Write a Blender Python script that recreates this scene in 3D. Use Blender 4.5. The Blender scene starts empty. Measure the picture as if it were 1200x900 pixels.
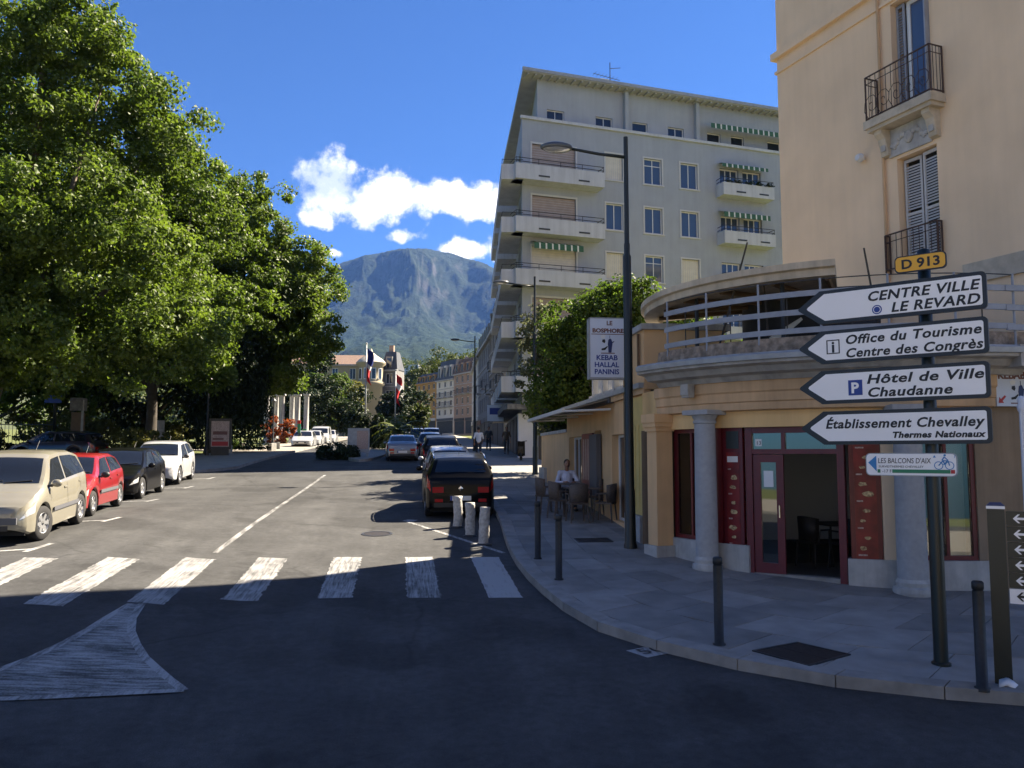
import bpy, bmesh, math, random
import numpy as np
from mathutils import Vector, Matrix, noise as mnoise
R = math.radians
random.seed(11); rng = np.random.default_rng(11)
SC = bpy.context.scene
COL = SC.collection
# ------------------------------------------------ camera
cam_data = bpy.data.cameras.new('camera'); cam = bpy.data.objects.new('camera', cam_data); COL.objects.link(cam)
cam.location = (0, 0, 3.0)
cam.rotation_euler = (R(90 + 4.88), 0, R(-7.54))
cam_data.sensor_width = 36; cam_data.lens = 28.8; cam_data.clip_start = .1; cam_data.clip_end = 30000
SC.camera = cam
# ------------------------------------------------ light
SUN_AZ, SUN_EL = 63.0, 43.0          # azimuth from the street axis towards the right, elevation
WORLD = bpy.data.worlds.new('World'); SC.world = WORLD; WORLD.use_nodes = True
sun_data = bpy.data.lights.new('sun', 'SUN'); sun = bpy.data.objects.new('sun', sun_data); COL.objects.link(sun)
sun_data.energy = 3.75; sun_data.angle = R(.53); sun_data.color = (1, .95, .87)
_sv = Vector((math.sin(R(SUN_AZ))*math.cos(R(SUN_EL)), math.cos(R(SUN_AZ))*math.cos(R(SUN_EL)), math.sin(R(SUN_EL))))
sun.rotation_euler = _sv.to_track_quat('Z', 'Y').to_euler(); sun.location = (30, 20, 60)
VS = SC.view_settings
VS.view_transform = 'Standard'; VS.look = 'None'; VS.exposure = 2.65; VS.gamma = 1; VS.use_curve_mapping = False
VS.use_white_balance = True; VS.white_balance_temperature = 7700; VS.white_balance_tint = 10
def build_world():
    nt = WORLD.node_tree; N = nt.nodes; L = nt.links; N.clear()
    def nd(t, **k):
        n = N.new(t)
        for a, b in k.items(): setattr(n, a, b)
        return n
    def lk(a, b): L.new(a, b)
    def math_(op, a, b=None, c=None, clamp=False):
        n = nd('ShaderNodeMath', operation=op, use_clamp=clamp)
        for i, v in enumerate((a, b, c)):
            if v is None: continue
            if isinstance(v, (int, float)): n.inputs[i].default_value = v
            else: lk(v, n.inputs[i])
        return n.outputs[0]
    def vm(op, a, b):
        n = nd('ShaderNodeVectorMath', operation=op)
        for i, v in enumerate((a, b)):
            if isinstance(v, tuple): n.inputs[i].default_value = v
            else: lk(v, n.inputs[i])
        return n
    out = nd('ShaderNodeOutputWorld'); bg = nd('ShaderNodeBackground'); lk(bg.outputs[0], out.inputs[0])
    sky = nd('ShaderNodeTexSky', sky_type='NISHITA'); sky.sun_disc = False
    sky.sun_elevation = R(SUN_EL); sky.sun_rotation = R(SUN_AZ); sky.altitude = 250; sky.air_density = 1.0; sky.dust_density = .25; sky.ozone_density = 2.5
    tint = nd('ShaderNodeMix', data_type='RGBA', blend_type='MULTIPLY'); tint.inputs[0].default_value = 1
    lk(sky.outputs[0], tint.inputs[6]); tint.inputs[7].default_value = (.092, .243, .50, 1)
    tc = nd('ShaderNodeTexCoord'); sep = nd('ShaderNodeSeparateXYZ'); lk(tc.outputs['Generated'], sep.inputs[0])
    az = math_('ARCTAN2', sep.outputs[0], sep.outputs[1]); el = math_('ARCSINE', sep.outputs[2])
    # soft lump noise in direction space
    nz = nd('ShaderNodeTexNoise'); nz.inputs['Scale'].default_value = 26; nz.inputs['Detail'].default_value = 9; nz.inputs['Roughness'].default_value = .62
    lk(tc.outputs['Generated'], nz.inputs['Vector'])
    nb = nd('ShaderNodeTexNoise'); nb.inputs['Scale'].default_value = 9; nb.inputs['Detail'].default_value = 3; lk(tc.outputs['Generated'], nb.inputs['Vector'])
    wz = nd('ShaderNodeTexNoise'); wz.inputs['Scale'].default_value = 14; wz.inputs['Detail'].default_value = 4; lk(tc.outputs['Generated'], wz.inputs['Vector'])
    cmb = nd('ShaderNodeCombineXYZ'); lk(az, cmb.inputs[0]); lk(el, cmb.inputs[1])
    off = vm('SCALE', vm('SUBTRACT', wz.outputs['Color'], (.5, .5, .5)).outputs[0], (0, 0, 0)); off.inputs[3].default_value = .045
    pos = vm('MULTIPLY', vm('ADD', cmb.outputs[0], off.outputs[0]).outputs[0], (1, 1, 0)).outputs[0]
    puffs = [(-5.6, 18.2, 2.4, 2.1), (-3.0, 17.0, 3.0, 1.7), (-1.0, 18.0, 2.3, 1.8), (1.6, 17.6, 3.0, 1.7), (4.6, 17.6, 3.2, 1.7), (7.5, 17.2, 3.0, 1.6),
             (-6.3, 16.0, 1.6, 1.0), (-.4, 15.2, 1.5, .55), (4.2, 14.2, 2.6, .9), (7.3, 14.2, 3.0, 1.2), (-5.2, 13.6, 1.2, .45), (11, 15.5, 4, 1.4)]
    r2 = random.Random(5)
    for k in range(26):                                   # unseen clouds continued round the sky, added to brighten and neutralise the shade
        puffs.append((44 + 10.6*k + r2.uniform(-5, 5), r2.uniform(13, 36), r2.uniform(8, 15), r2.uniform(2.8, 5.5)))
    acc = None
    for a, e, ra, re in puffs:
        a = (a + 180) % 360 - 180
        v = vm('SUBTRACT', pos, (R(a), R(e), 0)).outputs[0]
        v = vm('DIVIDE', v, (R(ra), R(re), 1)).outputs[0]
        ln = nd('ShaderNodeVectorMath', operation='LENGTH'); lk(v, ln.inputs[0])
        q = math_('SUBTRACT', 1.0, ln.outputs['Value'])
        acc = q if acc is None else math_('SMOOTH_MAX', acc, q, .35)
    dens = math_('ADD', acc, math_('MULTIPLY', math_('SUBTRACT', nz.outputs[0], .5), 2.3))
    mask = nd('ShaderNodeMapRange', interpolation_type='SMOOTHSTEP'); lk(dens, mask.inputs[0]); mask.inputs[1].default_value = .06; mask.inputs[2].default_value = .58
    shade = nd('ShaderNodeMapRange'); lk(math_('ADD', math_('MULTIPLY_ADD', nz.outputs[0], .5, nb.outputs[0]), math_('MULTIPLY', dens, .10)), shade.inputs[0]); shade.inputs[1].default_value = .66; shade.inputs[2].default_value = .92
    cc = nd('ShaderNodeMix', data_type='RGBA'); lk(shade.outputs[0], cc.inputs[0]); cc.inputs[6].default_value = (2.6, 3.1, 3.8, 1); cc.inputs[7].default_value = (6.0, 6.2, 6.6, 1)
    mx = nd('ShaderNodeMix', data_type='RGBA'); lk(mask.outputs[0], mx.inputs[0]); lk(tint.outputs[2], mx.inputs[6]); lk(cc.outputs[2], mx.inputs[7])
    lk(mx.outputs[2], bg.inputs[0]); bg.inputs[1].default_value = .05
    WORLD.cycles.sampling_method = 'MANUAL'; WORLD.cycles.sample_map_resolution = 512
build_world()
# ------------------------------------------------ terrain heights (street climbs away from the camera)
GP = [(-80, -4.6), (0, 0), (12.5, .85), (15.7, 1.07), (20.6, 1.39), (30, 1.88), (46, 2.65), (75, 3.65), (106, 4.6), (200, 8.2), (400, 17), (900, 45)]
def g(Y):
    if Y <= -80: return -4.6
    if Y >= 900: return 45
    n = len(GP)
    def m(k):
        a, b = max(0, k-1), min(n-1, k+1)
        return (GP[b][1]-GP[a][1])/(GP[b][0]-GP[a][0])
    for i in range(n-1):
        (a, za), (b, zb) = GP[i], GP[i+1]
        if Y <= b:
            h = b-a; t = (Y-a)/h; t2 = t*t; t3 = t2*t
            return za*(2*t3-3*t2+1)+h*m(i)*(t3-2*t2+t)+zb*(-2*t3+3*t2)+h*m(i+1)*(t3-t2)
def ss(x):
    x = max(0., min(1., x)); return x*x*(3-2*x)
def gz(X, Y): return g(Y) + .28*ss((-X-1.5)/5)*ss((30-Y)/15)
# ------------------------------------------------ helpers
class MB:
    """collects shapes for ONE mesh object"""
    def __init__(s): s.v = []; s.f = []; s.m = []
    def add(s, vs, fs, mi=0):
        o = len(s.v); s.v += [tuple(v) for v in vs]; s.f += [tuple(i+o for i in f) for f in fs]; s.m += [mi]*len(fs); return s
    def box(s, x0, x1, y0, y1, z0, z1, mi=0):
        vs = [(x, y, z) for z in (z0, z1) for y in (y0, y1) for x in (x0, x1)]
        return s.add(vs, [(0, 2, 3, 1), (4, 5, 7, 6), (0, 1, 5, 4), (2, 6, 7, 3), (0, 4, 6, 2), (1, 3, 7, 5)], mi)
    def cbox(s, c, d, mi=0): return s.box(c[0]-d[0]/2, c[0]+d[0]/2, c[1]-d[1]/2, c[1]+d[1]/2, c[2]-d[2]/2, c[2]+d[2]/2, mi)
    def quad(s, a, b, c, d, mi=0): return s.add([a, b, c, d], [(0, 1, 2, 3)], mi)
    def tube(s, pts, rad, n=8, cap=True, mi=0):
        pts = [Vector(p) for p in pts]; k = len(pts)
        rad = rad if isinstance(rad, (list, tuple)) else [rad]*k
        vs = []; fs = []; prev = None
        for i, p in enumerate(pts):
            t = (pts[min(i+1, k-1)]-pts[max(i-1, 0)])
            t = t.normalized() if t.length > 1e-9 else Vector((0, 0, 1))
            ref = prev if prev is not None else (Vector((1, 0, 0)) if abs(t.x) < .9 else Vector((0, 1, 0)))
            a = (ref - t*ref.dot(t)); a = a.normalized() if a.length > 1e-6 else t.orthogonal().normalized()
            prev = a; b = t.cross(a)
            for j in range(n):
                q = 2*math.pi*j/n; vs.append(p + (a*math.cos(q)+b*math.sin(q))*rad[i])
        for i in range(k-1):
            for j in range(n): fs.append((i*n+j, i*n+(j+1) % n, (i+1)*n+(j+1) % n, (i+1)*n+j))
        if cap: fs.append(tuple(range(n-1, -1, -1))); fs.append(tuple((k-1)*n+j for j in range(n)))
        return s.add(vs, fs, mi)
    def lathe(s, prof, c=(0, 0, 0), n=16, a0=0, a1=360, axis='z', mi=0, closed=False):
        full = abs(a1-a0-360) < 1e-6; k = n if full else n+1; p = len(prof); vs = []; fs = []
        for i in range(k):
            a = R(a0+(a1-a0)*i/n); ca, sa = math.cos(a), math.sin(a)
            for r, z in prof:
                q = (r*ca, r*sa, z)
                if axis == 'y': q = (r*ca, z, r*sa)
                if axis == 'x': q = (z, r*ca, r*sa)
                vs.append((q[0]+c[0], q[1]+c[1], q[2]+c[2]))
        pp = p if closed else p-1
        for i in range(n):
            j = (i+1) % k
            for q in range(pp):
                q2 = (q+1) % p
                fs.append((i*p+q, j*p+q, j*p+q2, i*p+q2))
        if closed and not full:
            fs.append(tuple(range(p-1, -1, -1))); fs.append(tuple((k-1)*p+q for q in range(p)))
        return s.add(vs, fs, mi)
    def prism(s, poly, z0, z1, mi=0):
        n = len(poly); vs = [(x, y, z0) for x, y in poly]+[(x, y, z1) for x, y in poly]
        return s.add(vs, [tuple(range(n-1, -1, -1)), tuple(range(n, 2*n))]+[(i, (i+1) % n, n+(i+1) % n, n+i) for i in range(n)], mi)
    def plate(s, poly, y0, y1, mi=0):            # polygon in x,z extruded along y
        n = len(poly); vs = [(x, y0, z) for x, z in poly]+[(x, y1, z) for x, z in poly]
        return s.add(vs, [tuple(range(n)), tuple(range(2*n-1, n-1, -1))]+[((i+1) % n, i, n+i, n+(i+1) % n) for i in range(n)], mi)
    def ball(s, c, r, nu=10, nv=7, mi=0):
        r = r if isinstance(r, tuple) else (r, r, r); vs = [(c[0], c[1], c[2]-r[2])]; fs = []
        for i in range(1, nv):
            t = -math.pi/2+math.pi*i/nv
            for j in range(nu):
                a = 2*math.pi*j/nu; vs.append((c[0]+r[0]*math.cos(t)*math.cos(a), c[1]+r[1]*math.cos(t)*math.sin(a), c[2]+r[2]*math.sin(t)))
        vs.append((c[0], c[1], c[2]+r[2])); top = len(vs)-1
        for j in range(nu):
            fs.append((0, 1+(j+1) % nu, 1+j)); fs.append((top, 1+(nv-2)*nu+j, 1+(nv-2)*nu+(j+1) % nu))
        for i in range(nv-2):
            for j in range(nu): fs.append((1+i*nu+j, 1+i*nu+(j+1) % nu, 1+(i+1)*nu+(j+1) % nu, 1+(i+1)*nu+j))
        return s.add(vs, fs, mi)
    def xf(s, M):
        s.v = [tuple(M @ Vector(v)) for v in s.v]; return s
    def mesh(s, name, mats, smooth=False):
        me = bpy.data.meshes.new(name); me.from_pydata(s.v, [], s.f)
        for m in (mats if isinstance(mats, (list, tuple)) else [mats]): me.materials.append(MAT[m])
        if any(s.m): me.polygons.foreach_set('material_index', s.m)
        if smooth: me.polygons.foreach_set('use_smooth', [True]*len(me.polygons))
        me.update(); return me
    def build(s, name, mats, parent=None, smooth=False, loc=None, rz=None):
        return link(name, s.mesh(name, mats, smooth), parent, loc, rz)
def link(name, me, parent=None, loc=None, rz=None):
    o = bpy.data.objects.new(name, me); COL.objects.link(o)
    if parent: o.parent = parent
    if loc is not None: o.location = loc
    if rz is not None: o.rotation_euler = (0, 0, rz)
    return o
def tag(o, label=None, cat=None, group=None, kind=None):
    if label: o['label'] = label
    if cat: o['category'] = cat
    if group: o['group'] = group
    if kind: o['kind'] = kind
    return o
def thing(name, label, cat, loc=(0, 0, 0), rz=0, group=None):
    o = bpy.data.objects.new(name, None); COL.objects.link(o); o.location = loc; o.rotation_euler = (0, 0, rz); o.empty_display_size = .2
    return tag(o, label, cat, group)
def kids(o): return [c for c in COL.objects if c.parent == o]
CH = {}
def dup(o, loc=None, rz=None, label=None, parent=None):
    c = o.copy(); COL.objects.link(c)
    if parent: c.parent = parent
    if loc is not None: c.location = loc
    if rz is not None: c.rotation_euler = (0, 0, rz)
    if label: c['label'] = label
    for k in list(o.children): dup(k, parent=c)
    return c
def bevel(o, w=.01, seg=2, ang=40):
    b = o.modifiers.new('bevel', 'BEVEL'); b.width = w; b.segments = seg; b.limit_method = 'ANGLE'; b.angle_limit = R(ang); return o
def text(name, body, size, m, parent=None, loc=(0, 0, 0), rot=(R(90), 0, 0), shear=0, align='LEFT', sp=1.0, depth=.002, w=None, bold=0, xs=1.0):
    cu = bpy.data.curves.new(name, 'FONT'); cu.body = body; cu.size = size; cu.shear = shear; cu.align_x = align; cu.space_character = sp
    cu.extrude = depth; cu.offset = bold; cu.resolution_u = 3
    t = bpy.data.objects.new(name, cu); COL.objects.link(t); bpy.context.view_layer.update()
    me = bpy.data.meshes.new_from_object(t.evaluated_get(bpy.context.evaluated_depsgraph_get()))
    bpy.data.objects.remove(t); bpy.data.curves.remove(cu)
    if w:
        xsz = [v.co.x for v in me.vertices]; cw = max(xsz)-min(xsz); k = w/cw if cw > 0 else 1
        for v in me.vertices: v.co.x *= k
    me.materials.clear(); me.materials.append(MAT[m]); me.name = name
    o = link(name, me, parent, loc); o.rotation_euler = rot
    return o
# ---- walls with openings: local x along the wall, z up, outside is -y
def wall_mesh(mb, x0, x1, z0, z1, ops, depth=.25, y=0.0, mp=None, nx=None):
    xs = sorted({x0, x1, *[o[0] for o in ops], *[o[1] for o in ops]}); zs = sorted({z0, z1, *[o[2] for o in ops], *[o[3] for o in ops]})
    xs = [x for x in xs if x0-1e-6 <= x <= x1+1e-6]; zs = [z for z in zs if z0-1e-6 <= z <= z1+1e-6]
    f = mp or (lambda x, yy, z: (x, yy, z))
    if nx:
        q = []
        for a, b in zip(xs, xs[1:]):
            n = max(1, int(math.ceil((b-a)/nx))); q += [a+(b-a)*i/n for i in range(n)]
        xs = q+[xs[-1]]
    for a, b in zip(xs, xs[1:]):
        for c, d in zip(zs, zs[1:]):
            mx, mz = (a+b)/2, (c+d)/2
            if any(o[0] < mx < o[1] and o[2] < mz < o[3] for o in ops): continue
            mb.quad(f(a, y, c), f(b, y, c), f(b, y, d), f(a, y, d))
    for o in ops:
        a, b, c, d = o[:4]; e = y+depth
        mb.quad(f(a, y, c), f(a, y, d), f(a, e, d), f(a, e, c)); mb.quad(f(b, y, d), f(b, y, c), f(b, e, c), f(b, e, d))
        mb.quad(f(a, y, d), f(b, y, d), f(b, e, d), f(a, e, d)); mb.quad(f(b, y, c), f(a, y, c), f(a, e, c), f(b, e, c))
    return mb
_wc = {}
def window(parent, x, z, w, h, y=.12, frame='white_frame', pane='glass_dark', t=.06, leaves=2, trans=False, name='window', rz=0, blind=None, sur=None):
    """frame with separate panes; x,z = lower left corner in the wall frame"""
    key = ('W', round(w, 3), round(h, 3), frame, pane, leaves, trans, t, blind, sur)
    if key not in _wc:
        f = MB(); d = .06
        f.box(0, t, 0, d, 0, h); f.box(w-t, w, 0, d, 0, h); f.box(t, w-t, 0, d, 0, t); f.box(t, w-t, 0, d, h-t, h)
        zt = h*.72 if trans else h-t
        if trans: f.box(t, w-t, .002, d-.002, zt, zt+t*.7)
        cells = []
        for k in range(leaves):
            a = t+(w-2*t)*k/leaves; b = t+(w-2*t)*(k+1)/leaves
            if k: f.box(a-t*.4, a+t*.4, .003, d-.003, t, h-t)
            cells.append((a+(t*.4 if k else 0), b-(t*.4 if k < leaves-1 else 0), t, zt))
            if trans: cells.append((a+(t*.4 if k else 0), b-(t*.4 if k < leaves-1 else 0), zt+t*.7, h-t))
        pm = [MB().box(a, b, .028, .036, c, e).mesh('pane', pane) for a, b, c, e in cells]
        bm_ = None
        if blind: bm_ = MB().box(t, w-t, .04, .05, h*(1-blind), h-t).mesh('blind', 'blind_cream')
        sm = None
        if sur:
            q = MB(); u = sur
            q.box(-u, 0, -y-.025, -y+.06, -.02, h+u); q.box(w, w+u, -y-.025, -y+.06, -.02, h+u); q.box(0, w, -y-.025, -y+.06, h, h+u); q.box(-u-.04, w+u+.04, -y-.07, -y+.06, -.1, -.02)
            sm = q.mesh('surround', 'surround_white')
        _wc[key] = (f.mesh('window_frame', frame), pm, bm_, sm)
    fm, pm, bm_, sm = _wc[key]
    o = link(name, fm, parent, (x, y, z))
    for p in pm: link('pane', p, o)
    if bm_: link('blind', bm_, o)
    if sm: link('surround', sm, o)
    return o
# ------------------------------------------------ materials
MAT = {}
def mat(name, col, rough=.7, var=0, vs=4, metal=0, spec=.5, bump=0, bs=40, alt=None, stretch=None, emit=None, coat=0, detail=4, dirt=0):
    m = bpy.data.materials.new(name); MAT[name] = m; m.use_nodes = True; nt = m.node_tree; p = nt.nodes['Principled BSDF']
    c = tuple(col)+(1,); p.inputs['Base Color'].default_value = c; p.inputs['Roughness'].default_value = rough; p.inputs['Metallic'].default_value = metal
    p.inputs['Specular IOR Level'].default_value = spec; p.inputs['Coat Weight'].default_value = coat
    if coat: p.inputs['Coat Roughness'].default_value = .04
    if emit: p.inputs['Emission Color'].default_value = tuple(emit[:3])+(1,); p.inputs['Emission Strength'].default_value = emit[3]
    if var or bump or alt or dirt:
        tc = nt.nodes.new('ShaderNodeTexCoord'); mp = nt.nodes.new('ShaderNodeMapping'); nt.links.new(tc.outputs['Object'], mp.inputs[0])
        if stretch: mp.inputs['Scale'].default_value = stretch
    if var or alt:
        n = nt.nodes.new('ShaderNodeTexNoise'); n.inputs['Scale'].default_value = vs; n.inputs['Detail'].default_value = detail; nt.links.new(mp.outputs[0], n.inputs[0])
        r = nt.nodes.new('ShaderNodeValToRGB'); nt.links.new(n.outputs[0], r.inputs[0])
        lo = tuple(x*(1-var) for x in col); hi = tuple(min(1, x*(1+var)) for x in (alt or col))
        r.color_ramp.elements[0].color = lo+(1,); r.color_ramp.elements[1].color = hi+(1,); r.color_ramp.elements[0].position = .32; r.color_ramp.elements[1].position = .68
        outc = r.outputs[0]
        if dirt:
            n2 = nt.nodes.new('ShaderNodeTexNoise'); n2.inputs['Scale'].default_value = vs*.23; n2.inputs['Detail'].default_value = 6; n2.inputs['Roughness'].default_value = .65; nt.links.new(mp.outputs[0], n2.inputs[0])
            mr = nt.nodes.new('ShaderNodeMapRange'); mr.inputs[1].default_value = .45; mr.inputs[2].default_value = .75; mr.inputs[3].default_value = 0; mr.inputs[4].default_value = dirt; nt.links.new(n2.outputs[0], mr.inputs[0])
            mx = nt.nodes.new('ShaderNodeMix'); mx.data_type = 'RGBA'; nt.links.new(mr.outputs[0], mx.inputs[0]); nt.links.new(outc, mx.inputs[6]); mx.inputs[7].default_value = tuple(x*.45 for x in col)+(1,); outc = mx.outputs[2]
        nt.links.new(outc, p.inputs['Base Color'])
    if bump:
        nb = nt.nodes.new('ShaderNodeTexNoise'); nb.inputs['Scale'].default_value = bs; nb.inputs['Detail'].default_value = 3; nt.links.new(mp.outputs[0], nb.inputs[0])
        b = nt.nodes.new('ShaderNodeBump'); b.inputs['Strength'].default_value = bump; b.inputs['Distance'].default_value = .02; nt.links.new(nb.outputs[0], b.inputs['Height']); nt.links.new(b.outputs[0], p.inputs['Normal'])
    return m
mat('asphalt', (.051, .0515, .0515), .85, .2, 1.1, bump=.35, bs=90, spec=.3, dirt=.35, detail=8)
mat('asphalt_old', (.075, .075, .073), .9, .2, 2, bump=.3, bs=90, spec=.3)
mat('pavement', (.26, .25, .23), .85, .15, 3, bump=.2, bs=60, spec=.3, dirt=.4)
mat('pavement_pale', (.27, .245, .21), .85, .12, 2, bump=.2, bs=60, spec=.3)
mat('pave_joint', (.09, .085, .08), .9, .2, 6)
for i, k in enumerate((.23, .265, .205, .28)): mat('slab_%d' % i, (k, k*.965, k*.91), .8, .16, 2.3, bump=.18, bs=70, spec=.3, dirt=.45)
mat('kerb', (.26, .25, .235), .8, .18, 4, bump=.2, bs=60, spec=.3, dirt=.4)
mat('grass', (.075, .105, .03), .9, .35, 2.5, bump=.6, bs=30, spec=.2, alt=(.12, .13, .045))
mat('forest_floor', (.03, .045, .014), .95, .4, .3, alt=(.06, .075, .022), bump=.5, bs=2)
mat('soil', (.11, .085, .06), .95, .3, 5)
mat('grate', (.035, .03, .028), .6, .3, 20, metal=.5)
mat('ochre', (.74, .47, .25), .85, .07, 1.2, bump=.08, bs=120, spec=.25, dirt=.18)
mat('ochre_frieze', (.84, .54, .25), .85, .07, 1.2, spec=.25, dirt=.15)
mat('ochre_pale', (.83, .615, .41), .85, .06, .8, bump=.06, bs=120, spec=.25, dirt=.12)
mat('ochre_band', (.66, .43, .25), .85, .1, 2, spec=.25, dirt=.3)
mat('yellow_paint', (.66, .47, .17), .8, .07, 2, spec=.3, dirt=.15)
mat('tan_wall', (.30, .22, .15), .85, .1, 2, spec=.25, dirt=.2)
mat('brown_trim', (.17, .11, .065), .8, .15, 3, spec=.3)
mat('stone_grey', (.42, .41, .395), .85, .15, 5, bump=.2, bs=60, spec=.3, dirt=.45)
mat('stone_dark', (.20, .19, .18), .9, .3, 6, bump=.4, bs=40, spec=.2, dirt=.6)
mat('stone_white', (.47, .46, .44), .85, .12, 5, bump=.15, bs=60, spec=.3, dirt=.35)
mat('column_stone', (.36, .365, .375), .8, .06, 14, bump=.08, bs=90, spec=.3, dirt=.25)
mat('mould_stone', (.52, .45, .35), .85, .12, 6, spec=.3, dirt=.3)
mat('red_frame', (.13, .012, .016), .35, .1, 6, spec=.5)
mat('red_print', (.20, .014, .013), .4, .35, 5, spec=.5)
mat('print_white', (.75, .72, .68), .4); mat('print_dim', (.42, .30, .26), .4, .4, 30)
mat('food_brown', (.28, .12, .05), .4, .5, 25, alt=(.5, .38, .2))
mat('dark_panel', (.03, .035, .033), .4)
mat('apt_wall', (.355, .385, .425), .9, .05, .9, bump=.05, bs=80, spec=.25, dirt=.12)
mat('apt_white', (.52, .54, .57), .85, .05, 1, spec=.3, dirt=.15)
mat('apt_soffit', (.36, .37, .38), .9, .1, 2, spec=.2)
mat('surround_white', (.52, .52, .51), .7, .04, 3)
mat('white_frame', (.72, .72, .71), .5, .04, 3)
mat('shutter_brown', (.33, .265, .23), .6, .08, 3); mat('shutter_cream', (.62, .59, .50), .6, .06, 3); mat('shutter_grey', (.50, .49, .48), .6, .08, 3)
mat('blind_cream', (.60, .57, .50), .8)
mat('glass_dark', (.025, .032, .045), .06, spec=.8); mat('glass_blue', (.06, .09, .15), .05, spec=.9)
mat('rail_dark', (.03, .032, .035), .5, metal=.3); mat('rail_rust', (.075, .045, .035), .7, .3, 20, metal=.2); mat('rail_blue', (.27, .29, .33), .5, .1, 6)
mat('awning_green', (.04, .12, .075), .85); mat('awning_white', (.66, .66, .62), .85)
mat('wood_soffit', (.42, .33, .22), .8, .15, 3, stretch=(1, 8, 1))
mat('roof_slate', (.055, .06, .07), .6, .25, 3); mat('roof_brown', (.14, .085, .06), .8, .3, 4)
mat('pole_green', (.007, .013, .012), .4, .1, 8, spec=.5); mat('pole_black', (.012, .013, .014), .4, spec=.5); mat('lamp_grey', (.10, .11, .12), .4, metal=.3)
mat('bollard_dark', (.014, .016, .018), .5, .3, 20, spec=.4)
mat('wrap_white', (.36, .345, .32), .6, .18, 14, bump=.9, bs=14, alt=(.46, .445, .42), dirt=.6)
mat('sign_white', (.88, .87, .87), .35, .02, 2); mat('sign_black', (.012, .013, .015), .4); mat('sign_yellow', (.78, .40, .03), .4)
mat('ink', (.01, .01, .012), .5); mat('ink_blue', (.015, .05, .26), .5); mat('ink_brown', (.16, .06, .05), .5); mat('ink_red', (.45, .03, .03), .5); mat('ink_green', (.02, .20, .10), .5); mat('ink_sky', (.03, .22, .50), .5); mat('ink_navy', (.012, .03, .12), .5)
mat('ped_board', (.005, .011, .010), .35); mat('box_white', (.62, .68, .78), .4)
mat('tyre', (.016, .016, .017), .85, bump=.2, bs=60); mat('rim', (.42, .43, .45), .35, metal=.7); mat('rim_dark', (.06, .06, .065), .5, metal=.3)
mat('under', (.006, .006, .006), .9); mat('trim_black', (.018, .018, .02), .5); mat('trim_grey', (.085, .088, .10), .6)
mat('car_glass', (.012, .015, .02), .03, spec=.9); mat('lamp_clear', (.50, .52, .54), .08, spec=1.0, metal=.3); mat('lamp_red', (.38, .012, .012), .12, spec=.9); mat('lamp_orange', (.6, .2, .02), .2)
mat('plate', (.75, .75, .74), .4); mat('plate_blue', (.02, .06, .3), .4); mat('chrome', (.6, .61, .62), .15, metal=1)
def paint(n, c, metal=0): mat(n, c, .32, metal=metal, spec=.5, coat=.9)
paint('paint_cream', (.235, .22, .175), .2); paint('paint_red', (.22, .009, .012)); mat('paint_black', (.003, .003, .0035), .3, spec=.15, coat=.15); paint('paint_white', (.40, .41, .42)); paint('paint_violet', (.018, .011, .02), .2); paint('paint_silver', (.20, .21, .225), .5); paint('paint_darkgreen', (.012, .03, .025), .2); paint('paint_navy', (.015, .02, .035), .2)
mat('wicker', (.11, .085, .07), .7, .25, 40, bump=.5, bs=120); mat('table_top', (.12, .10, .09), .5, .2, 10)
mat('skin', (.32, .17, .11), .55); mat('hair_dark', (.02, .016, .013), .7); mat('shirt_pale', (.58, .60, .72), .8, .1, 20); mat('shirt_white', (.62, .64, .68), .8); mat('cloth_navy', (.02, .025, .04), .85); mat('cloth_grey', (.07, .07, .075), .85); mat('cloth_brown', (.10, .07, .05), .85); mat('shoe', (.02, .018, .016), .6)
mat('flag_blue', (.015, .035, .22), .8); mat('flag_white', (.72, .72, .72), .8); mat('flag_red', (.52, .015, .025), .8)
mat('bark', (.13, .105, .08), .95, .35, 3, bump=.6, bs=14, stretch=(1, 1, .3)); mat('bark_dark', (.06, .05, .04), .95, .3, 4, bump=.6, bs=14)
mat('far_cream', (.33, .28, .19), .9, .06, .4, dirt=.15); mat('far_grey', (.21, .205, .20), .9, .06, .4, dirt=.2); mat('far_orange', (.46, .26, .10), .9, .06, .4, dirt=.15); mat('far_pale', (.64, .59, .51), .9, .06, .4, dirt=.2); mat('far_rose', (.36, .25, .19), .9, .06, .4, dirt=.2); mat('far_white', (.62, .63, .64), .8); mat('old_wall', (.23, .205, .175), .9, .1, .6, dirt=.35); mat('shop_dark', (.03, .03, .035), .5, .3, 2); mat('panel_white', (.62, .63, .66), .6, .04, 2)
mat('interior_wall', (.60, .62, .64), .9); mat('interior_floor', (.08, .07, .065), .7); mat('chair_dark', (.02, .017, .016), .6)
mat('paper', (.7, .72, .74), .7); mat('canopy_edge', (.60, .50, .37), .85, .12, 4, dirt=.35); mat('rubble', (.26, .20, .15), .95, .45, 9, bump=.8, bs=25, dirt=.5); mat('tarp_dark', (.03, .03, .034), .8, .3, 3); mat('zinc', (.34, .36, .38), .55, .12, 5, metal=.3, dirt=.3)
mat('awn_cloth', (.20, .17, .13), .85, .1, 6); mat('awn_bar', (.62, .61, .58), .5)
mat('flowers', (.35, .05, .02), .8, .5, 20)
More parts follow.
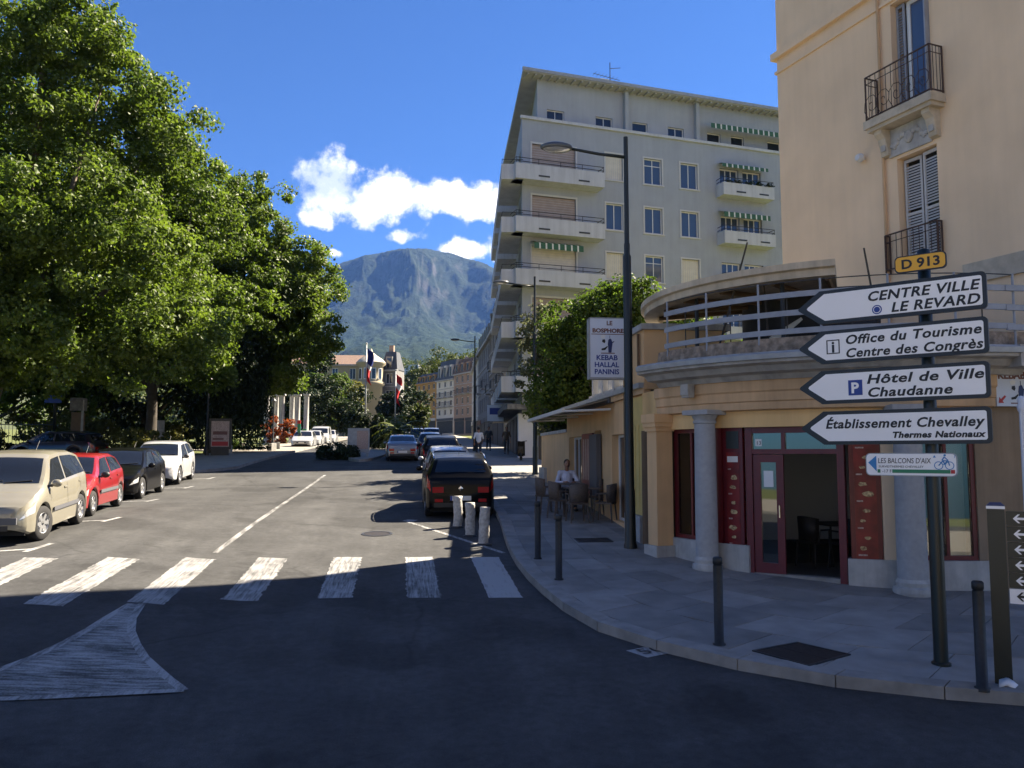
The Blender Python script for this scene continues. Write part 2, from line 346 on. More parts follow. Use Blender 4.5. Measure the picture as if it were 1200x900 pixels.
def leafmat(name, a, b, trans=.38, gloss=.58):
    m = bpy.data.materials.new(name); MAT[name] = m; m.use_nodes = True; nt = m.node_tree; N = nt.nodes; L = nt.links; p = N['Principled BSDF']; out = N['Material Output']
    ge = N.new('ShaderNodeNewGeometry'); r = N.new('ShaderNodeValToRGB'); tc = N.new('ShaderNodeTexCoord'); n = N.new('ShaderNodeTexNoise'); n.inputs['Scale'].default_value = .35
    L.new(tc.outputs['Object'], n.inputs[0]); ad = N.new('ShaderNodeMath'); ad.operation = 'MULTIPLY_ADD'; L.new(ge.outputs['Random Per Island'], ad.inputs[0]); ad.inputs[1].default_value = .5
    sb = N.new('ShaderNodeMath'); sb.operation = 'MULTIPLY_ADD'; L.new(n.outputs[0], sb.inputs[0]); sb.inputs[1].default_value = 1.2; sb.inputs[2].default_value = -.35; L.new(sb.outputs[0], ad.inputs[2])
    L.new(ad.outputs[0], r.inputs[0]); r.color_ramp.elements[0].color = tuple(a)+(1,); r.color_ramp.elements[1].color = tuple(b)+(1,)
    L.new(r.outputs[0], p.inputs['Base Color']); p.inputs['Roughness'].default_value = gloss; p.inputs['Specular IOR Level'].default_value = .22
    t = N.new('ShaderNodeBsdfTranslucent'); hs = N.new('ShaderNodeHueSaturation'); hs.inputs['Value'].default_value = 1.5; hs.inputs['Saturation'].default_value = 1.15; L.new(r.outputs[0], hs.inputs['Color']); L.new(hs.outputs[0], t.inputs[0])
    mx = N.new('ShaderNodeMixShader'); mx.inputs[0].default_value = trans; L.new(p.outputs[0], mx.inputs[1]); L.new(t.outputs[0], mx.inputs[2]); L.new(mx.outputs[0], out.inputs[0]); return m
leafmat('leaf_plane', (.036, .066, .014), (.135, .185, .042), .44, .48); leafmat('leaf_mid', (.028, .055, .012), (.10, .15, .033), .42); leafmat('leaf_dark', (.010, .022, .010), (.028, .045, .016), .15); leafmat('leaf_bush', (.06, .075, .02), (.17, .16, .05)); leafmat('leaf_olive', (.07, .085, .05), (.16, .17, .09)); leafmat('leaf_far', (.025, .045, .010), (.085, .10, .026), .25); leafmat('leaf_red', (.16, .04, .02), (.26, .09, .04)); leafmat('leaf_palm', (.05, .075, .02), (.13, .15, .04), .2)
def wornpaint(name, wear, col=(.34, .34, .335), base=(.05, .05, .048), st=(6, .5, 1)):
    m = bpy.data.materials.new(name); MAT[name] = m; m.use_nodes = True; nt = m.node_tree; N = nt.nodes; L = nt.links; p = N['Principled BSDF']
    tc = N.new('ShaderNodeTexCoord'); mp = N.new('ShaderNodeMapping'); mp.inputs['Scale'].default_value = st; L.new(tc.outputs['Object'], mp.inputs[0])
    a = N.new('ShaderNodeTexNoise'); a.inputs['Scale'].default_value = 3.2; a.inputs['Detail'].default_value = 9; a.inputs['Roughness'].default_value = .72; L.new(mp.outputs[0], a.inputs[0])
    b = N.new('ShaderNodeTexNoise'); b.inputs['Scale'].default_value = 60; b.inputs['Detail'].default_value = 3; L.new(tc.outputs['Object'], b.inputs[0])
    ad0 = N.new('ShaderNodeMath'); ad0.operation = 'MULTIPLY_ADD'; L.new(b.outputs[0], ad0.inputs[0]); ad0.inputs[1].default_value = .35; L.new(a.outputs[0], ad0.inputs[2])
    lf = N.new('ShaderNodeTexNoise'); lf.inputs['Scale'].default_value = 1.7; lf.inputs['Detail'].default_value = 6; lf.inputs['Roughness'].default_value = .65; L.new(tc.outputs['Object'], lf.inputs[0]); ad = N.new('ShaderNodeMath'); ad.operation = 'MULTIPLY_ADD'; L.new(lf.outputs[0], ad.inputs[0]); ad.inputs[1].default_value = .55; adc = N.new('ShaderNodeMath'); adc.operation = 'SUBTRACT'; L.new(ad0.outputs[0], adc.inputs[0]); adc.inputs[1].default_value = .275; L.new(adc.outputs[0], ad.inputs[2])
    r = N.new('ShaderNodeMapRange'); L.new(ad.outputs[0], r.inputs[0]); r.inputs[1].default_value = wear+.06; r.inputs[2].default_value = wear+.34
    mx = N.new('ShaderNodeMix'); mx.data_type = 'RGBA'; L.new(r.outputs[0], mx.inputs[0]); mx.inputs[6].default_value = tuple(base)+(1,); mx.inputs[7].default_value = tuple(col)+(1,); L.new(mx.outputs[2], p.inputs['Base Color']); p.inputs['Roughness'].default_value = .7; p.inputs['Specular IOR Level'].default_value = .3
wornpaint('zebra', .46, st=(11, .45, 1)); wornpaint('zebra_new', .28); wornpaint('gore', .50, st=(.8, 6, 1)); wornpaint('line', .42); wornpaint('line_pale', .50)
def shopglass():
    m = bpy.data.materials.new('shop_glass'); MAT['shop_glass'] = m; m.use_nodes = True; nt = m.node_tree; N = nt.nodes; L = nt.links; out = N['Material Output']
    tr = N.new('ShaderNodeBsdfTransparent'); tr.inputs[0].default_value = (.82, .87, .88, 1); gl = N.new('ShaderNodeBsdfGlossy'); gl.inputs['Roughness'].default_value = .02; fr = N.new('ShaderNodeFresnel'); fr.inputs[0].default_value = 1.6
    mx = N.new('ShaderNodeMixShader'); ml = N.new('ShaderNodeMath'); ml.operation = 'MULTIPLY_ADD'; L.new(fr.outputs[0], ml.inputs[0]); ml.inputs[1].default_value = 1.0; ml.inputs[2].default_value = .06
    L.new(ml.outputs[0], mx.inputs[0]); L.new(tr.outputs[0], mx.inputs[1]); L.new(gl.outputs[0], mx.inputs[2]); L.new(mx.outputs[0], out.inputs[0])
shopglass()

def asphalt_detail(name):
    nt = MAT[name].node_tree; N = nt.nodes; L = nt.links; p = N['Principled BSDF']; src = p.inputs['Base Color'].links[0].from_socket; tc = N.new('ShaderNodeTexCoord')
    a = N.new('ShaderNodeTexNoise'); a.inputs['Scale'].default_value = 130; a.inputs['Detail'].default_value = 2; L.new(tc.outputs['Object'], a.inputs[0]); r = N.new('ShaderNodeMapRange'); L.new(a.outputs[0], r.inputs[0]); r.inputs[1].default_value = .3; r.inputs[2].default_value = .7; r.inputs[3].default_value = .62; r.inputs[4].default_value = 1.38
    w = N.new('ShaderNodeTexNoise'); w.inputs['Scale'].default_value = 1.6; w.inputs['Detail'].default_value = 5; L.new(tc.outputs['Object'], w.inputs[0]); mx = N.new('ShaderNodeMix'); mx.data_type = 'VECTOR'; mx.inputs[0].default_value = .25; L.new(tc.outputs['Object'], mx.inputs[4]); L.new(w.outputs['Color'], mx.inputs[5])
    v = N.new('ShaderNodeTexVoronoi'); v.feature = 'DISTANCE_TO_EDGE'; v.inputs['Scale'].default_value = .32; L.new(mx.outputs[1], v.inputs['Vector']); c = N.new('ShaderNodeMapRange'); L.new(v.outputs['Distance'], c.inputs[0]); c.inputs[1].default_value = .0; c.inputs[2].default_value = .011; c.inputs[3].default_value = .62; c.inputs[4].default_value = 1
    v2 = N.new('ShaderNodeTexNoise'); v2.inputs['Scale'].default_value = .25; v2.inputs['Detail'].default_value = 2; L.new(tc.outputs['Object'], v2.inputs[0]); k = N.new('ShaderNodeMapRange'); L.new(v2.outputs[0], k.inputs[0]); k.inputs[1].default_value = .48; k.inputs[2].default_value = .56
    cm = N.new('ShaderNodeMix'); cm.data_type = 'FLOAT'; L.new(k.outputs[0], cm.inputs[0]); cm.inputs[2].default_value = 1; L.new(c.outputs[0], cm.inputs[3])
    def extra(scale, vec_scale, lo, hi, a0, a1):
        mp = N.new('ShaderNodeMapping'); mp.inputs['Scale'].default_value = vec_scale; L.new(tc.outputs['Object'], mp.inputs[0]); q = N.new('ShaderNodeTexNoise'); q.inputs['Scale'].default_value = scale; q.inputs['Detail'].default_value = 5; q.inputs['Roughness'].default_value = .6; L.new(mp.outputs[0], q.inputs[0]); e = N.new('ShaderNodeMapRange'); L.new(q.outputs[0], e.inputs[0]); e.inputs[1].default_value = a0; e.inputs[2].default_value = a1; e.inputs[3].default_value = lo; e.inputs[4].default_value = hi; return e.outputs[0]
    acc = r.outputs[0]
    for sck in (cm.outputs[0], extra(9, (1, 1, 1), .80, 1.2, .3, .7), extra(1.0, (1.3, .06, 1), .84, 1.16, .35, .65), extra(28, (1, 1, 1), 1.0, 1.7, .66, .74), extra(.5, (1, 1, 1), 1.0, .72, .55, .60)):
        mm = N.new('ShaderNodeMath'); mm.operation = 'MULTIPLY'; L.new(acc, mm.inputs[0]); L.new(sck, mm.inputs[1]); acc = mm.outputs[0]
    m1 = mm; vm = N.new('ShaderNodeVectorMath'); vm.operation = 'SCALE'; L.new(src, vm.inputs[0]); L.new(m1.outputs[0], vm.inputs['Scale']); L.new(vm.outputs[0], p.inputs['Base Color'])
asphalt_detail('asphalt')

def streaks(name, amt, sc=(2.2, 2.2, .16)):
    nt = MAT[name].node_tree; N = nt.nodes; L = nt.links; p = N['Principled BSDF']; src = p.inputs['Base Color'].links[0].from_socket; tc = N.new('ShaderNodeTexCoord'); mp = N.new('ShaderNodeMapping'); mp.inputs['Scale'].default_value = sc; L.new(tc.outputs['Object'], mp.inputs[0])
    a = N.new('ShaderNodeTexNoise'); a.inputs['Scale'].default_value = 1.5; a.inputs['Detail'].default_value = 8; a.inputs['Roughness'].default_value = .65; L.new(mp.outputs[0], a.inputs[0]); r = N.new('ShaderNodeMapRange'); L.new(a.outputs[0], r.inputs[0]); r.inputs[1].default_value = .42; r.inputs[2].default_value = .72; r.inputs[3].default_value = 1; r.inputs[4].default_value = 1-amt
    vm = N.new('ShaderNodeVectorMath'); vm.operation = 'SCALE'; L.new(src, vm.inputs[0]); L.new(r.outputs[0], vm.inputs['Scale']); L.new(vm.outputs[0], p.inputs['Base Color'])
for n_, a_ in (('apt_wall', .09), ('apt_white', .2), ('ochre_pale', .06), ('ochre', .14), ('ochre_frieze', .14), ('ochre_band', .25), ('stone_white', .3), ('old_wall', .35), ('far_grey', .3), ('canopy_edge', .3), ('stone_grey', .3), ('tan_wall', .25)): streaks(n_, a_)
# ------------------------------------------------ ground, road, pavements
def frange(a, b, s):
    n = max(1, int(round((b-a)/s))); return [a+(b-a)*i/n for i in range(n+1)]
def sheet(name, xs, ys, dz, m, zf=None):
    mb = MB(); zf = zf or gz
    for y in ys:
        for x in xs: mb.v.append((x, y, zf(x, y)+dz))
    n = len(xs)
    for j in range(len(ys)-1):
        for i in range(n-1): mb.f.append((j*n+i, j*n+i+1, (j+1)*n+i+1, (j+1)*n+i)); mb.m.append(0)
    return mb.build(name, m, smooth=True)
def hill_z(x, y):
    return gz(x, y)+ss((y-230)/500)*40*ss(1-abs(x+20)/900)-2.5*ss((y-205)/30)*ss((230-y)/20)*0
tag(sheet('ground', frange(-1500, -60, 90)[:-1]+frange(-60, 60, 4)+frange(60, 1500, 90)[1:], frange(-80, 232, 4), -.07, 'grass', hill_z), kind='structure')
tag(sheet('hillside', frange(-1500, -60, 60)[:-1]+frange(-60, 60, 6)+frange(60, 1500, 60)[1:], frange(232, 900, 12)+frange(900, 3000, 100)[1:], -.07, 'forest_floor', hill_z), kind='structure')
tag(sheet('road', frange(-45, -12, 1.5)+frange(-12, 4, .4)[1:]+frange(4, 45, 1.5)[1:], frange(-40, 6, 1)+frange(6, 17, .4)[1:], 0, 'asphalt'), kind='structure')
tag(sheet('street', frange(-9.75, 4, .4), frange(17, 34, .5)+frange(34, 60, 1)[1:]+frange(60, 215, 5)[1:], 0, 'asphalt'), kind='structure')
# right pavement follows the kerb round the corner: pairs (kerb point, wall point)
PAIRS = [((2.6, 178), (9, 178)), ((3.2, 125), (9.6, 125)), ((2.75, 70), (8.2, 70)), ((2.6, 47), (7.2, 47)), ((2.5, 33), (6.5, 33)), ((2.4, 26), (5.2, 26)), ((2.33, 20), (5.05, 20)), ((2.10, 16.7), (5.0, 16.2)), ((2.03, 14.8), (5.05, 14.8)),
         ((2.16, 12.4), (5.6, 13.6)), ((2.44, 10.8), (6.2, 12.9)), ((2.72, 10.1), (6.7, 12.45)), ((3.18, 9.53), (7.3, 12.1)), ((3.75, 8.9), (8.0, 11.85)), ((4.39, 8.4), (8.7, 11.75)), ((5.26, 7.96), (9.5, 11.75)), ((6.12, 7.62), (10.3, 11.75)), ((8, 7.2), (11.6, 11.75)), ((12, 6.9), (14.2, 11.75)), ((40, 6.5), (40, 11.75))]
KS = [0]
for (a, _), (b, _) in zip(PAIRS, PAIRS[1:]): KS.append(KS[-1]+math.hypot(a[0]-b[0], a[1]-b[1]))
def pair_at(s):
    for i in range(len(KS)-1):
        if s <= KS[i+1] or i == len(KS)-2:
            t = (s-KS[i])/(KS[i+1]-KS[i])
            def cr(k, j):
                n = len(PAIRS)-1; p0, p1, p2, p3 = (PAIRS[min(n, max(0, q))][k][j] for q in (i-1, i, i+1, i+2))
                d0, d1, d2 = max(1e-6, KS[i]-KS[max(0, i-1)]), KS[i+1]-KS[i], max(1e-6, KS[min(n, i+2)]-KS[i+1])
                m1 = ((p1-p0)/d0*d1+(p2-p1)/d1*d0)/(d0+d1)*d1 if i > 0 else p2-p1
                m2 = ((p2-p1)/d1*d2+(p3-p2)/d2*d1)/(d1+d2)*d1 if i < n-1 else p2-p1
                t2 = t*t; t3 = t2*t
                return (2*t3-3*t2+1)*p1+(t3-2*t2+t)*m1+(-2*t3+3*t2)*p2+(t3-t2)*m2
            return (cr(0, 0), cr(0, 1)), (cr(1, 0), cr(1, 1))
S_A = KS[5]-2; S_B = KS[17]+2.5                     # stretch with single slabs
KW = .26
def cross(s, d):
    k, b = pair_at(s); w = math.hypot(b[0]-k[0], b[1]-k[1]); t = d/w
    return (k[0]+(b[0]-k[0])*t, k[1]+(b[1]-k[1])*t), w
base = MB(); sl = frange(0, S_A-4, 4)+frange(S_A-4, S_B+4, .8)[1:]+frange(S_B+4, KS[-1], 4)[1:]; nt_ = 7
for s in sl:
    k, b = pair_at(s); w = math.hypot(b[0]-k[0], b[1]-k[1]); t0 = KW/w
    for i in range(nt_):
        t = t0*.6+(1.06-t0*.6)*i/(nt_-1); x, y = k[0]+(b[0]-k[0])*t, k[1]+(b[1]-k[1])*t
        inside = S_A-.1 < s < S_B+.1
        base.v.append((x, y, gz(x, y)+(.098 if inside else .12)))
for j in range(len(sl)-1):
    for i in range(nt_-1): base.f.append((j*nt_+i, j*nt_+i+1, (j+1)*nt_+i+1, (j+1)*nt_+i)); base.m.append(1 if S_A-.2 < (sl[j]+sl[j+1])/2 < S_B+.2 else 0)
PAVE = tag(base.build('pavement', ['pavement', 'pave_joint']), kind='structure')
def slab_obj(name, pts, top, bot, m, parent):
    mb = MB(); mb.add([(x, y, gz(x, y)+bot) for x, y in pts]+[(x, y, gz(x, y)+top) for x, y in pts], [(4, 5, 6, 7), (0, 1, 5, 4), (1, 2, 6, 5), (2, 3, 7, 6), (3, 0, 4, 7)])
    return mb.build(name, m, parent)
def inset(pts, d):
    cx = sum(p[0] for p in pts)/4; cy = sum(p[1] for p in pts)/4; o = []
    for x, y in pts:
        l = math.hypot(x-cx, y-cy); k = 1-d*1.4/l; o.append((cx+(x-cx)*k, cy+(y-cy)*k))
    return o
rows = 5; n_sl = int((S_B-S_A)/1.05)
for r_ in range(rows):
    ofs = .5*(r_ % 2)
    for i in range(n_sl+1):
        s0 = S_A+(S_B-S_A)*max(0, i-ofs)/n_sl; s1 = S_A+(S_B-S_A)*min(n_sl, i+1-ofs)/n_sl
        if s1-s0 < .1: continue
        q = []
        for s, side in ((s0, 0), (s0, 1), (s1, 1), (s1, 0)):
            k, b = pair_at(s); w = math.hypot(b[0]-k[0], b[1]-k[1]); d = KW+(w+.1-KW)*(r_+side)/rows; t = d/w
            q.append((k[0]+(b[0]-k[0])*t, k[1]+(b[1]-k[1])*t))
        slab_obj('slab', inset(q, .006)[::-1], .12+random.uniform(-.002, .002), .085, 'slab_%d' % random.choice((0, 0, 1, 1, 2, 3)), PAVE)
def kerb_run(name, fn, n, m, parent, single=True):
    for i in range(n):
        a0, b0 = fn(i/n); a1, b1 = fn((i+1)/n); slab_obj(name, inset([a0, b0, b1, a1], .005)[::-1], .127, -.12, m, parent)
n_k = int((S_B-S_A)/1.0)
for i in range(n_k):
    s0 = S_A+(S_B-S_A)*i/n_k; s1 = S_A+(S_B-S_A)*(i+1)/n_k
    q = [cross(s0, 0)[0], cross(s0, KW)[0], cross(s1, KW)[0], cross(s1, 0)[0]]
    slab_obj('kerb_stone', inset(q, .005)[::-1], .126, -.1, 'kerb', PAVE)
fk = MB()
for lst in (frange(0, S_A, 3), frange(S_B, KS[-1], 2)):
    for s0, s1 in zip(lst, lst[1:]):
        q = [cross(s0, 0)[0], cross(s0, KW)[0], cross(s1, KW)[0], cross(s1, 0)[0]][::-1]
        fk.add([(x, y, gz(x, y)-.1) for x, y in q]+[(x, y, gz(x, y)+.126) for x, y in q], [(4, 5, 6, 7), (0, 1, 5, 4), (1, 2, 6, 5), (2, 3, 7, 6), (3, 0, 4, 7)])
fk.build('kerb_far', 'kerb', PAVE)
# left pavement (widens where the parking bays end)
LP = [(17, -9.75), (33, -9.75), (36.5, -8.6), (38, -7.45), (60, -7.4), (120, -7.2), (215, -6.5)]
def lx(y):
    for (a, xa), (b, xb) in zip(LP, LP[1:]):
        if y <= b: return xa+(xb-xa)*max(0, (y-a)/(b-a))
    return LP[-1][1]
lp = MB(); ys = frange(15, 60, 1)+frange(60, 215, 5)[1:]; xs_n = 6
for y in ys:
    for i in range(xs_n):
        x = lx(y)-.2-(4.6-.2)*i/(xs_n-1); lp.v.append((x, y, gz(x, y)+.12))
for j in range(len(ys)-1):
    for i in range(xs_n-1): lp.f.append((j*xs_n+i, (j+1)*xs_n+i, (j+1)*xs_n+i+1, j*xs_n+i+1)); lp.m.append(0)
LPAVE = tag(lp.build('pavement_left', 'pavement_pale'), kind='structure')
yl = frange(15, 90, 1.25)
for y0, y1 in zip(yl, yl[1:]):
    q = [(lx(y0), y0), (lx(y1), y1), (lx(y1)-.22, y1), (lx(y0)-.22, y0)]
    slab_obj('kerb_stone', inset(q, .006), .128, -.1, 'kerb', LPAVE)
tag(sheet('car_park', frange(-34, -14.4, 2), frange(42, 55, 1.5), .02, 'asphalt_old'), kind='structure')
# lawn path in the park
pp = MB()
for i in range(24):
    t = i/23; x = -12-22*t; y = 62+8*math.sin(t*2.4)
    for d in (-1.3, 1.3): pp.v.append((x, y+d, gz(x, y+d)+.02))
for i in range(23): pp.f.append((2*i, 2*i+1, 2*i+3, 2*i+2)); pp.m.append(0)
tag(pp.build('path', 'pavement_pale'), kind='structure')
tag(sheet('bounce_pavement', frange(-40, 40, 1.6), frange(-24, -1.6, 1.6), .12, 'pavement_pale'), kind='structure')  # unseen pale paving added to throw sunlight back onto the restaurant and signs
nk = MB()
for x in range(-40, 40): nk.add([(a, b, gz(a, b)+c) for c in (-.1, .128) for a, b in ((x, -1.62), (x+.99, -1.62), (x+.99, -1.36), (x, -1.36))], [(4, 5, 6, 7), (0, 1, 5, 4), (1, 2, 6, 5), (2, 3, 7, 6), (3, 0, 4, 7)])
tag(nk.build('kerb_near', 'kerb'), kind='structure')
# ------------------------------------------------ painted markings (thin sheets on the road)
def mark(name, poly, m, dz=.006, sub=8, origin=None, jit=0):
    """quad a,b,c,d (a-b near edge, d-c far edge) draped on the road"""
    a, b, c, d = poly; mb = MB()
    for j in range(sub+1):
        t = j/sub
        for i in range(3):
            u = i/2; x = (a[0]*(1-u)+b[0]*u)*(1-t)+(d[0]*(1-u)+c[0]*u)*t; y = (a[1]*(1-u)+b[1]*u)*(1-t)+(d[1]*(1-u)+c[1]*u)*t
            if jit and i != 1: x += random.gauss(0, jit)
            if jit and j in (0, sub): y += random.gauss(0, jit)
            mb.v.append((x, y, gz(x, y)+dz))
    for j in range(sub):
        for i in range(2): mb.f.append((j*3+i, j*3+i+1, (j+1)*3+i+1, (j+1)*3+i)); mb.m.append(0)
    return tag(mb.build(name, m), kind='structure')
ZX = [1.28, .06, -1.26, -2.6, -3.8, -4.98, -6.2, -7.4]
ZF = [15.6, 15.7, 15.8, 15.74, 15.38, 15.0, 14.75, 14.6]; ZN = [12.44, 12.56, 12.67, 12.55, 12.17, 11.8, 11.6, 11.5]
for i, x in enumerate(ZX):
    mark('crossing_stripe', [(x+.02, ZN[i]), (x+.52, ZN[i]-.03), (x+.52, ZF[i]-.04), (x, ZF[i])], 'zebra_new' if i == 0 else 'zebra', sub=46, jit=.006 if i == 0 else .012)
def line(name, pts, w, m):
    for (x0, y0), (x1, y1) in zip(pts, pts[1:]):
        l = math.hypot(x1-x0, y1-y0); nx, ny = -(y1-y0)/l*w/2, (x1-x0)/l*w/2
        mark(name, [(x0+nx, y0+ny), (x0-nx, y0-ny), (x1-nx, y1-ny), (x1+nx, y1+ny)], m, sub=max(2, int(l)))
line('centre_line', [(-3.42, 15.9), (-3.2, 34.8)], .11, 'line_pale')
gl = [(-3.70, 12.1), (-3.76, 11.4), (-3.79, 10.84), (-3.86, 10.24), (-3.97, 9.7), (-4.12, 9.26), (-4.35, 8.8), (-4.7, 8.3)]
gr = [(-3.56, 12.13), (-3.46, 11.41), (-3.30, 10.85), (-3.09, 10.36), (-2.86, 9.9), (-2.60, 9.5), (-2.40, 9.2), (-2.17, 8.88)]
gm = MB(); gm2 = MB()
for (a, b) in zip(gl, gr):
    for k in range(5):
        x = a[0]+(b[0]-a[0])*k/4; y = a[1]+(b[1]-a[1])*k/4; gm.v.append((x, y, gz(x, y)+.005))
for j in range(7):
    for k in range(4): gm.f.append((j*5+k+1, j*5+k, (j+1)*5+k, (j+1)*5+k+1)); gm.m.append(0)
tag(gm.build('painted_island', 'gore'), kind='structure')
for pts, dz in ((gl, .009), (gr, .0095), ([gl[-1], ((gl[-1][0]+gr[-1][0])/2, (gl[-1][1]+gr[-1][1])/2), gr[-1]], .010)):
    n = len(pts); o_ = len(gm2.v)
    for k in range(n):
        a, b = pts[max(0, k-1)], pts[min(n-1, k+1)]; l = math.hypot(b[0]-a[0], b[1]-a[1]); nx, ny = -(b[1]-a[1])/l*.05, (b[0]-a[0])/l*.05
        for q in (1, -1): u, v = pts[k][0]+q*nx, pts[k][1]+q*ny; gm2.v.append((u, v, gz(u, v)+dz))
    for k in range(n-1): gm2.f.append((o_+2*k, o_+2*k+1, o_+2*k+3, o_+2*k+2)); gm2.m.append(0)
tag(gm2.build('island_border', 'line'), kind='structure')
line('parking_line', [(.12, 20.15), (1.95, 15.95)], .11, 'line'); line('parking_line', [(.12, 20.2), (.25, 20.5)], .3, 'line')
for (x, y) in ((-6.45, 15.55), (-6.5, 19.35), (-7.1, 24.4), (-7.35, 29.4), (-7.5, 33.3)):
    line('bay_mark', [(x-.9, y-.35), (x+.1, y)], .11, 'line'); line('bay_mark', [(x+.02, y-.3), (x+.12, y+.55)], .11, 'line')
for y in (38, 42, 50, 58): line('lane_dash', [(-3.1, y+16), (-3.05, y+18)], .12, 'line_pale')
# white plate with the number painted on the road by the kerb
mark('painted_plate', [(2.84, 9.46), (3.30, 9.66), (3.12, 9.93), (2.66, 9.74)], 'zebra_new', sub=2)
t_ = text('plate_number', '50', .27, 'ink', None, (2.81, 9.545, gz(2.95, 9.7)+.008), (math.atan(.066), 0, R(24)), w=.36, depth=.0005); tag(t_, kind='structure')
# metal covers
def cover(label, quad, dz, m='grate'):
    c = (sum(p[0] for p in quad)/4, sum(p[1] for p in quad)/4); o = thing('access_cover', label, 'cover', (c[0], c[1], gz(*c)+dz))
    def P(u, v, h):
        a, b, cc, d = quad; x = (a[0]*(1-u)+b[0]*u)*(1-v)+(d[0]*(1-u)+cc[0]*u)*v; y = (a[1]*(1-u)+b[1]*u)*(1-v)+(d[1]*(1-u)+cc[1]*u)*v
        return (x-c[0], y-c[1], gz(x, y)-gz(*c)+h)
    def slab(u0, u1, v0, v1, h0, h1): return MB().add([P(u0, v0, h0), P(u1, v0, h0), P(u1, v1, h0), P(u0, v1, h0), P(u0, v0, h1), P(u1, v0, h1), P(u1, v1, h1), P(u0, v1, h1)], [(4, 5, 6, 7), (0, 1, 5, 4), (1, 2, 6, 5), (2, 3, 7, 6), (3, 0, 4, 7)])
    f = MB()
    for r_ in ((0, 1, 0, .05), (0, 1, .95, 1), (0, .04, .05, .95), (.96, 1, .05, .95)):
        q = slab(*r_, -.02, .012); f.add(q.v, q.f)
    f.build('cover_frame', 'rail_dark', o)
    for u0, u1 in ((.045, .495), (.505, .955)):
        slab(u0, u1, .055, .945, -.02, .008).build('cover_plate', m, o)
    return o
cover('wide rusty metal access cover set in pale slabs near the kerb', [(4.4, 8.62), (5.07, 8.95), (4.68, 9.46), (4.0, 9.2)], .122)
cover('dark metal access cover in the pavement before the terrace tables', [(3.5, 16.3), (4.22, 16.3), (4.22, 16.75), (3.5, 16.75)], .122)
mh = thing('manhole_cover', 'round iron manhole cover set in the sunlit asphalt', 'cover', (-.55, 18.4, gz(-.55, 18.4)+.004)); MH = MB().lathe([(0, .004), (.27, .004), (.27, -.02)], n=28); MH.build('lid', 'grate', mh); MB().lathe([(.285, -.02), (.285, .006), (.34, .006), (.34, -.02)], n=28).build('frame_ring', 'rail_dark', mh); mh.rotation_euler = (math.atan(.066), 0, 0)
# ------------------------------------------------ corner restaurant (curved front)
CB = thing('corner_restaurant', 'ochre curved corner restaurant with red shopfront and roof terrace', 'building', (9, 15.9, 0))
def arc(prof, a0, a1, name, m, parent=CB, closed=True, smooth=False, n=None): return MB().lathe(prof, n=n or max(2, int(abs(a1-a0)/2.5)), a0=a0, a1=a1, closed=closed).build(name, m, parent, smooth)
def pol(r, a, z): return (r*math.cos(R(a)), r*math.sin(R(a)), z)
def arcbox(r0, r1, z0, z1): return [(r0, z0), (r1, z0), (r1, z1), (r0, z1)]
arc(arcbox(3.85, 4.22, 3.45, 4.22), 178, 271, 'frieze', 'ochre_frieze')
arc([(4.22, 3.72), (4.34, 3.74), (4.34, 3.86), (4.37, 3.88), (4.37, 4.02), (4.40, 4.05), (4.40, 4.22), (4.22, 4.22)], 192, 271, 'entablature', 'ochre_band')
arc([(4.0, 4.22), (4.45, 4.22), (4.52, 4.30), (4.70, 4.33), (4.78, 4.42), (4.92, 4.45), (4.95, 4.58), (4.90, 4.62), (4.0, 4.66)], 195.5, 276, 'cornice', 'stone_grey')
arc([(4.93, 4.49), (4.975, 4.50), (4.985, 4.58), (4.93, 4.60)], 196, 275, 'gutter', 'zinc')
arc([(4.05, 4.66), (4.42, 4.66), (4.38, 4.90), (4.05, 4.93)], 194, 274, 'parapet', 'rubble', smooth=False)
for a in (206.5,):
    q = MB().box(-.09, .09, -.14, .03, 4.03, 4.22); q.box(-.09, .09, -.11, .02, 3.99, 4.03); o = q.build('corbel', 'stone_grey', CB); o.location = pol(4.46, a, 0); o.rotation_euler = (0, 0, R(a+90))
# terrace rails
for z, rr in ((4.99, .045), (5.29, .045), (5.59, .045)):
    arc([(4.36, z-rr), (4.40, z-rr), (4.40, z+rr), (4.36, z+rr)], 197, 276, 'rail', 'rail_blue')
arc([(4.37, 5.80), (4.385, 5.80), (4.385, 5.815), (4.37, 5.815)], 197, 276, 'top_wire', 'rail_dark')
for a in range(198, 277, 13):
    MB().tube([pol(4.38, a, 4.66), pol(4.38, a, 5.82)], .020, 6).build('rail_post', 'rail_blue', CB)
for a in range(204, 276, 13): MB().tube([pol(4.34, a, 4.9), pol(4.34, a, 5.66)], .011, 5).build('rail_bar', 'rail_dark', CB)
# terrace canopy
arc([(.3, 6.16), (3.72, 6.00), (3.74, 5.93), (4.02, 5.93), (4.02, 6.05), (4.09, 6.07), (4.09, 6.18), (3.6, 6.27), (.3, 6.34)], 148, 240, 'canopy', 'canopy_edge')
for a in (160, 176, 192, 208, 224, 238): MB().tube([pol(.5, a, 6.10), pol(3.7, a, 5.95)], .05, 6).build('canopy_rib', 'brown_trim', CB)
arc(arcbox(1.7, 1.95, 4.6, 6.12), 150, 262, 'terrace_back_wall', 'tarp_dark')
for a in (196, 226): MB().tube([pol(3.6, a, 4.66), pol(3.6, a, 6.0)], .04, 6).build('canopy_post', 'rail_dark', CB)
fan = MB(); n = 40
for i in range(n+1): fan.v.append(pol(4.1, 150+130*i/n, 4.64))
fan.v += [(3.3, -3.2, 4.64), (3.3, 4, 4.64)]; fan.f.append(tuple(range(len(fan.v)))); fan.m.append(0); fan.build('terrace_floor', 'stone_dark', CB)
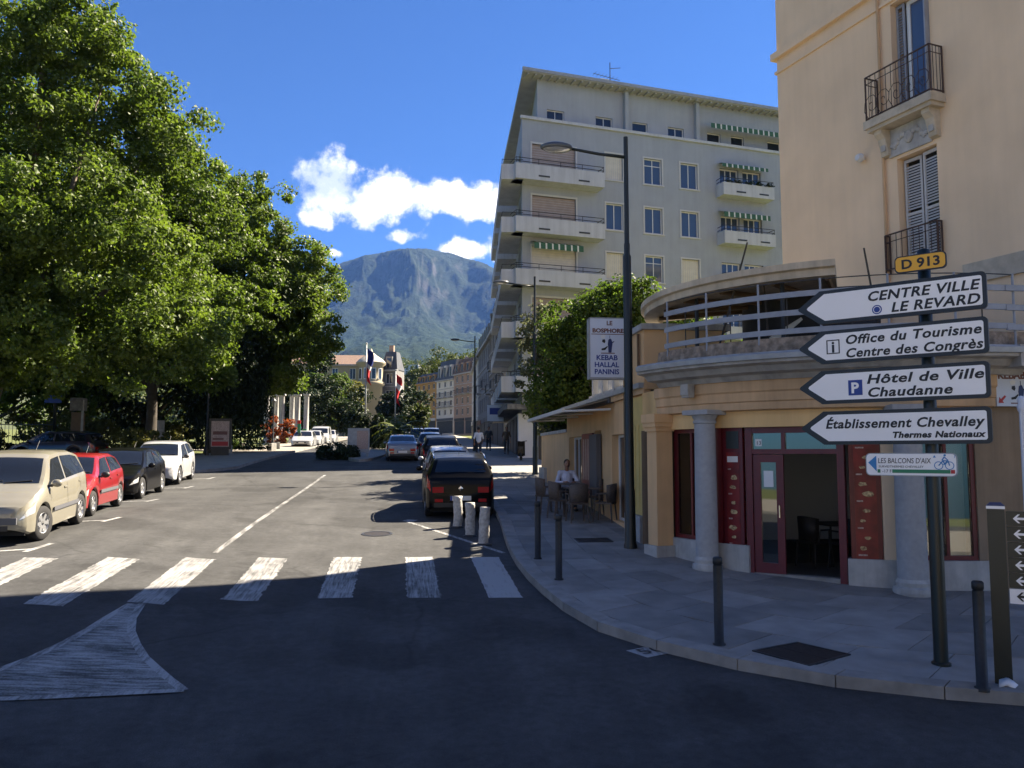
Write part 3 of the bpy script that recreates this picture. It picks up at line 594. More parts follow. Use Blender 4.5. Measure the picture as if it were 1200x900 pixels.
# shopfront
def chord(a0, a1, r):        # local frame on the chord between two angles: returns (origin, rz, width)
    p, q = Vector(pol(r, a0, 0)), Vector(pol(r, a1, 0)); d = q-p; return p, math.atan2(d.y, d.x), d.length
def bay(name, a0, a1, z0, z1, r=4.1, frame='red_frame', t=.07, cells=((0, 1, 0, 1),), pane='shop_glass', mull=.05, parent=CB):
    p, rz, w = chord(a0, a1, r); o = MB(); h = z1-z0
    o.box(0, t, -.03, .06, 0, h); o.box(w-t, w, -.03, .06, 0, h); o.box(t, w-t, -.028, .058, 0, t); o.box(t, w-t, -.028, .058, h-t, h); cs = []
    W, H = w-2*t, h-2*t
    for (u0, u1, v0, v1) in cells:
        x0, x1, y0, y1 = t+W*u0, t+W*u1, t+H*v0, t+H*v1
        if u0 > 0: o.box(x0-mull/2, x0+mull/2, -.025, .055, y0, y1); x0 += mull/2
        if v0 > 0: o.box(x0, x1, -.025, .055, y0-mull/2, y0+mull/2); y0 += mull/2
        if u1 < 1: x1 -= mull/2
        if v1 < 1: y1 -= mull/2
        cs.append((x0, x1, y0, y1))
    f = o.build(name, frame, parent, loc=(p.x, p.y, z0), rz=rz)
    ps = [MB().box(a+.001, b-.001, .01, .018, c+.001, d-.001).build('pane', pane, f) for a, b, c, d in cs]
    return f, w, h
Z0 = 1.0
arc(arcbox(3.9, 4.2, .6, 1.47), 194.5, 219.2, 'plinth', 'stone_white'); arc(arcbox(3.9, 4.2, .5, 1.36), 240.6, 271, 'plinth', 'stone_white')
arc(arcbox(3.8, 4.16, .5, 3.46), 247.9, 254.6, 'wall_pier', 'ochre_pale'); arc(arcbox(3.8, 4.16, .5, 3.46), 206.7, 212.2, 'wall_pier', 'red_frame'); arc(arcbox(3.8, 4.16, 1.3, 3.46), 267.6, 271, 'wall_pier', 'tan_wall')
arc(arcbox(3.7, 4.25, .4, 3.46), 178, 190, 'wall_pier', 'brown_trim')
bay('shop_window', 195.2, 206.7, 1.47, 3.45, cells=((0, .58, 0, 1), (.58, 1, 0, 1)))
bay('shop_window', 254.6, 267.7, 1.36, 3.30, cells=((0, .52, 0, 1), (.52, 1, 0, 1)))
def menu(a0, a1, z0, z1, trans):
    p, rz, w = chord(a0, a1, 4.12); fr = MB(); fr.box(0, w, -.02, .05, 0, z1-z0); o = fr.build('menu_panel', 'red_frame', CB, loc=(p.x, p.y, z0), rz=rz); zt = z1-z0-(.42 if trans else .06)
    MB().box(.07, w-.07, -.026, -.02, .08, zt).build('menu_print', 'red_print', o)
    if trans: MB().box(.07, w-.07, -.026, -.02, zt+.06, z1-z0-.06).build('transom_panel', 'dark_panel', o)
    r3 = random.Random(int(a0)); z = zt-.12; MB().box(.09, w-.09, -.03, -.026, z-.05, z+.05).build('menu_heading', 'print_white', o); z -= .17
    k = 0
    while z > .2:
        if k % 3 == 0: MB().box(.10, .10+(w-.3)*r3.uniform(.5, .9), -.03, -.026, z-.012, z+.012).build('menu_line', 'print_dim', o); z -= .1
        else:
            c = r3.uniform(.17, w-.17); kx = r3.uniform(.6, 1.35); mbx = MB(); 
            pts = [(c+kx*r3.uniform(.6, 1)*.085*math.cos(q*.7), z-.05+kx*r3.uniform(.5, 1)*.05*math.sin(q*.7)) for q in range(9)]; mbx.plate(pts, -.03, -.026).build('menu_picture', 'food_brown', o); z -= .16
        k += 1
menu(212.4, 217.8, 1.22, 3.45, True); menu(241.4, 247.8, 1.2, 3.45, False)
# door bay: posts, transom, a glazed leaf, an open doorway
p, rz, w = chord(218.4, 240.6, 4.1); DR = MB(); DR.box(0, .11, -.05, .10, -.15, 2.45); DR.box(w-.11, w, -.05, .10, -.15, 2.45); DR.box(.11, w-.11, -.04, .09, 2.35, 2.45); DR.box(.11, w-.11, -.04, .09, 2.0, 2.08); DR.box(.60, .66, -.04, .09, 2.08, 2.35)
door = DR.build('door_frame', 'red_frame', CB, loc=(p.x, p.y, Z0), rz=rz)
MB().box(.112, .598, 0, .01, 2.082, 2.348).build('transom_pane', 'shop_glass', door); MB().box(.662, w-.112, 0, .01, 2.082, 2.348).build('transom_pane', 'shop_glass', door)
LF = MB(); LF.box(.12, .24, -.02, .04, .03, 1.99); LF.box(.50, .62, -.02, .04, .03, 1.99); LF.box(.24, .5, -.02, .04, 1.86, 1.99); LF.box(.24, .5, -.02, .04, .03, .2); lf = LF.build('door_leaf', 'red_frame', CB, loc=(p.x, p.y, Z0), rz=rz)
MB().box(.241, .499, .005, .013, .2, 1.859).build('door_pane', 'shop_glass', lf); MB().box(.29, .45, -.004, .003, 1.45, 1.72).build('notice', 'paper', lf); MB().tube([(.55, -.05, .95), (.55, -.05, 1.15)], .012).build('door_handle', 'chrome', lf)
MB().box(.16, .27, -.004, .001, 2.13, 2.25).build('number_plate', 'paper', door)
MB().box(.11, w-.11, -.06, .12, -.05, .03).build('threshold', 'kerb', door)
text('house_number', '13', .09, 'ink', door, (.175, -.005, 2.155))
# columns and pilaster
def column(a, r, rad, zb, zt):
    c = pol(r, a, 0); o = MB().lathe([(rad, zb+.33), (rad*1.0, zb+.9), (rad*.93, zt-.2)], n=24).build('column', 'column_stone', CB, True, loc=c)
    MB().box(-.30, .30, -.30, .30, zb-.3, zb+.08).lathe([(rad*1.3, zb+.08), (rad*1.35, zb+.14), (rad*1.3, zb+.2), (rad*1.1, zb+.22), (rad*1.15, zb+.28), (rad, zb+.33)], n=24).build('column_base', 'stone_white', o).rotation_euler = (0, 0, R(a))
    MB().lathe([(rad*.93, zt-.2), (rad*1.05, zt-.19), (rad*1.05, zt-.15), (rad*.95, zt-.14), (rad*1.2, zt-.05)], n=24).box(-.27, .27, -.27, .27, zt-.05, zt+.03).build('capital', 'column_stone', o).rotation_euler = (0, 0, R(a))
column(210.6, 4.45, .19, .93, 3.72); column(252.3, 4.45, .215, .80, 3.72)
PB = MB().box(-.17, .17, -.17, .17, .95, 3.5); PB.box(-.23, .23, -.23, .23, 3.5, 3.58); PB.box(-.2, .2, -.2, .2, 3.42, 3.5); PB.box(-.25, .25, -.25, .25, 3.58, 3.74); pb = PB.build('pilaster', 'ochre', CB, loc=pol(4.35, 193.2, 0), rz=R(193)); MB().box(-.23, .23, -.23, .23, .7, 1.32).build('pilaster_base', 'stone_white', pb)
# straight wall to the right, and body behind
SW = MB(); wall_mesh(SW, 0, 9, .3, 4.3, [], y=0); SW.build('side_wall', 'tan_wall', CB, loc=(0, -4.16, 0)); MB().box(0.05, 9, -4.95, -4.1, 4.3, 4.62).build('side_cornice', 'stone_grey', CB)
for z in (4.97, 5.28, 5.59): MB().box(.3, 9, -4.40, -4.36, z-.045, z+.045).build('rail', 'rail_blue', CB)
for x in (1.2, 2.5, 3.8, 5.1): MB().tube([(x, -4.38, 4.6), (x, -4.38, 5.9)], .022, 6).build('rail_post', 'rail_blue', CB)
MB().box(.1, 9, -4.35, -4.05, 4.62, 4.9).build('side_parapet', 'rubble', CB)
# interior
arc(arcbox(.05, 3.98, .85, .99), 180, 272, 'shop_floor', 'interior_floor'); MB().box(0, 3.4, -3.9, 1.2, .8, .985).build('shop_floor', 'interior_floor', CB); MB().box(-3.4, 3.4, 1.2, 1.35, 1.0, 3.6).build('shop_back_wall', 'interior_wall', CB); MB().box(3.3, 3.45, -3.6, 1.2, 1.0, 3.6).build('shop_side_wall', 'interior_wall', CB); arc(arcbox(.05, 3.9, 3.52, 3.6), 176, 272, 'shop_ceiling', 'interior_wall'); MB().box(0, 3.4, -3.9, 1.3, 3.515, 3.595).build('shop_ceiling', 'interior_wall', CB); MB().box(-3.9, -3.7, -.6, 1.3, 1, 3.6).build('shop_side_wall', 'interior_wall', CB)
MB().box(.8, 1.2, -1.2, 1.2, 1.0, 3.5).build('partition', 'interior_wall', CB)
p_, rz_, w_ = chord(196.5, 201.5, 3.9); MB().box(0, w_, 0, .02, 1.5, 3.4).build('curtain', 'blind_cream', CB, loc=(p_.x, p_.y, 0), rz=rz_)
p_, rz_, w_ = chord(262.5, 267, 3.9); MB().box(0, w_, 0, .02, 1.4, 3.3).build('curtain', 'blind_cream', CB, loc=(p_.x, p_.y, 0), rz=rz_)
# ------------------------------------------------ annex along the street with terrace awning
AX = thing('restaurant_annex', 'low ochre annex with yellow panel, balustrade and retracted awning', 'building', (4.88, 16.0, 0), R(90-1.2))
# local x runs up the street, outside is +y -> build with y mirrored (outside -y means facing street needs flip)
def fx(x, yy, z): return (x, -yy, z)
AO = [(1.75, 3.15, 1.45, 3.45), (4.35, 5.1, 2.45, 3.6), (6.9, 8.85, 1.62, 3.5)]
aw = MB(); wall_mesh(aw, 0, 9.2, .6, 4.25, AO, depth=.28, mp=fx); aw.build('wall', 'ochre', AX)
MB().box(-.1, 1.35, -1.6, .09, 4.3, 5.5).build('upper_block', 'ochre', AX); MB().box(-.2, 1.45, -1.7, .16, 5.5, 5.62).build('block_coping', 'stone_grey', AX); MB().box(-.05, 9.2, -.05, .10, 4.22, 4.42).build('eaves_band', 'ochre_band', AX); MB().box(-.05, 9.2, .08, .20, 4.33, 4.43).build('gutter', 'zinc', AX)
MB().box(.12, 1.38, .01, .06, 1.75, 4.18).build('yellow_panel', 'yellow_paint', AX); MB().box(.45, .62, .06, .075, 1.9, 3.6).box(.75, .92, .06, .075, 1.9, 3.6).build('panel_strip', 'yellow_paint', AX)
MB().box(.12, 1.38, .0, .16, .9, 1.74).build('panel_plinth', 'stone_grey', AX)
MB().tube([(1.5, .08, 1.2), (1.5, .08, 5.4)], .045).build('downpipe', 'brown_trim', AX); MB().tube([(.15, .14, 4.7), (.15, .14, 5.45)], .03).build('pipe', 'brown_trim', AX)
MB().box(0, 9.2, 0, .05, .6, 1.55+.0).build('skirting', 'stone_dark', AX) if False else None
def axwin(x, z, w, h, **k):
    o = window(AX, x+w, z, w, h, y=-.16, **k); o.rotation_euler = (0, 0, math.pi); return o
axwin(1.75, 1.45, 1.4, 2.0, leaves=2); axwin(4.35, 2.45, .75, 1.15, leaves=1, frame='rail_dark'); axwin(6.9, 1.62, 1.95, 1.88, leaves=3)
MB().box(5.1, 6.5, .02, .07, 1.95, 3.55).build('poster_board', 'red_print', AX); MB().box(4.2, 5.05, .03, .16, 1.85, 3.5).build('shutter_box', 'trim_grey', AX)
for i in range(4): MB().box(5.25+.3*i, 5.40+.3*i, .072, .076, 2.3, 3.4).build('poster_stripe', 'print_dim', AX)
for i in range(4):
    MB().box(1.9+1.2*i, 2.05+1.2*i, -.35, -.05, 4.42, 5.15).box(1.88+1.2*i, 2.07+1.2*i, -.37, -.03, 5.15, 5.22).build('balustrade_post', 'stone_white', AX)
MB().box(1.7, 6.2, -.36, -.04, 5.22, 5.34).build('balustrade_rail', 'stone_white', AX); MB().box(1.7, 6.2, -.32, -.08, 4.42, 4.58).build('balustrade_foot', 'stone_white', AX)
for i in range(3):
    for j in range(5): MB().lathe([(.035, 4.58), (.06, 4.75), (.03, 5.0), (.045, 5.22)], n=8, c=(2.18+1.2*i+.19*j, -.2, 0)).build('baluster', 'stone_white', AX)
MB().box(0, 9.2, -4, -.02, 4.2, 4.4).build('roof_slab', 'stone_dark', AX); MB().box(9.0, 9.2, -4, -.02, .8, 4.2).build('end_wall', 'ochre', AX)
# awning over the terrace
AW = thing('awning', 'retracting fabric awning with white front bar over terrace tables', 'awning', (4.95, 18.9, 0), R(90-1.2))
MB().add([(0, .16, 4.30), (6.2, .16, 4.30), (6.2, 1.2, 4.04), (0, 1.2, 4.04), (0, .16, 4.27), (6.2, .16, 4.27), (6.2, 1.2, 4.01), (0, 1.2, 4.01)], [(0, 1, 2, 3), (7, 6, 5, 4), (0, 3, 7, 4), (1, 5, 6, 2), (3, 2, 6, 7), (0, 4, 5, 1)]).build('cloth', 'awn_cloth', AW)
MB().box(-.05, 6.25, 1.2, 1.27, 3.98, 4.07).build('front_bar', 'awn_bar', AW); MB().box(-.1, 6.3, .03, .16, 4.2, 4.36).build('cassette', 'trim_grey', AW)
for x in (-.03, 2, 4, 6.2): MB().tube([(x, .1, 4.05), (x, 1.2, 4.0)], .03, 6).build('arm', 'awn_bar', AW)
# garden wall beyond
GW = thing('garden_wall', 'plain ochre garden wall with stone foot beyond the annex', 'wall', (5.09, 25.2, 0), R(90-1.2)); MB().box(0, 5.6, -.3, 0, 1.2, 3.68).build('wall', 'ochre', GW); MB().box(-.0, 5.65, -.34, .04, 3.68, 3.78).build('coping', 'stone_grey', GW); MB().box(4.3, 5.62, .0, .1, 1.2, 2.5).build('foot_stones', 'stone_white', GW)
# ------------------------------------------------ tall ochre house on the corner
YH = thing('corner_house', 'tall pale ochre house with iron balconies and louvred shutters', 'building', (9.75, 19.9, 0), math.atan2(-.969, .249))
YO = [(3.76, 4.78, 6.95, 9.45), (3.74, 4.74, 10.5, 13.0), (3.76, 4.76, 14.6, 17.0)]
mb = MB(); wall_mesh(mb, 0, 8.4, .3, 21, YO, depth=.35); mb.quad((0, 0, .3), (0, 0, 21), (0, 26, 21), (0, 26, .3)); mb.quad((8.4, 0, .3), (8.4, 26, .3), (8.4, 26, 21), (8.4, 0, 21)); mb.quad((0, 26, .3), (0, 26, 21), (8.4, 26, 21), (8.4, 26, .3)); mb.quad((0, 0, 21), (8.4, 0, 21), (8.4, 26, 21), (0, 26, 21)); mb.build('wall', 'ochre_pale', YH)
def band(z0, z1, d, m='ochre_pale', name='string_course'): MB().box(-d, 8.4, -d, .02, z0, z1).box(-d, .02, .02, 26, z0, z1).build(name, m, YH)
band(13.44, 13.62, .12); band(13.05, 13.12, .05); band(20.6, 21.15, .45, 'mould_stone', 'eaves_cornice')
MB().box(5.3, 8.4, -.06, .02, 6.35, 6.75).build('string_course', 'mould_stone', YH)
MB().tube([(3.44, -.06, 4.6), (3.44, -.06, 20.5)], .035, 6).build('downpipe', 'ochre_band', YH)
MB().box(-.02, .02, 0, 0, 0, 0) if False else None
def louvre(x0, x1, z0, z1, y, rz=0, m='shutter_grey', hinge=None):
    fr = MB(); w = x1-x0; h = z1-z0; fr.box(0, .05, 0, .035, 0, h); fr.box(w-.05, w, 0, .035, 0, h); fr.box(.05, w-.05, 0, .035, 0, .07); fr.box(.05, w-.05, 0, .035, h-.07, h); fr.box(.05, w-.05, 0, .035, h*.5-.03, h*.5+.03)
    o = fr.build('shutter', m, YH, loc=(x0, y, z0), rz=rz)
    sl = MB().add([(.05, .004, 0), (w-.05, .004, 0), (w-.05, .03, .04), (.05, .03, .04), (.05, .0, .006), (w-.05, .0, .006), (w-.05, .026, .046), (.05, .026, .046)], [(0, 1, 2, 3), (7, 6, 5, 4), (0, 4, 5, 1), (2, 6, 7, 3)]).mesh('slat', m)
    n = int((h-.2)/.062)
    for i in range(n):
        z = .075+i*.062
        if abs(z-h*.5) < .06: continue
        link('slat', sl, o, (0, 0, z))
    return o
louvre(3.80, 4.24, 6.97, 9.42, .16, R(4)); louvre(4.32, 4.76, 6.97, 9.42, .13, R(-4))
MB().box(3.76, 4.78, .33, .34, 6.95, 9.45).build('window_back', 'glass_dark', YH)
window(YH, 3.98, 10.52, .74, 2.46, y=.22, leaves=1, trans=False, t=.09, pane='glass_blue'); sh = louvre(3.75, 3.97, 10.52, 12.97, .16, 0, 'rail_blue'); MB().box(4.70, 4.735, -.12, .2, 10.52, 12.97).build('folded_shutter', 'rail_blue', YH); window(YH, 3.78, 14.62, .96, 2.36, y=.2)
# balcony slab, brackets, carved panel
MB().box(3.28, 5.06, -.44, .0, 10.22, 10.40).box(3.33, 5.01, -.38, .0, 10.14, 10.22).build('balcony_slab', 'mould_stone', YH)
for x in (3.55, 4.80):
    MB().plate([(x-.0, 0), (x+.0, 0)], 0, 0) if False else None
    q = MB(); prof = [(0, 9.55), (-.12, 9.58), (-.15, 9.75), (-.21, 9.95), (-.31, 10.05), (-.31, 10.14), (0, 10.14)]
    n = len(prof); q.add([(x-.1, y, z) for y, z in prof]+[(x+.1, y, z) for y, z in prof], [tuple(range(n)), tuple(range(2*n-1, n-1, -1))]+[((i+1) % n, i, n+i, n+(i+1) % n) for i in range(n)]); q.build('bracket', 'mould_stone', YH)
    MB().box(x-.06, x+.06, -.17, -.12, 9.68, 9.86).build('bracket_panel', 'stone_white', YH)
cp = MB().box(3.60, 4.70, -.05, 0, 9.52, 10.13)
for k in range(7):
    for s_ in (-1, 1): cp.ball((4.15+s_*(.06+.065*k), -.06, 9.83+.10*math.sin(k*.9)), (.06, .04, .055+.01*(k % 3)), 7, 5)
cp.ball((4.15, -.07, 9.82), (.11, .06, .14), 9, 6).build('carved_panel', 'stone_white', YH)
def railing(x0, x1, d, z0, z1, name='balcony_railing', scroll=True):
    o = MB(); 
    for z in (z0+.06, z1): o.tube([(x0, -.02, z), (x0, -d, z), (x1, -d, z), (x1, -.02, z)], .018, 6)
    o.tube([(x0, -.02, z1-.16), (x0, -d, z1-.16), (x1, -d, z1-.16), (x1, -.02, z1-.16)], .01, 5)
    for c in ((x0, -d), (x1, -d), (x0, -.03), (x1, -.03)): o.tube([(c[0], c[1], z0), (c[0], c[1], z1)], .02, 6)
    ob = o.build(name, 'rail_rust', YH)
    n = int((x1-x0)/.14)
    for i in range(1, n): MB().tube([(x0+(x1-x0)*i/n, -d, z0+.06), (x0+(x1-x0)*i/n, -d, z1)], .008, 5).build('bar', 'rail_rust', ob)
    for x in (x0, x1):
        for i in range(1, 4): MB().tube([(x, -d*i/4, z0+.06), (x, -d*i/4, z1)], .008, 5).build('bar', 'rail_rust', ob)
    if scroll:
        for cx in [x0+(x1-x0)*(k+.5)/5 for k in range(5)]:
            pts = [(cx+(.015+.016*q)*math.cos(q*.75), -d-.008, z0+.34+(.015+.02*q)*math.sin(q*.75)) for q in range(15)]
            MB().tube(pts, .009, 4).build('scroll', 'rail_rust', ob)
railing(3.32, 5.02, .38, 10.40, 11.42); railing(3.50, 4.84, .16, 6.95, 7.78, scroll=False)
MB().lathe([(.0, -.1), (.07, -.1), (.10, -.03), (.10, .02), (0, .05)], axis='y', n=12).tube([(0, .05, 0), (0, .12, -.02)], .03, 6).build('wall_lamp', 'far_white', YH, loc=(2.85, -.12, 9.78))
# ------------------------------------------------ big pale apartment block
AP = thing('apartment_block', 'large pale grey apartment block with stacked corner balconies', 'building', (6.75, 46.5, 0), math.atan2(.196, .98))
FL = [19.72, 16.60, 13.55, 10.5, 7.4]; ops = []; att = [(1.72, 2.85), (4.95, 6.08), (7.46, 8.52), (9.98, 11.12), (12.84, 13.85), (14.63, 15.62), (17.45, 18.5), (20.5, 21.5)]
for z in FL: ops += [(.62, 3.42, z-.15, z+1.62), (5.42, 6.58, z, z+1.62), (8.05, 9.28, z, z+1.62), (10.62, 11.85, z, z+1.62), (13.5, 14.9, z-.2, z+1.62), (15.2, 16.6, z-.2, z+1.62), (18.2, 19.4, z, z+1.62), (21.2, 22.4, z, z+1.62)]
mb = MB(); wall_mesh(mb, 0, 26, 2, 22.9, ops, depth=.22); SX, SY = 5.4, 19.2; mb.quad((26, 0, 2), (26, 16, 2), (26, 16, 22.9), (26, 0, 22.9)); mb.quad((SX, SY, 2), (SX, SY, 22.9), (26, 19, 22.9), (26, 19, 2)); mb.add([(0, 0, 22.9), (26, 0, 22.9), (26, 16, 22.9), (26, 19, 22.9), (SX, SY, 22.9)], [(0, 1, 2, 3, 4)]); mb.build('wall', 'apt_wall', AP)
# street side wall (runs away up the street)
sl_ = math.hypot(SX, SY); srz = math.atan2(SY, SX); SWL = MB(); so = []
for z in FL: so += [(1.2, 3.6, z-.2, z+1.62), (6.5, 8.5, z-.2, z+1.62), (11.5, 13.5, z-.2, z+1.62), (16, 18, z-.2, z+1.62)]
wall_mesh(SWL, 0, sl_, 2, 22.9, so, depth=.22, mp=fx); sw = SWL.build('side_wall', 'apt_wall', AP, rz=srz)
for (a, b, c, d) in so: MB().box(a, b, -.22, -.2, c, d).build('side_shutter', 'shutter_grey', sw)
# attic storey, set back, with eaves
mb = MB(); ao = [(a, b, 23.02, 23.74) for a, b in att]; wall_mesh(mb, 1.1, 26, 22.85, 25.6, ao, depth=.2, y=.35); mb.quad((1.1, .35, 22.9), (1.1, .35, 25.6), (SX+1, SY-1, 25.6), (SX+1, SY-1, 22.9)); mb.build('attic_wall', 'apt_wall', AP)
MB().add([(-.05, -.35, 25.55), (26.3, -.35, 25.55), (26.3, 19.5, 25.75), (SX-.4, SY+.5, 25.75), (-.05, -.35, 25.75), (26.3, -.35, 25.75), (26.3, 19.5, 26.2), (SX-.4, SY+.5, 26.2)], [(3, 2, 1, 0), (4, 5, 6, 7), (0, 1, 5, 4), (1, 2, 6, 5), (2, 3, 7, 6), (3, 0, 4, 7)]).build('roof', 'apt_soffit', AP)
MB().box(-.08, 26.3, -.42, -.3, 25.6, 25.8).build('gutter', 'zinc', AP)
for i in range(52): MB().box(.25+.5*i, .36+.5*i, -.28, .32, 25.46, 25.56).build('soffit_batten', 'apt_soffit', AP)
MB().box(-.12, 26.1, -.14, .02, 22.78, 22.95).build('ledge', 'apt_white', AP)
for a, b in att: window(AP, a, 23.02, b-a, .72, y=.47, leaves=2 if b-a > 1.1 else 1, t=.05, sur=None)
for x in (6.95, 12.0): MB().box(x-.12, x+.12, .05, .36, 22.95, 25.5).build('flue', 'apt_wall', AP)
AWM = None
def awning_strip(x0, x1, z, drop=.5, out=.8, name='awning'):
    global AWM
    n = int((x1-x0)/.10); A = MB()
    for i in range(n):
        a = x0+(x1-x0)*i/n; b = x0+(x1-x0)*(i+1)/n
        A.quad((a, -.02, z), (b, -.02, z), (b, -out, z-drop*.4), (a, -out, z-drop*.4), int(i % 4 == 3)); A.quad((a, -out, z-drop*.4), (b, -out, z-drop*.4), (b, -out-.02, z-drop), (a, -out-.02, z-drop), int(i % 4 == 3))
    return A.build(name, ['awning_green', 'awning_white'], AP)
awning_strip(12.6, 19.5, 24.25, .55, .5); awning_strip(13.3, 16.75, 21.62, .4, .6); awning_strip(13.3, 16.75, 18.5, .55, .7); awning_strip(.5, 3.6, 15.45, .6, .7)
def win(x, z, w, h, kind):
    if kind == 'sh':
        o = MB().box(0, w, .0, .03, 0, h).build('roller_shutter', 'shutter_cream', AP, loc=(x, .12, z)); 
        q = MB(); u = .1; q.box(-u, 0, -.15, -.05, -.02, h+u); q.box(w, w+u, -.15, -.05, -.02, h+u); q.box(0, w, -.15, -.05, h, h+u); q.box(-u-.04, w+u+.04, -.19, -.05, -.1, -.02); q.build('surround', 'surround_white', o)
        for i in range(1, int(w/.14)): MB().box(.14*i, .14*i+.02, -.01, .0, 0, h).build('slat_joint', 'shutter_grey', o)
        return o
    return window(AP, x, z, w, h, y=.12, leaves=2, trans=kind == 't', pane='glass_blue', sur=.1, blind={'b': .3, 'c': .75}.get(kind))
kinds = ['s t n', 'n b n', 's t s', 'n n b', 's t n']
for z, kk in zip(FL, kinds):
    for x, w, k in zip((5.42, 8.05, 10.62, 18.2, 21.2), (1.16, 1.23, 1.23, 1.2, 1.2), kk.split()+['n', 'c']): win(x, z, w, 1.62, 'sh' if k == 's' else k)
    for x in (13.5, 15.2): window(AP, x, z-.2, 1.4, 1.82, y=.18, leaves=3, pane='glass_blue', t=.08)
def lbalc(x0, x1, z, d, h=.62, name='balcony', plants=False):
    o = MB().box(x0, x1, -d, -.0, z-.18, z).box(x0, x1, -d, -d+.12, z, z+h).box(x0, x0+.12, -d+.12, 0, z, z+h).box(x1-.12, x1, -d+.12, 0, z, z+h).build(name, 'apt_white', AP)
    for zz in (h+.12, h+.34): MB().tube([(x0+.03, -.02, z+zz), (x0+.03, -d+.05, z+zz), (x1-.03, -d+.05, z+zz), (x1-.03, -.02, z+zz)], .02, 6).build('balcony_rail', 'rail_dark', o)
    for i in range(5): x = x0+.05+(x1-x0-.1)*i/4; MB().tube([(x, -d+.05, z+h), (x, -d+.05, z+h+.34)], .016, 5).build('rail_post', 'rail_dark', o)
    for i in range(2): x = x0+(x1-x0)*(.25+.45*i); MB().box(x-.0, x+.7, -d-.012, -d+.01, z+.02, z+.12).build('drain_slot', 'dark_panel', o)
    return o
for k, z in enumerate(FL):
    lbalc(13.2, 17.0, z-.2, .85)
    # corner balconies: front part
    lbalc(-.75, 4.85, z-.75, 1.05, .72)
    # rolled shutter bay
    o = MB().box(.62, 3.42, .1, .13, z-.15, z+1.62).build('roller_shutter', ('shutter_brown', 'shutter_brown', 'shutter_cream', 'shutter_brown', 'shutter_brown')[k], AP)
    for i in range(1, 12): MB().box(.62, 3.42, .09, .1, z-.15+.145*i, z-.15+.145*i+.012).build('slat_joint', 'shutter_grey', o)
    q = MB(); q.box(.52, .62, -.03, .1, z-.75, z+1.74); q.box(3.42, 3.52, -.03, .1, z-.75, z+1.74); q.box(.62, 3.42, -.03, .1, z+1.62, z+1.74); q.build('surround', 'surround_white', AP)
    # street side balconies (along the side wall)
    for a, b in ((-.9, 4.2), (5.6, 9.4), (10.8, 14.4), (15.2, 19.2)):
        MB().box(a, b, 0, 1.25, z-.93, z-.75).box(a, b, 1.13, 1.25, z-.75, z-.03).box(a, a+.1, 0, 1.13, z-.75, z-.03).box(b-.1, b, 0, 1.13, z-.75, z-.03).build('side_balcony', 'apt_white', sw)
        MB().tube([(a+.03, 0, z+.25), (a+.03, 1.2, z+.25), (b-.03, 1.2, z+.25), (b-.03, 0, z+.25)], .02, 5).build('side_balcony_rail', 'rail_dark', sw)
MB().box(-.3, .8, -.18, -.02, 2.3, 5.3).build('white_panel', 'panel_white', AP); MB().box(1.0, 2.6, -.06, .0, 2.3, 5.2).build('shop_opening', 'shop_dark', AP); MB().box(-1.2, 26, -.9, -.02, 5.5, 5.8).build('shop_canopy', 'stone_dark', AP)
sf = MB(); 
for i in range(5): MB().box(.8+3.7*i, 3.9+3.7*i, .02, .08, 2.4, 5.3).build('side_shop_window', 'shop_dark', sw)
MB().box(0, 19.5, 0, 1.1, 5.5, 5.85).build('side_canopy', 'stone_dark', sw)
ch = MB().box(6.1, 6.7, 2, 2.6, 25.9, 27.1).build('chimney', 'apt_white', AP); MB().box(11.7, 12.5, 2, 2.6, 25.9, 26.6).build('chimney', 'apt_white', AP)
an = MB().tube([(6.9, 2.3, 25.9), (6.9, 2.3, 28.4)], .03, 6); an.tube([(5.7, 2.3, 27.5), (7.6, 2.3, 27.3)], .02, 5); an.tube([(6.9, 2.3, 28.0), (7.6, 2.2, 28.1)], .02, 5)
for i in range(7): an.tube([(5.8+.25*i, 2.0, 27.49-.025*i), (5.8+.25*i, 2.6, 27.49-.025*i)], .012, 4)
an.build('antenna', 'rail_dark', AP)
for i in range(5):
    q = MB()
    for k in range(60): 
        a = random.uniform(0, 6.28); x = random.gauss(0, .14); y = random.gauss(0, .08); z = abs(random.gauss(.05, .1)); u = Vector((math.cos(a), math.sin(a), random.uniform(-.5, .5)))*.07; v_ = Vector((-math.sin(a), math.cos(a), .6))*.05
        p_ = Vector((x, y, z)); q.add([p_-u, p_+v_, p_+u, p_-v_], [(0, 1, 2, 3)])
    q.build('balcony_plant', 'leaf_dark', AP, loc=(13.6+.75*i, -.8, 20.15))
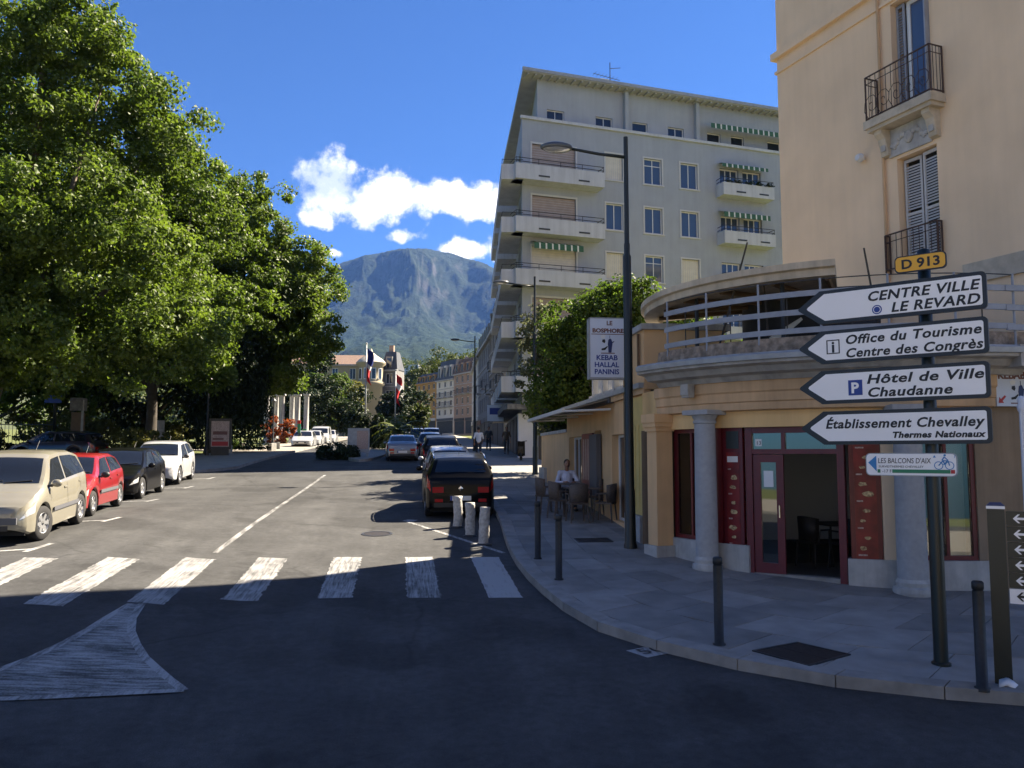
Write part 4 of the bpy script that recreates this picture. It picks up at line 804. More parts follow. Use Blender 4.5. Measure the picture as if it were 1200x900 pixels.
# ------------------------------------------------ older houses up the street
def house(name, label, P, Q, z0, h, nf, ncol, wallm, roofm, roof_h, depth=12, shop=True, side='L', balc=(), win_w=1.0, mans=True, inset_=.2, pane='glass_dark', winh=None, cat='building', group=None, cornice='stone_grey'):
    """facade from P to Q (P is left when seen from outside)"""
    d = Vector((Q[0]-P[0], Q[1]-P[1])); w = d.length; o = thing(name, label, cat, (P[0], P[1], z0), math.atan2(d.y, d.x), group)
    gh = 3.6 if shop else .6; fh = (h-gh)/nf; ops = []; wh = winh or fh*.6
    for f in range(nf):
        for c in range(ncol):
            x = w*(c+.5)/ncol; z = gh+fh*f+fh*.18; ops.append((x-win_w/2, x+win_w/2, z, z+wh))
    mb = MB(); wall_mesh(mb, 0, w, -2.5, h, ops, depth=inset_); mb.quad((0, 0, -2.5), (0, 0, h), (0, depth, h), (0, depth, -2.5)); mb.quad((w, 0, -2.5), (w, depth, -2.5), (w, depth, h), (w, 0, h)); mb.quad((0, depth, -2.5), (0, depth, h), (w, depth, h), (w, depth, -2.5)); mb.build('wall', wallm, o)
    for (a, b, c, e) in ops: window(o, a, c, b-a, e-c, y=inset_*.6, leaves=2, t=.07, pane=pane)
    MB().box(-.2, w+.2, -.35, .0, h-.25, h).build('cornice', cornice, o)
    for f in range(1, nf): MB().box(-.03, w+.03, -.08, 0, gh+fh*f-.06, gh+fh*f+.06).build('string_course', cornice, o)
    if shop:
        n = max(1, int(w/4.5))
        for i in range(n):
            a = w*i/n+.4; b = w*(i+1)/n-.4; s_ = MB().box(a, b, -.05, .0, .1, 2.7).build('shop_window', 'shop_dark', o); MB().box(a-.1, b+.1, -.12, .0, 2.75, 3.3).build('shop_fascia', random.choice(('shop_dark', 'far_pale', 'red_frame', 'trim_grey')), o)
    for (c, f) in balc:
        x = w*(c+.5)/ncol; z = gh+fh*f+fh*.1; bb = MB().box(x-.9, x+.9, -.6, 0, z-.12, z).build('balcony', cornice, o); q = MB()
        for i in range(10): q.tube([(x-.88+.195*i, -.57, z), (x-.88+.195*i, -.57, z+.9)], .015, 4)
        q.tube([(x-.88, -.02, z+.9), (x-.88, -.57, z+.9), (x+.88, -.57, z+.9), (x+.88, -.02, z+.9)], .025, 5).build('railing', 'rail_dark', bb)
    if roof_h:
        i_ = .9 if mans else depth/2-.05; rf = MB().add([(-.1, -.2, h), (w+.1, -.2, h), (w+.1, depth, h), (-.1, depth, h), (.5 if mans else -.1, i_, h+roof_h), (w-.5 if mans else w+.1, i_, h+roof_h), (w-.5 if mans else w+.1, depth-i_, h+roof_h), (.5 if mans else -.1, depth-i_, h+roof_h)], [(0, 1, 5, 4), (1, 2, 6, 5), (2, 3, 7, 6), (3, 0, 4, 7), (4, 5, 6, 7)]).build('roof', roofm, o)
        if mans:
            for c in range(0, ncol):
                x = w*(c+.5)/ncol; dm = MB().box(x-.55, x+.55, -.05, .9, h+.1, h+roof_h*.72).build('dormer', wallm, rf); MB().box(x-.38, x+.38, -.07, -.05, h+.25, h+roof_h*.62).build('dormer_pane', pane, dm)
        MB().box(w*.3, w*.3+.8, depth*.4, depth*.4+.6, h, h+roof_h+1.2).build('chimney', 'far_rose', rf)
    return o
house('town_house', 'old grey town house with dark mansard roof and iron balconies', (9.4, 90), (9.1, 74.5), 3.5, 12.5, 4, 5, 'old_wall', 'roof_slate', 3.2, depth=10, balc=[(0, 1), (2, 1), (4, 1), (1, 2), (3, 2), (4, 2)])
house('town_house', 'soot stained town house past the mansard house up the street', (9.6, 106), (9.4, 90.3), 3.9, 12, 3, 6, 'far_grey', 'roof_slate', 2.5, depth=10, balc=[(1, 1), (4, 1)])
house('town_house', 'cream town house with low slate roof farther up the street', (10.6, 128), (9.6, 106.3), 4.6, 11, 3, 7, 'far_pale', 'roof_slate', 2, depth=10)
GF = 'row of houses closing the end of the street'
house('row_house', 'bright orange rendered house with slate roof closing the street', (2.9, 190), (7.1, 181), 7.6, 11.4, 4, 4, 'far_orange', 'roof_slate', 2.2, depth=14, group=GF, win_w=1.1, cornice='far_orange')
house('row_house', 'grey cream house with tall dark mansard beside the orange house', (7.1, 179.5), (10.4, 172), 7.3, 11.6, 4, 3, 'far_pale', 'roof_slate', 4.2, depth=14, group=GF, balc=[(0, 1), (1, 1), (2, 1), (0, 2), (1, 2), (2, 2)])
house('row_house', 'pale rose house with tall windows at right end of row', (10.4, 170.5), (14.2, 161), 7, 12.5, 4, 4, 'far_rose', 'roof_brown', 3, depth=14, group=GF, balc=[(0, 2), (1, 2), (2, 2), (3, 2)])
# unseen houses added behind the camera to bounce sunlight onto the shaded fronts
house('unseen_house', 'cream unseen house added across the junction to bounce sunlight', (14, -24), (-4, -25), -1.6, 14, 4, 6, 'far_cream', 'roof_slate', 3, depth=11)
house('unseen_house', 'pale unseen house added opposite the street to bounce sunlight', (-4.4, -25), (-24, -25.5), -1.6, 13, 4, 6, 'far_pale', 'roof_brown', 3, depth=11)
# villa with round tower
house('villa', 'cream villa wing half hidden behind the plane trees', (-22, 142), (-7.2, 141), 5.2, 13, 4, 5, 'far_cream', 'roof_brown', 2.4, depth=14, shop=False, mans=False)
TW = thing('villa_tower', 'round cream corner tower with bell shaped cap and arched loggia', 'tower', (-5.6, 140.5, 4.2)); MB().lathe([(2.0, -2), (2.0, 10.2), (2.35, 10.4), (2.35, 10.9), (2.05, 11), (2.05, 13.6), (2.5, 13.9), (2.5, 14.2)], n=28).build('wall', 'far_cream', TW, True); MB().lathe([(2.55, 14.2), (2.0, 14.8), (1.1, 15.4), (.35, 16), (.12, 16.6), (0, 16.7)], n=28).build('roof', 'mould_stone', TW, True)
for a in (215, 250, 285, 320): 
    wn = MB().box(-.4, .4, -.08, .05, 0, 1.9).build('window_frame', 'white_frame', TW, loc=(2.02*math.cos(R(a)), 2.02*math.sin(R(a)), 11.3), rz=R(a+90)); MB().box(-.3, .3, -.1, -.08, .1, 1.8).build('pane', 'glass_dark', wn)
house('villa', 'grey villa with steep slate roof beside the round tower', (-3.9, 142), (-1.2, 141), 5.2, 12.2, 4, 1, 'far_grey', 'roof_slate', 3.2, depth=3.5, shop=False, balc=[(0, 1), (0, 2)], win_w=1.2)
house('hillside_building', 'white modern building high on the wooded hillside', (-14, 520), (9, 516), 46, 13, 3, 8, 'far_white', None, 0, depth=15, shop=False, win_w=1.8, cornice='far_white')
# ------------------------------------------------ vegetation
def leaf_mesh(name, pts, nrm, size, m, droop=0.0, aspect=.72, fold=.22):
    """one bent leaf card (two triangles sharing the midrib) per point"""
    n = len(pts); u = rng.normal(size=(n, 3)); nr = nrm+rng.normal(scale=.75, size=(n, 3)); nr /= np.linalg.norm(nr, axis=1)[:, None]+1e-9
    u[:, 2] -= droop*2.0; u -= nr*np.sum(u*nr, 1)[:, None]; u /= np.linalg.norm(u, axis=1)[:, None]+1e-9; v = np.cross(nr, u)
    s = size*rng.uniform(.6, 1.25, n)[:, None]; a = pts-u*s*.5; b = pts+u*s*.5; c = pts+v*s*aspect*.5+nr*s*fold; d = pts-v*s*aspect*.5+nr*s*fold
    V = np.stack([a, c, b, d], 1).reshape(-1, 3); me = bpy.data.meshes.new(name); me.vertices.add(4*n); me.vertices.foreach_set('co', V.ravel().astype(np.float32))
    k = np.arange(n)*4; T = np.stack([k, k+2, k+1, k, k+3, k+2], 1).ravel()
    me.loops.add(6*n); me.loops.foreach_set('vertex_index', T.astype(np.int32)); me.polygons.add(2*n); me.polygons.foreach_set('loop_start', (np.arange(2*n)*3).astype(np.int32))
    me.update(calc_edges=True); me.validate(); me.materials.append(MAT[m]); return me
def crown_points(lobes, nclump, per, cr, flat=.75):
    """clumps scattered near the shells of the lobes, leaves scattered in each clump"""
    if max(l[3] for l in lobes) > 2.3:                # big crowns: boughs as smaller lobes on the main ones, with gaps between
        sub_ = []
        for l in lobes:
            k = int(5+2.2*l[3])
            for _ in range(k):
                d = rng.normal(size=3); d /= np.linalg.norm(d); q = rng.uniform(.52, .92); f = rng.uniform(.30, .46)
                sub_.append((l[0]+d[0]*l[3]*q, l[1]+d[1]*l[4]*q, l[2]+d[2]*l[5]*q, l[3]*f*1.1, l[4]*f*1.1, l[5]*f*.85))
            sub_.append((l[0], l[1], l[2], l[3]*.55, l[4]*.55, l[5]*.55))
        lobes = sub_
    vol = np.array([l[3]*l[4]*l[5] for l in lobes])**.67; pr = vol/vol.sum(); P = []; Nn = []
    for _ in range(nclump):
        l = lobes[rng.choice(len(lobes), p=pr)]; d = rng.normal(size=3); d /= np.linalg.norm(d); rr = rng.uniform(.55, 1.06)**.5
        c = np.array(l[:3])+d*np.array(l[3:6])*rr; k = int(per*rng.uniform(.5, 1.5)); r = cr*rng.uniform(.6, 1.4)
        q = rng.normal(size=(k, 3)); q /= np.linalg.norm(q, axis=1)[:, None]; rad = r*rng.uniform(.3, 1, (k, 1)); q2 = q*rad; q2[:, 2] *= flat
        P.append(c+q2); Nn.append(q*.7+d*.5+np.array([0, 0, .55]))
    return np.concatenate(P), np.concatenate(Nn)
def tree(name, label, base, lobes, nclump, per, cr, leaf, m, trunk_r=.35, trunk_h=None, bark='bark', group=None, cat='tree', droop=.25, limbs=7, flat=.75):
    o = thing(name, label, cat, base, 0, group)
    P, Nn = crown_points(lobes, nclump, per, cr, flat); link('crown', leaf_mesh('crown', P, Nn, leaf, m, droop), o)
    zc = min(l[2]-l[5]*.5 for l in lobes); zt = max(l[2] for l in lobes); cx = sum(l[0] for l in lobes)/len(lobes); cy = sum(l[1] for l in lobes)/len(lobes); th = trunk_h or zc
    T = MB(); r_ = random.Random(int(base[0]*7+base[1])); T.tube([(0, 0, -.3), (0.02, .03, .3), (r_.uniform(-.1, .1), r_.uniform(-.1, .1), th*.5), (cx*.3, cy*.3, th), (cx*.7, cy*.7, (th+zt)/2), (cx, cy, zt)], [trunk_r*1.5, trunk_r*1.1, trunk_r*.9, trunk_r*.8, trunk_r*.5, trunk_r*.15], 10)
    for i in range(limbs):
        l = lobes[i % len(lobes)]; a = r_.uniform(0, 6.28); z0 = th*r_.uniform(.75, 1.3); e = (l[0]+l[3]*.6*math.cos(a), l[1]+l[4]*.6*math.sin(a), l[2]+l[5]*r_.uniform(-.2, .5)); s0 = (cx*.3, cy*.3, z0)
        T.tube([s0, ((s0[0]+e[0])/2, (s0[1]+e[1])/2, (s0[2]*.6+e[2]*.4)), e], [trunk_r*.5, trunk_r*.32, trunk_r*.08], 7)
    T.build('trunk', bark, o, True); return o
def gb(x, y): return (x, y, gz(x, y)-.05)
GT = 'tall plane trees along the park'
tree('plane_tree', 'tallest plane tree with ragged sunlit top beside the parked cars', gb(-19.6, 41.5), [(3.6, -2, 8.2, 7.4, 6, 4.0), (5.0, -2, 13, 6.2, 6, 4.3), (2.3, -2, 18.2, 5.0, 5, 4.5), (1.6, -2, 23, 3.1, 3.5, 3.6), (8.4, -3, 6.2, 2.8, 3, 2.6), (-1, -3, 11, 4.4, 4, 5), (7.4, -2, 16.5, 2.5, 2.6, 2.4), (1.5, -5, 5.6, 4, 3, 2.4), (5.2, -2, 20.3, 1.6, 1.8, 1.7), (4, -4, 5.5, 5, 3, 2.6), (0, -4.5, 8, 4.5, 2.5, 3)], 1650, 112, .68, .215, 'leaf_plane', .5, 5, group=GT)
tree('plane_tree', 'broad plane tree with round shoulder between tallest tree and dark weeping tree', gb(-14.6, 50), [(0, 0, 8, 5.8, 5, 4), (.6, 0, 13, 5.4, 5, 4.2), (.2, 0, 17, 3.4, 3.6, 3), (3.5, -1.5, 7, 2.6, 2.6, 3), (-3, 0, 15, 3, 3, 3)], 900, 100, .68, .23, 'leaf_plane', .34, 4.5, 'bark_dark', group=GT)
tree('plane_tree', 'plane tree leaning over the pale pavement near the white columns', gb(-13.2, 59), [(2.3, 0, 8.6, 4.8, 4.5, 3.4), (3.0, 0, 12.4, 4.8, 4.5, 3.6), (2.0, 0, 16.2, 3.4, 3.4, 3.0), (5.9, -.5, 9.6, 3.0, 2.8, 3.4), (5.2, -.5, 12.8, 2.6, 2.6, 2.6), (-.6, 0, 14.8, 3, 3, 3.0), (4.0, 0, 5.9, 2.8, 2.6, 1.8)], 1100, 100, .7, .25, 'leaf_plane', .4, 4.5, group=GT)
tree('plane_tree', 'plane tree filling the park behind the dark violet car', gb(-24, 50), [(0, 0, 10, 7, 6, 5), (0, 0, 17, 6, 6, 5), (5, -2, 8, 4, 4, 4), (0, 0, 22, 3.5, 3.5, 3)], 420, 60, 1.0, .36, 'leaf_mid', .45, 4, group=GT)
tree('plane_tree', 'unseen plane tree left of the tallest tree, added for shadow', gb(-24.5, 35), [(0, 0, 10, 6, 6, 5), (0, 0, 17, 5.5, 5.5, 5), (3, 0, 6.5, 4, 4, 2.6)], 330, 60, 1.0, .36, 'leaf_plane', .45, 4, group=GT)  # tree out of view, added only for its light and shadow
# dark weeping tree
P, Nn = [], []
wt = thing('weeping_tree', 'dark weeping evergreen hanging in curtains beside the stone path', 'tree', gb(-11.6, 56.5))
for k in range(520):
    a = rng.uniform(0, 6.28); r_ = 2.6*rng.uniform(.2, 1)**.6; top = 9.5-1.2*r_+rng.uniform(-.8, .8); ln = rng.uniform(3, 7.5); n_ = 30
    zz = top-ln*rng.uniform(0, 1, n_)**.9; zz = np.maximum(zz, .4); q = np.stack([r_*math.cos(a)+rng.normal(0, .13, n_), r_*math.sin(a)+rng.normal(0, .13, n_), zz], 1); P.append(q); Nn.append(np.tile([math.cos(a), math.sin(a), .2], (n_, 1)))
link('crown', leaf_mesh('crown', np.concatenate(P), np.concatenate(Nn), .32, 'leaf_dark', 1.0, .4), wt); MB().tube([(0, 0, -.3), (.1, 0, 3), (0, .1, 9)], [.3, .22, .06], 8).build('trunk', 'bark_dark', wt, True)
tree('evergreen_tree', 'dark evergreen tree closing the park behind the stone stele', gb(-19, 62), [(0, 0, 5, 5.5, 3, 4.5), (3, 0, 9, 4, 3, 4)], 260, 55, .9, .36, 'leaf_dark', .3, 2, 'bark_dark'); tree('evergreen_tree', 'dark evergreen tree behind the gate pillar and violet car', gb(-29, 60), [(0, 0, 4.5, 6, 3, 4.5), (2, 0, 10, 5, 3, 5), (5, 0, 6, 4, 3, 5)], 360, 70, .9, .32, 'leaf_mid', .3, 2, 'bark_dark')
tree('evergreen_tree', 'dark evergreen tree between weeping tree and white columns', gb(-15.5, 97), [(0, 0, 4.5, 5, 3, 4), (5.5, 0, 4.5, 3.5, 3, 3.4), (9, 2, 4, 2.5, 2.5, 3.2)], 300, 50, .9, .38, 'leaf_dark', .3, 2, 'bark_dark')
tree('conifer', 'dark conifer rising beside the cream villa', gb(-11.3, 112), [(0, 0, 5, 3.2, 3, 4), (0, 0, 10, 2.6, 2.4, 4), (0, 0, 15, 1.7, 1.7, 4)], 230, 50, .8, .42, 'leaf_dark', .3, 2, 'bark_dark')
tree('young_tree', 'light green young tree before the villa tower', gb(-6.7, 108), [(0, 0, 4, 1.7, 1.7, 2.2), (-2, 0, 3, 1.6, 1.6, 1.7), (.4, 0, 6.2, 1.1, 1.1, 1.6)], 130, 45, .55, .30, 'leaf_bush', .12, 1.5)
tree('young_tree', 'mid green leafy tree half covering the cream villa', gb(-9.6, 103), [(0, 0, 4.5, 2.3, 2.2, 2.8), (1.4, 0, 6.5, 1.7, 1.7, 2.0), (-1.6, 0, 6.8, 1.6, 1.6, 1.8)], 170, 50, .55, .3, 'leaf_mid', .15, 1.8)
tree('garden_tree', 'leafy green tree spreading above the annex balustrade', gb(7.6, 29), [(-.6, 0, 4.9, 2.4, 2.2, 1.9), (.8, -.5, 5.9, 2.2, 2.0, 1.5), (-1.9, 0, 3.6, 1.4, 1.4, 1.8), (2.4, -1, 4.8, 1.7, 1.7, 1.5), (.3, .3, 6.7, 1.2, 1.2, .9), (-.5, 0, 2.9, 2.4, 1.6, 1.2)], 460, 84, .48, .16, 'leaf_mid', .2, 2.2)
tree('garden_tree', 'dusty olive green tree hanging over the pavement by the garden wall', gb(6.1, 34.2), [(0, 0, 4.3, 1.3, 1.2, 2), (.5, 0, 2.6, 1.3, 1.2, 1.3), (-.35, -.1, 6, .8, .8, 1.2)], 130, 60, .42, .18, 'leaf_olive', .15, 1.8)
tree('garden_tree', 'shaded dark shrub tree behind the garden wall', gb(7.1, 31.5), [(0, 0, 2.7, 1.5, 1.4, 2), (-.6, -.6, 1.6, 1.0, .9, 1.3), (.6, 0, 4, 1.4, 1.2, 1.2)], 170, 60, .5, .22, 'leaf_dark', .15, 1.2, 'bark_dark')
def bush(name, label, base, r, h, n, m, leaf=.16, cat='bush', group=None):
    o = thing(name, label, cat, base, 0, group); P, Nn = crown_points([(0, 0, h*.5, r, r*.8, h*.5), (r*.4, 0, h*.4, r*.6, r*.6, h*.4)], n, 40, .28); link('foliage', leaf_mesh('foliage', P, Nn, leaf, m), o)
    q = MB()
    for k in range(5): a = k*1.26; q.tube([(0, 0, -.1), (r*.3*math.cos(a), r*.3*math.sin(a), h*.4)], [.03, .012], 5)
    q.build('stem', 'bark_dark', o); return o
bush('shrub', 'sunlit yellow green shrub behind the red and black cars', gb(-13.9, 46.5), 1.9, 1.7, 110, 'leaf_bush')
bush('shrub', 'small bush at foot of the stone stele', gb(-17.2, 58), 1.6, 1.1, 60, 'leaf_bush'); bush('shrub', 'low dark hedge bush by the gate pillar', gb(-22.5, 46.5), 2.2, 1.2, 90, 'leaf_dark'); bush('shrub', 'low clipped bush on the lawn behind the advertising panel', gb(-13.6, 66), 1.3, .9, 50, 'leaf_mid')
bush('shrub', 'red leaved shrub before the white columns', gb(-12.3, 84), 1.7, 3.0, 70, 'leaf_red', .22)
bush('shrub', 'dark low planting on the traffic island beside the notice board', gb(-3.6, 47), 1.1, .9, 70, 'leaf_dark', .18); bush('shrub', 'dark bushy planting at the palm foot on the island', gb(-2.6, 69), 1.6, 2.2, 90, 'leaf_dark', .26); bush('shrub', 'dark round bush right of the french flag on the island', gb(-2.3, 63.5), 1.2, 2.8, 110, 'leaf_dark', .24)
bush('shrub', 'lighter bush under the savoy flag on the island', gb(-1.2, 80), 1.4, 2.8, 70, 'leaf_bush', .28)
for i, (x, y, r_, h, lb) in enumerate([(-19.8, 54, 2.4, 2.6, 'sunny olive bush behind the fence and violet car'), (-23.6, 57, 3.0, 3.4, 'tall olive bush in the park behind the iron fence'), (-27.5, 55, 2.8, 3.0, 'spreading olive bush at the far end of the fence'), (-16.6, 60.5, 2.2, 2.0, 'green bush behind the stone stele')]): bush('shrub', lb, gb(x, y), r_, h, 130, 'leaf_bush', .2)
# palms on the island
def palm(label, base, h, n=26, ln=1.9):
    o = thing('palm', label, 'palm', base); MB().tube([(0, 0, -.2), (.03, 0, h*.5), (0, 0, h)], [.2, .15, .17], 9).build('trunk', 'bark', o, True)
    for k in range(n):
        a = 2.4*k; up = .9-1.5*k/n; q = MB(); p = Vector((0, 0, h)); d = Vector((math.cos(a)*math.cos(up), math.sin(a)*math.cos(up), math.sin(up))); pts = []
        for i in range(9): pts.append(p.copy()); p = p+d*ln/8; d = (d+Vector((0, 0, -.17))).normalized()
        for i in range(8):
            t = pts[i+1]-pts[i]; s = t.cross(Vector((0, 0, 1))); s = s.normalized() if s.length > 1e-6 else Vector((1, 0, 0)); w = .42*(1-abs(i-3)/7)
            for sg in (-1, 1): q.add([pts[i], pts[i+1], pts[i+1]+s*sg*w+Vector((0, 0, -.12))+t*.5], [(0, 1, 2)])
        q.build('frond', 'leaf_palm', o)
palm('low palm with arching pale fronds on the traffic island', gb(-.45, 61.5), 1.5, 30, 2.2)
palm('short palm on the island before the cream villa', gb(-1.3, 74), 2.2)
# middle distance trees
GM = 'trees at the end of the street'
for i, (x, y, h, r_, m, lb) in enumerate([(-.5, 150, 9, 4.5, 'leaf_dark', 'dark rounded tree right of the grey villa'), (1.2, 128, 5.5, 2.8, 'leaf_far', 'bright green small tree before the orange house'), (-1.6, 120, 7, 2.2, 'leaf_dark', 'narrow dark tree between the villa and the orange house'), (2, 215, 18, 7, 'leaf_far', 'yellow green tree crown rising over the orange house roof'), (11, 230, 22, 9, 'leaf_far', 'broad tree crown above the grey mansard roofs'), (-6, 205, 16, 7, 'leaf_dark', 'tall dark tree behind the grey villa roof'), (-12, 200, 15, 6, 'leaf_far', 'green tree behind the villa tower'), (20, 240, 24, 10, 'leaf_far', 'broad sunny tree crown over the right end of the row')]):
    tree('street_tree', lb, gb(x, y), [(0, 0, h*.62, r_, r_, h*.36), (r_*.4, 0, h*.8, r_*.6, r_*.6, h*.2), (-r_*.5, 0, h*.5, r_*.6, r_*.6, h*.28)], 170, 45, r_*.2, .30+r_*.04, m, .2, h*.25, group=GM)
# wooded hillside: far-off wood that reads as one mass
P, Nn = [], []
for k in range(2300):
    y = 245+650*rng.uniform()**1.2; x = rng.uniform(-.35, .22)*y; r_ = rng.uniform(3.5, 7); z = hill_z(x, y)+r_*.7
    if 505 < y < 540 and -18 < x < 13: continue
    if y < 515 and -40 < x*1.0 and x < 30 and abs(x+2-(y-515)*.0) < 12 and y > 440: r_ *= .5; z -= 3
    n_ = 40; d = rng.normal(size=(n_, 3)); d /= np.linalg.norm(d, axis=1)[:, None]; P.append(np.array([x, y, z])+d*np.array([r_, r_, r_*1.1])*rng.uniform(.6, 1.05, (n_, 1))); Nn.append(d+np.array([0, 0, .6]))
ho = link('woodland', leaf_mesh('woodland', np.concatenate(P), np.concatenate(Nn), 2.0, 'leaf_far')); tag(ho, 'dense woodland covering the hillside above the town', 'woodland', kind='stuff')
# ------------------------------------------------ vehicles
def interp(kp, u):
    if u <= kp[0][0]: return kp[0][1]
    for (a, va), (b, vb) in zip(kp, kp[1:]):
        if u <= b: t = (u-a)/(b-a); t = t*t*(3-2*t)*.35+t*.65; return va+(vb-va)*t
    return kp[-1][1]
PROF = {
 'hatch': dict(top=[(0, .55), (.015, .64), (.06, .72), (.15, .82), (.245, .93), (.27, .97), (.42, 1.375), (.47, 1.425), (.58, 1.45), (.75, 1.435), (.87, 1.37), (.90, 1.33), (.965, 1.02), (.985, .92), (1, .78)],
               belt=[(0, .50), (.05, .62), (.15, .74), (.26, .86), (.5, .91), (.8, .98), (.93, 1.0), (.985, .86), (1, .74)], tw=[(0, .80), (.1, .88), (.24, .90), (.30, .86), (.43, .74), (.6, .735), (.85, .72), (.92, .74), (.97, .84), (1, .84)], ws=(.268, .425), rw=(.893, .962), sg=(.30, .455, .885, .86), pil=(.60,)),
 'mpv': dict(top=[(0, .58), (.015, .70), (.06, .80), (.14, .92), (.20, 1.0), (.225, 1.04), (.38, 1.52), (.43, 1.585), (.55, 1.62), (.75, 1.60), (.88, 1.53), (.92, 1.48), (.97, 1.08), (.985, .98), (1, .80)],
               belt=[(0, .52), (.05, .68), (.14, .84), (.22, .95), (.5, 1.0), (.8, 1.05), (.94, 1.07), (.985, .9), (1, .76)], tw=[(0, .80), (.1, .88), (.2, .90), (.26, .86), (.40, .75), (.6, .745), (.86, .72), (.93, .74), (.975, .85), (1, .85)], ws=(.224, .385), rw=(.912, .968), sg=(.255, .42, .905, .87), pil=(.55,)),
 'suv': dict(top=[(0, .62), (.015, .74), (.06, .88), (.15, .97), (.245, 1.04), (.27, 1.08), (.41, 1.47), (.47, 1.54), (.58, 1.565), (.75, 1.55), (.88, 1.50), (.915, 1.46), (.965, 1.12), (.985, 1.02), (1, .82)],
               belt=[(0, .56), (.05, .74), (.15, .88), (.26, .98), (.5, 1.02), (.8, 1.08), (.94, 1.11), (.985, .96), (1, .78)], tw=[(0, .80), (.1, .88), (.24, .90), (.30, .86), (.43, .76), (.6, .755), (.86, .73), (.92, .74), (.97, .86), (1, .87)], ws=(.268, .415), rw=(.908, .963), sg=(.30, .45, .89, .86), pil=(.60,)),
 'sedan': dict(top=[(0, .55), (.015, .64), (.06, .72), (.15, .80), (.27, .90), (.30, .94), (.42, 1.33), (.47, 1.39), (.56, 1.42), (.68, 1.40), (.75, 1.33), (.86, 1.06), (.88, 1.03), (.975, 1.0), (.985, .94), (1, .72)],
               belt=[(0, .50), (.05, .62), (.15, .74), (.28, .84), (.5, .89), (.8, .95), (.95, .93), (.985, .86), (1, .68)], tw=[(0, .80), (.1, .88), (.27, .90), (.33, .86), (.44, .74), (.6, .735), (.72, .73), (.84, .84), (.9, .9), (1, .84)], ws=(.298, .425), rw=(.735, .855), sg=(.33, .455, .80, .70), pil=(.58,)),
 'van': dict(top=[(0, .62), (.015, .80), (.05, .92), (.12, 1.02), (.17, 1.10), (.30, 1.66), (.34, 1.75), (.5, 1.82), (.9, 1.81), (.97, 1.76), (.985, 1.70), (1, 1.6)],
               belt=[(0, .55), (.05, .78), (.12, .92), (.18, 1.0), (.5, 1.05), (.95, 1.08), (1, 1.05)], tw=[(0, .80), (.1, .88), (.17, .9), (.22, .86), (.34, .82), (.9, .80), (1, .78)], ws=(.178, .30), rw=(.0, .0), sg=(.21, .33, .55, .54), pil=()),
}
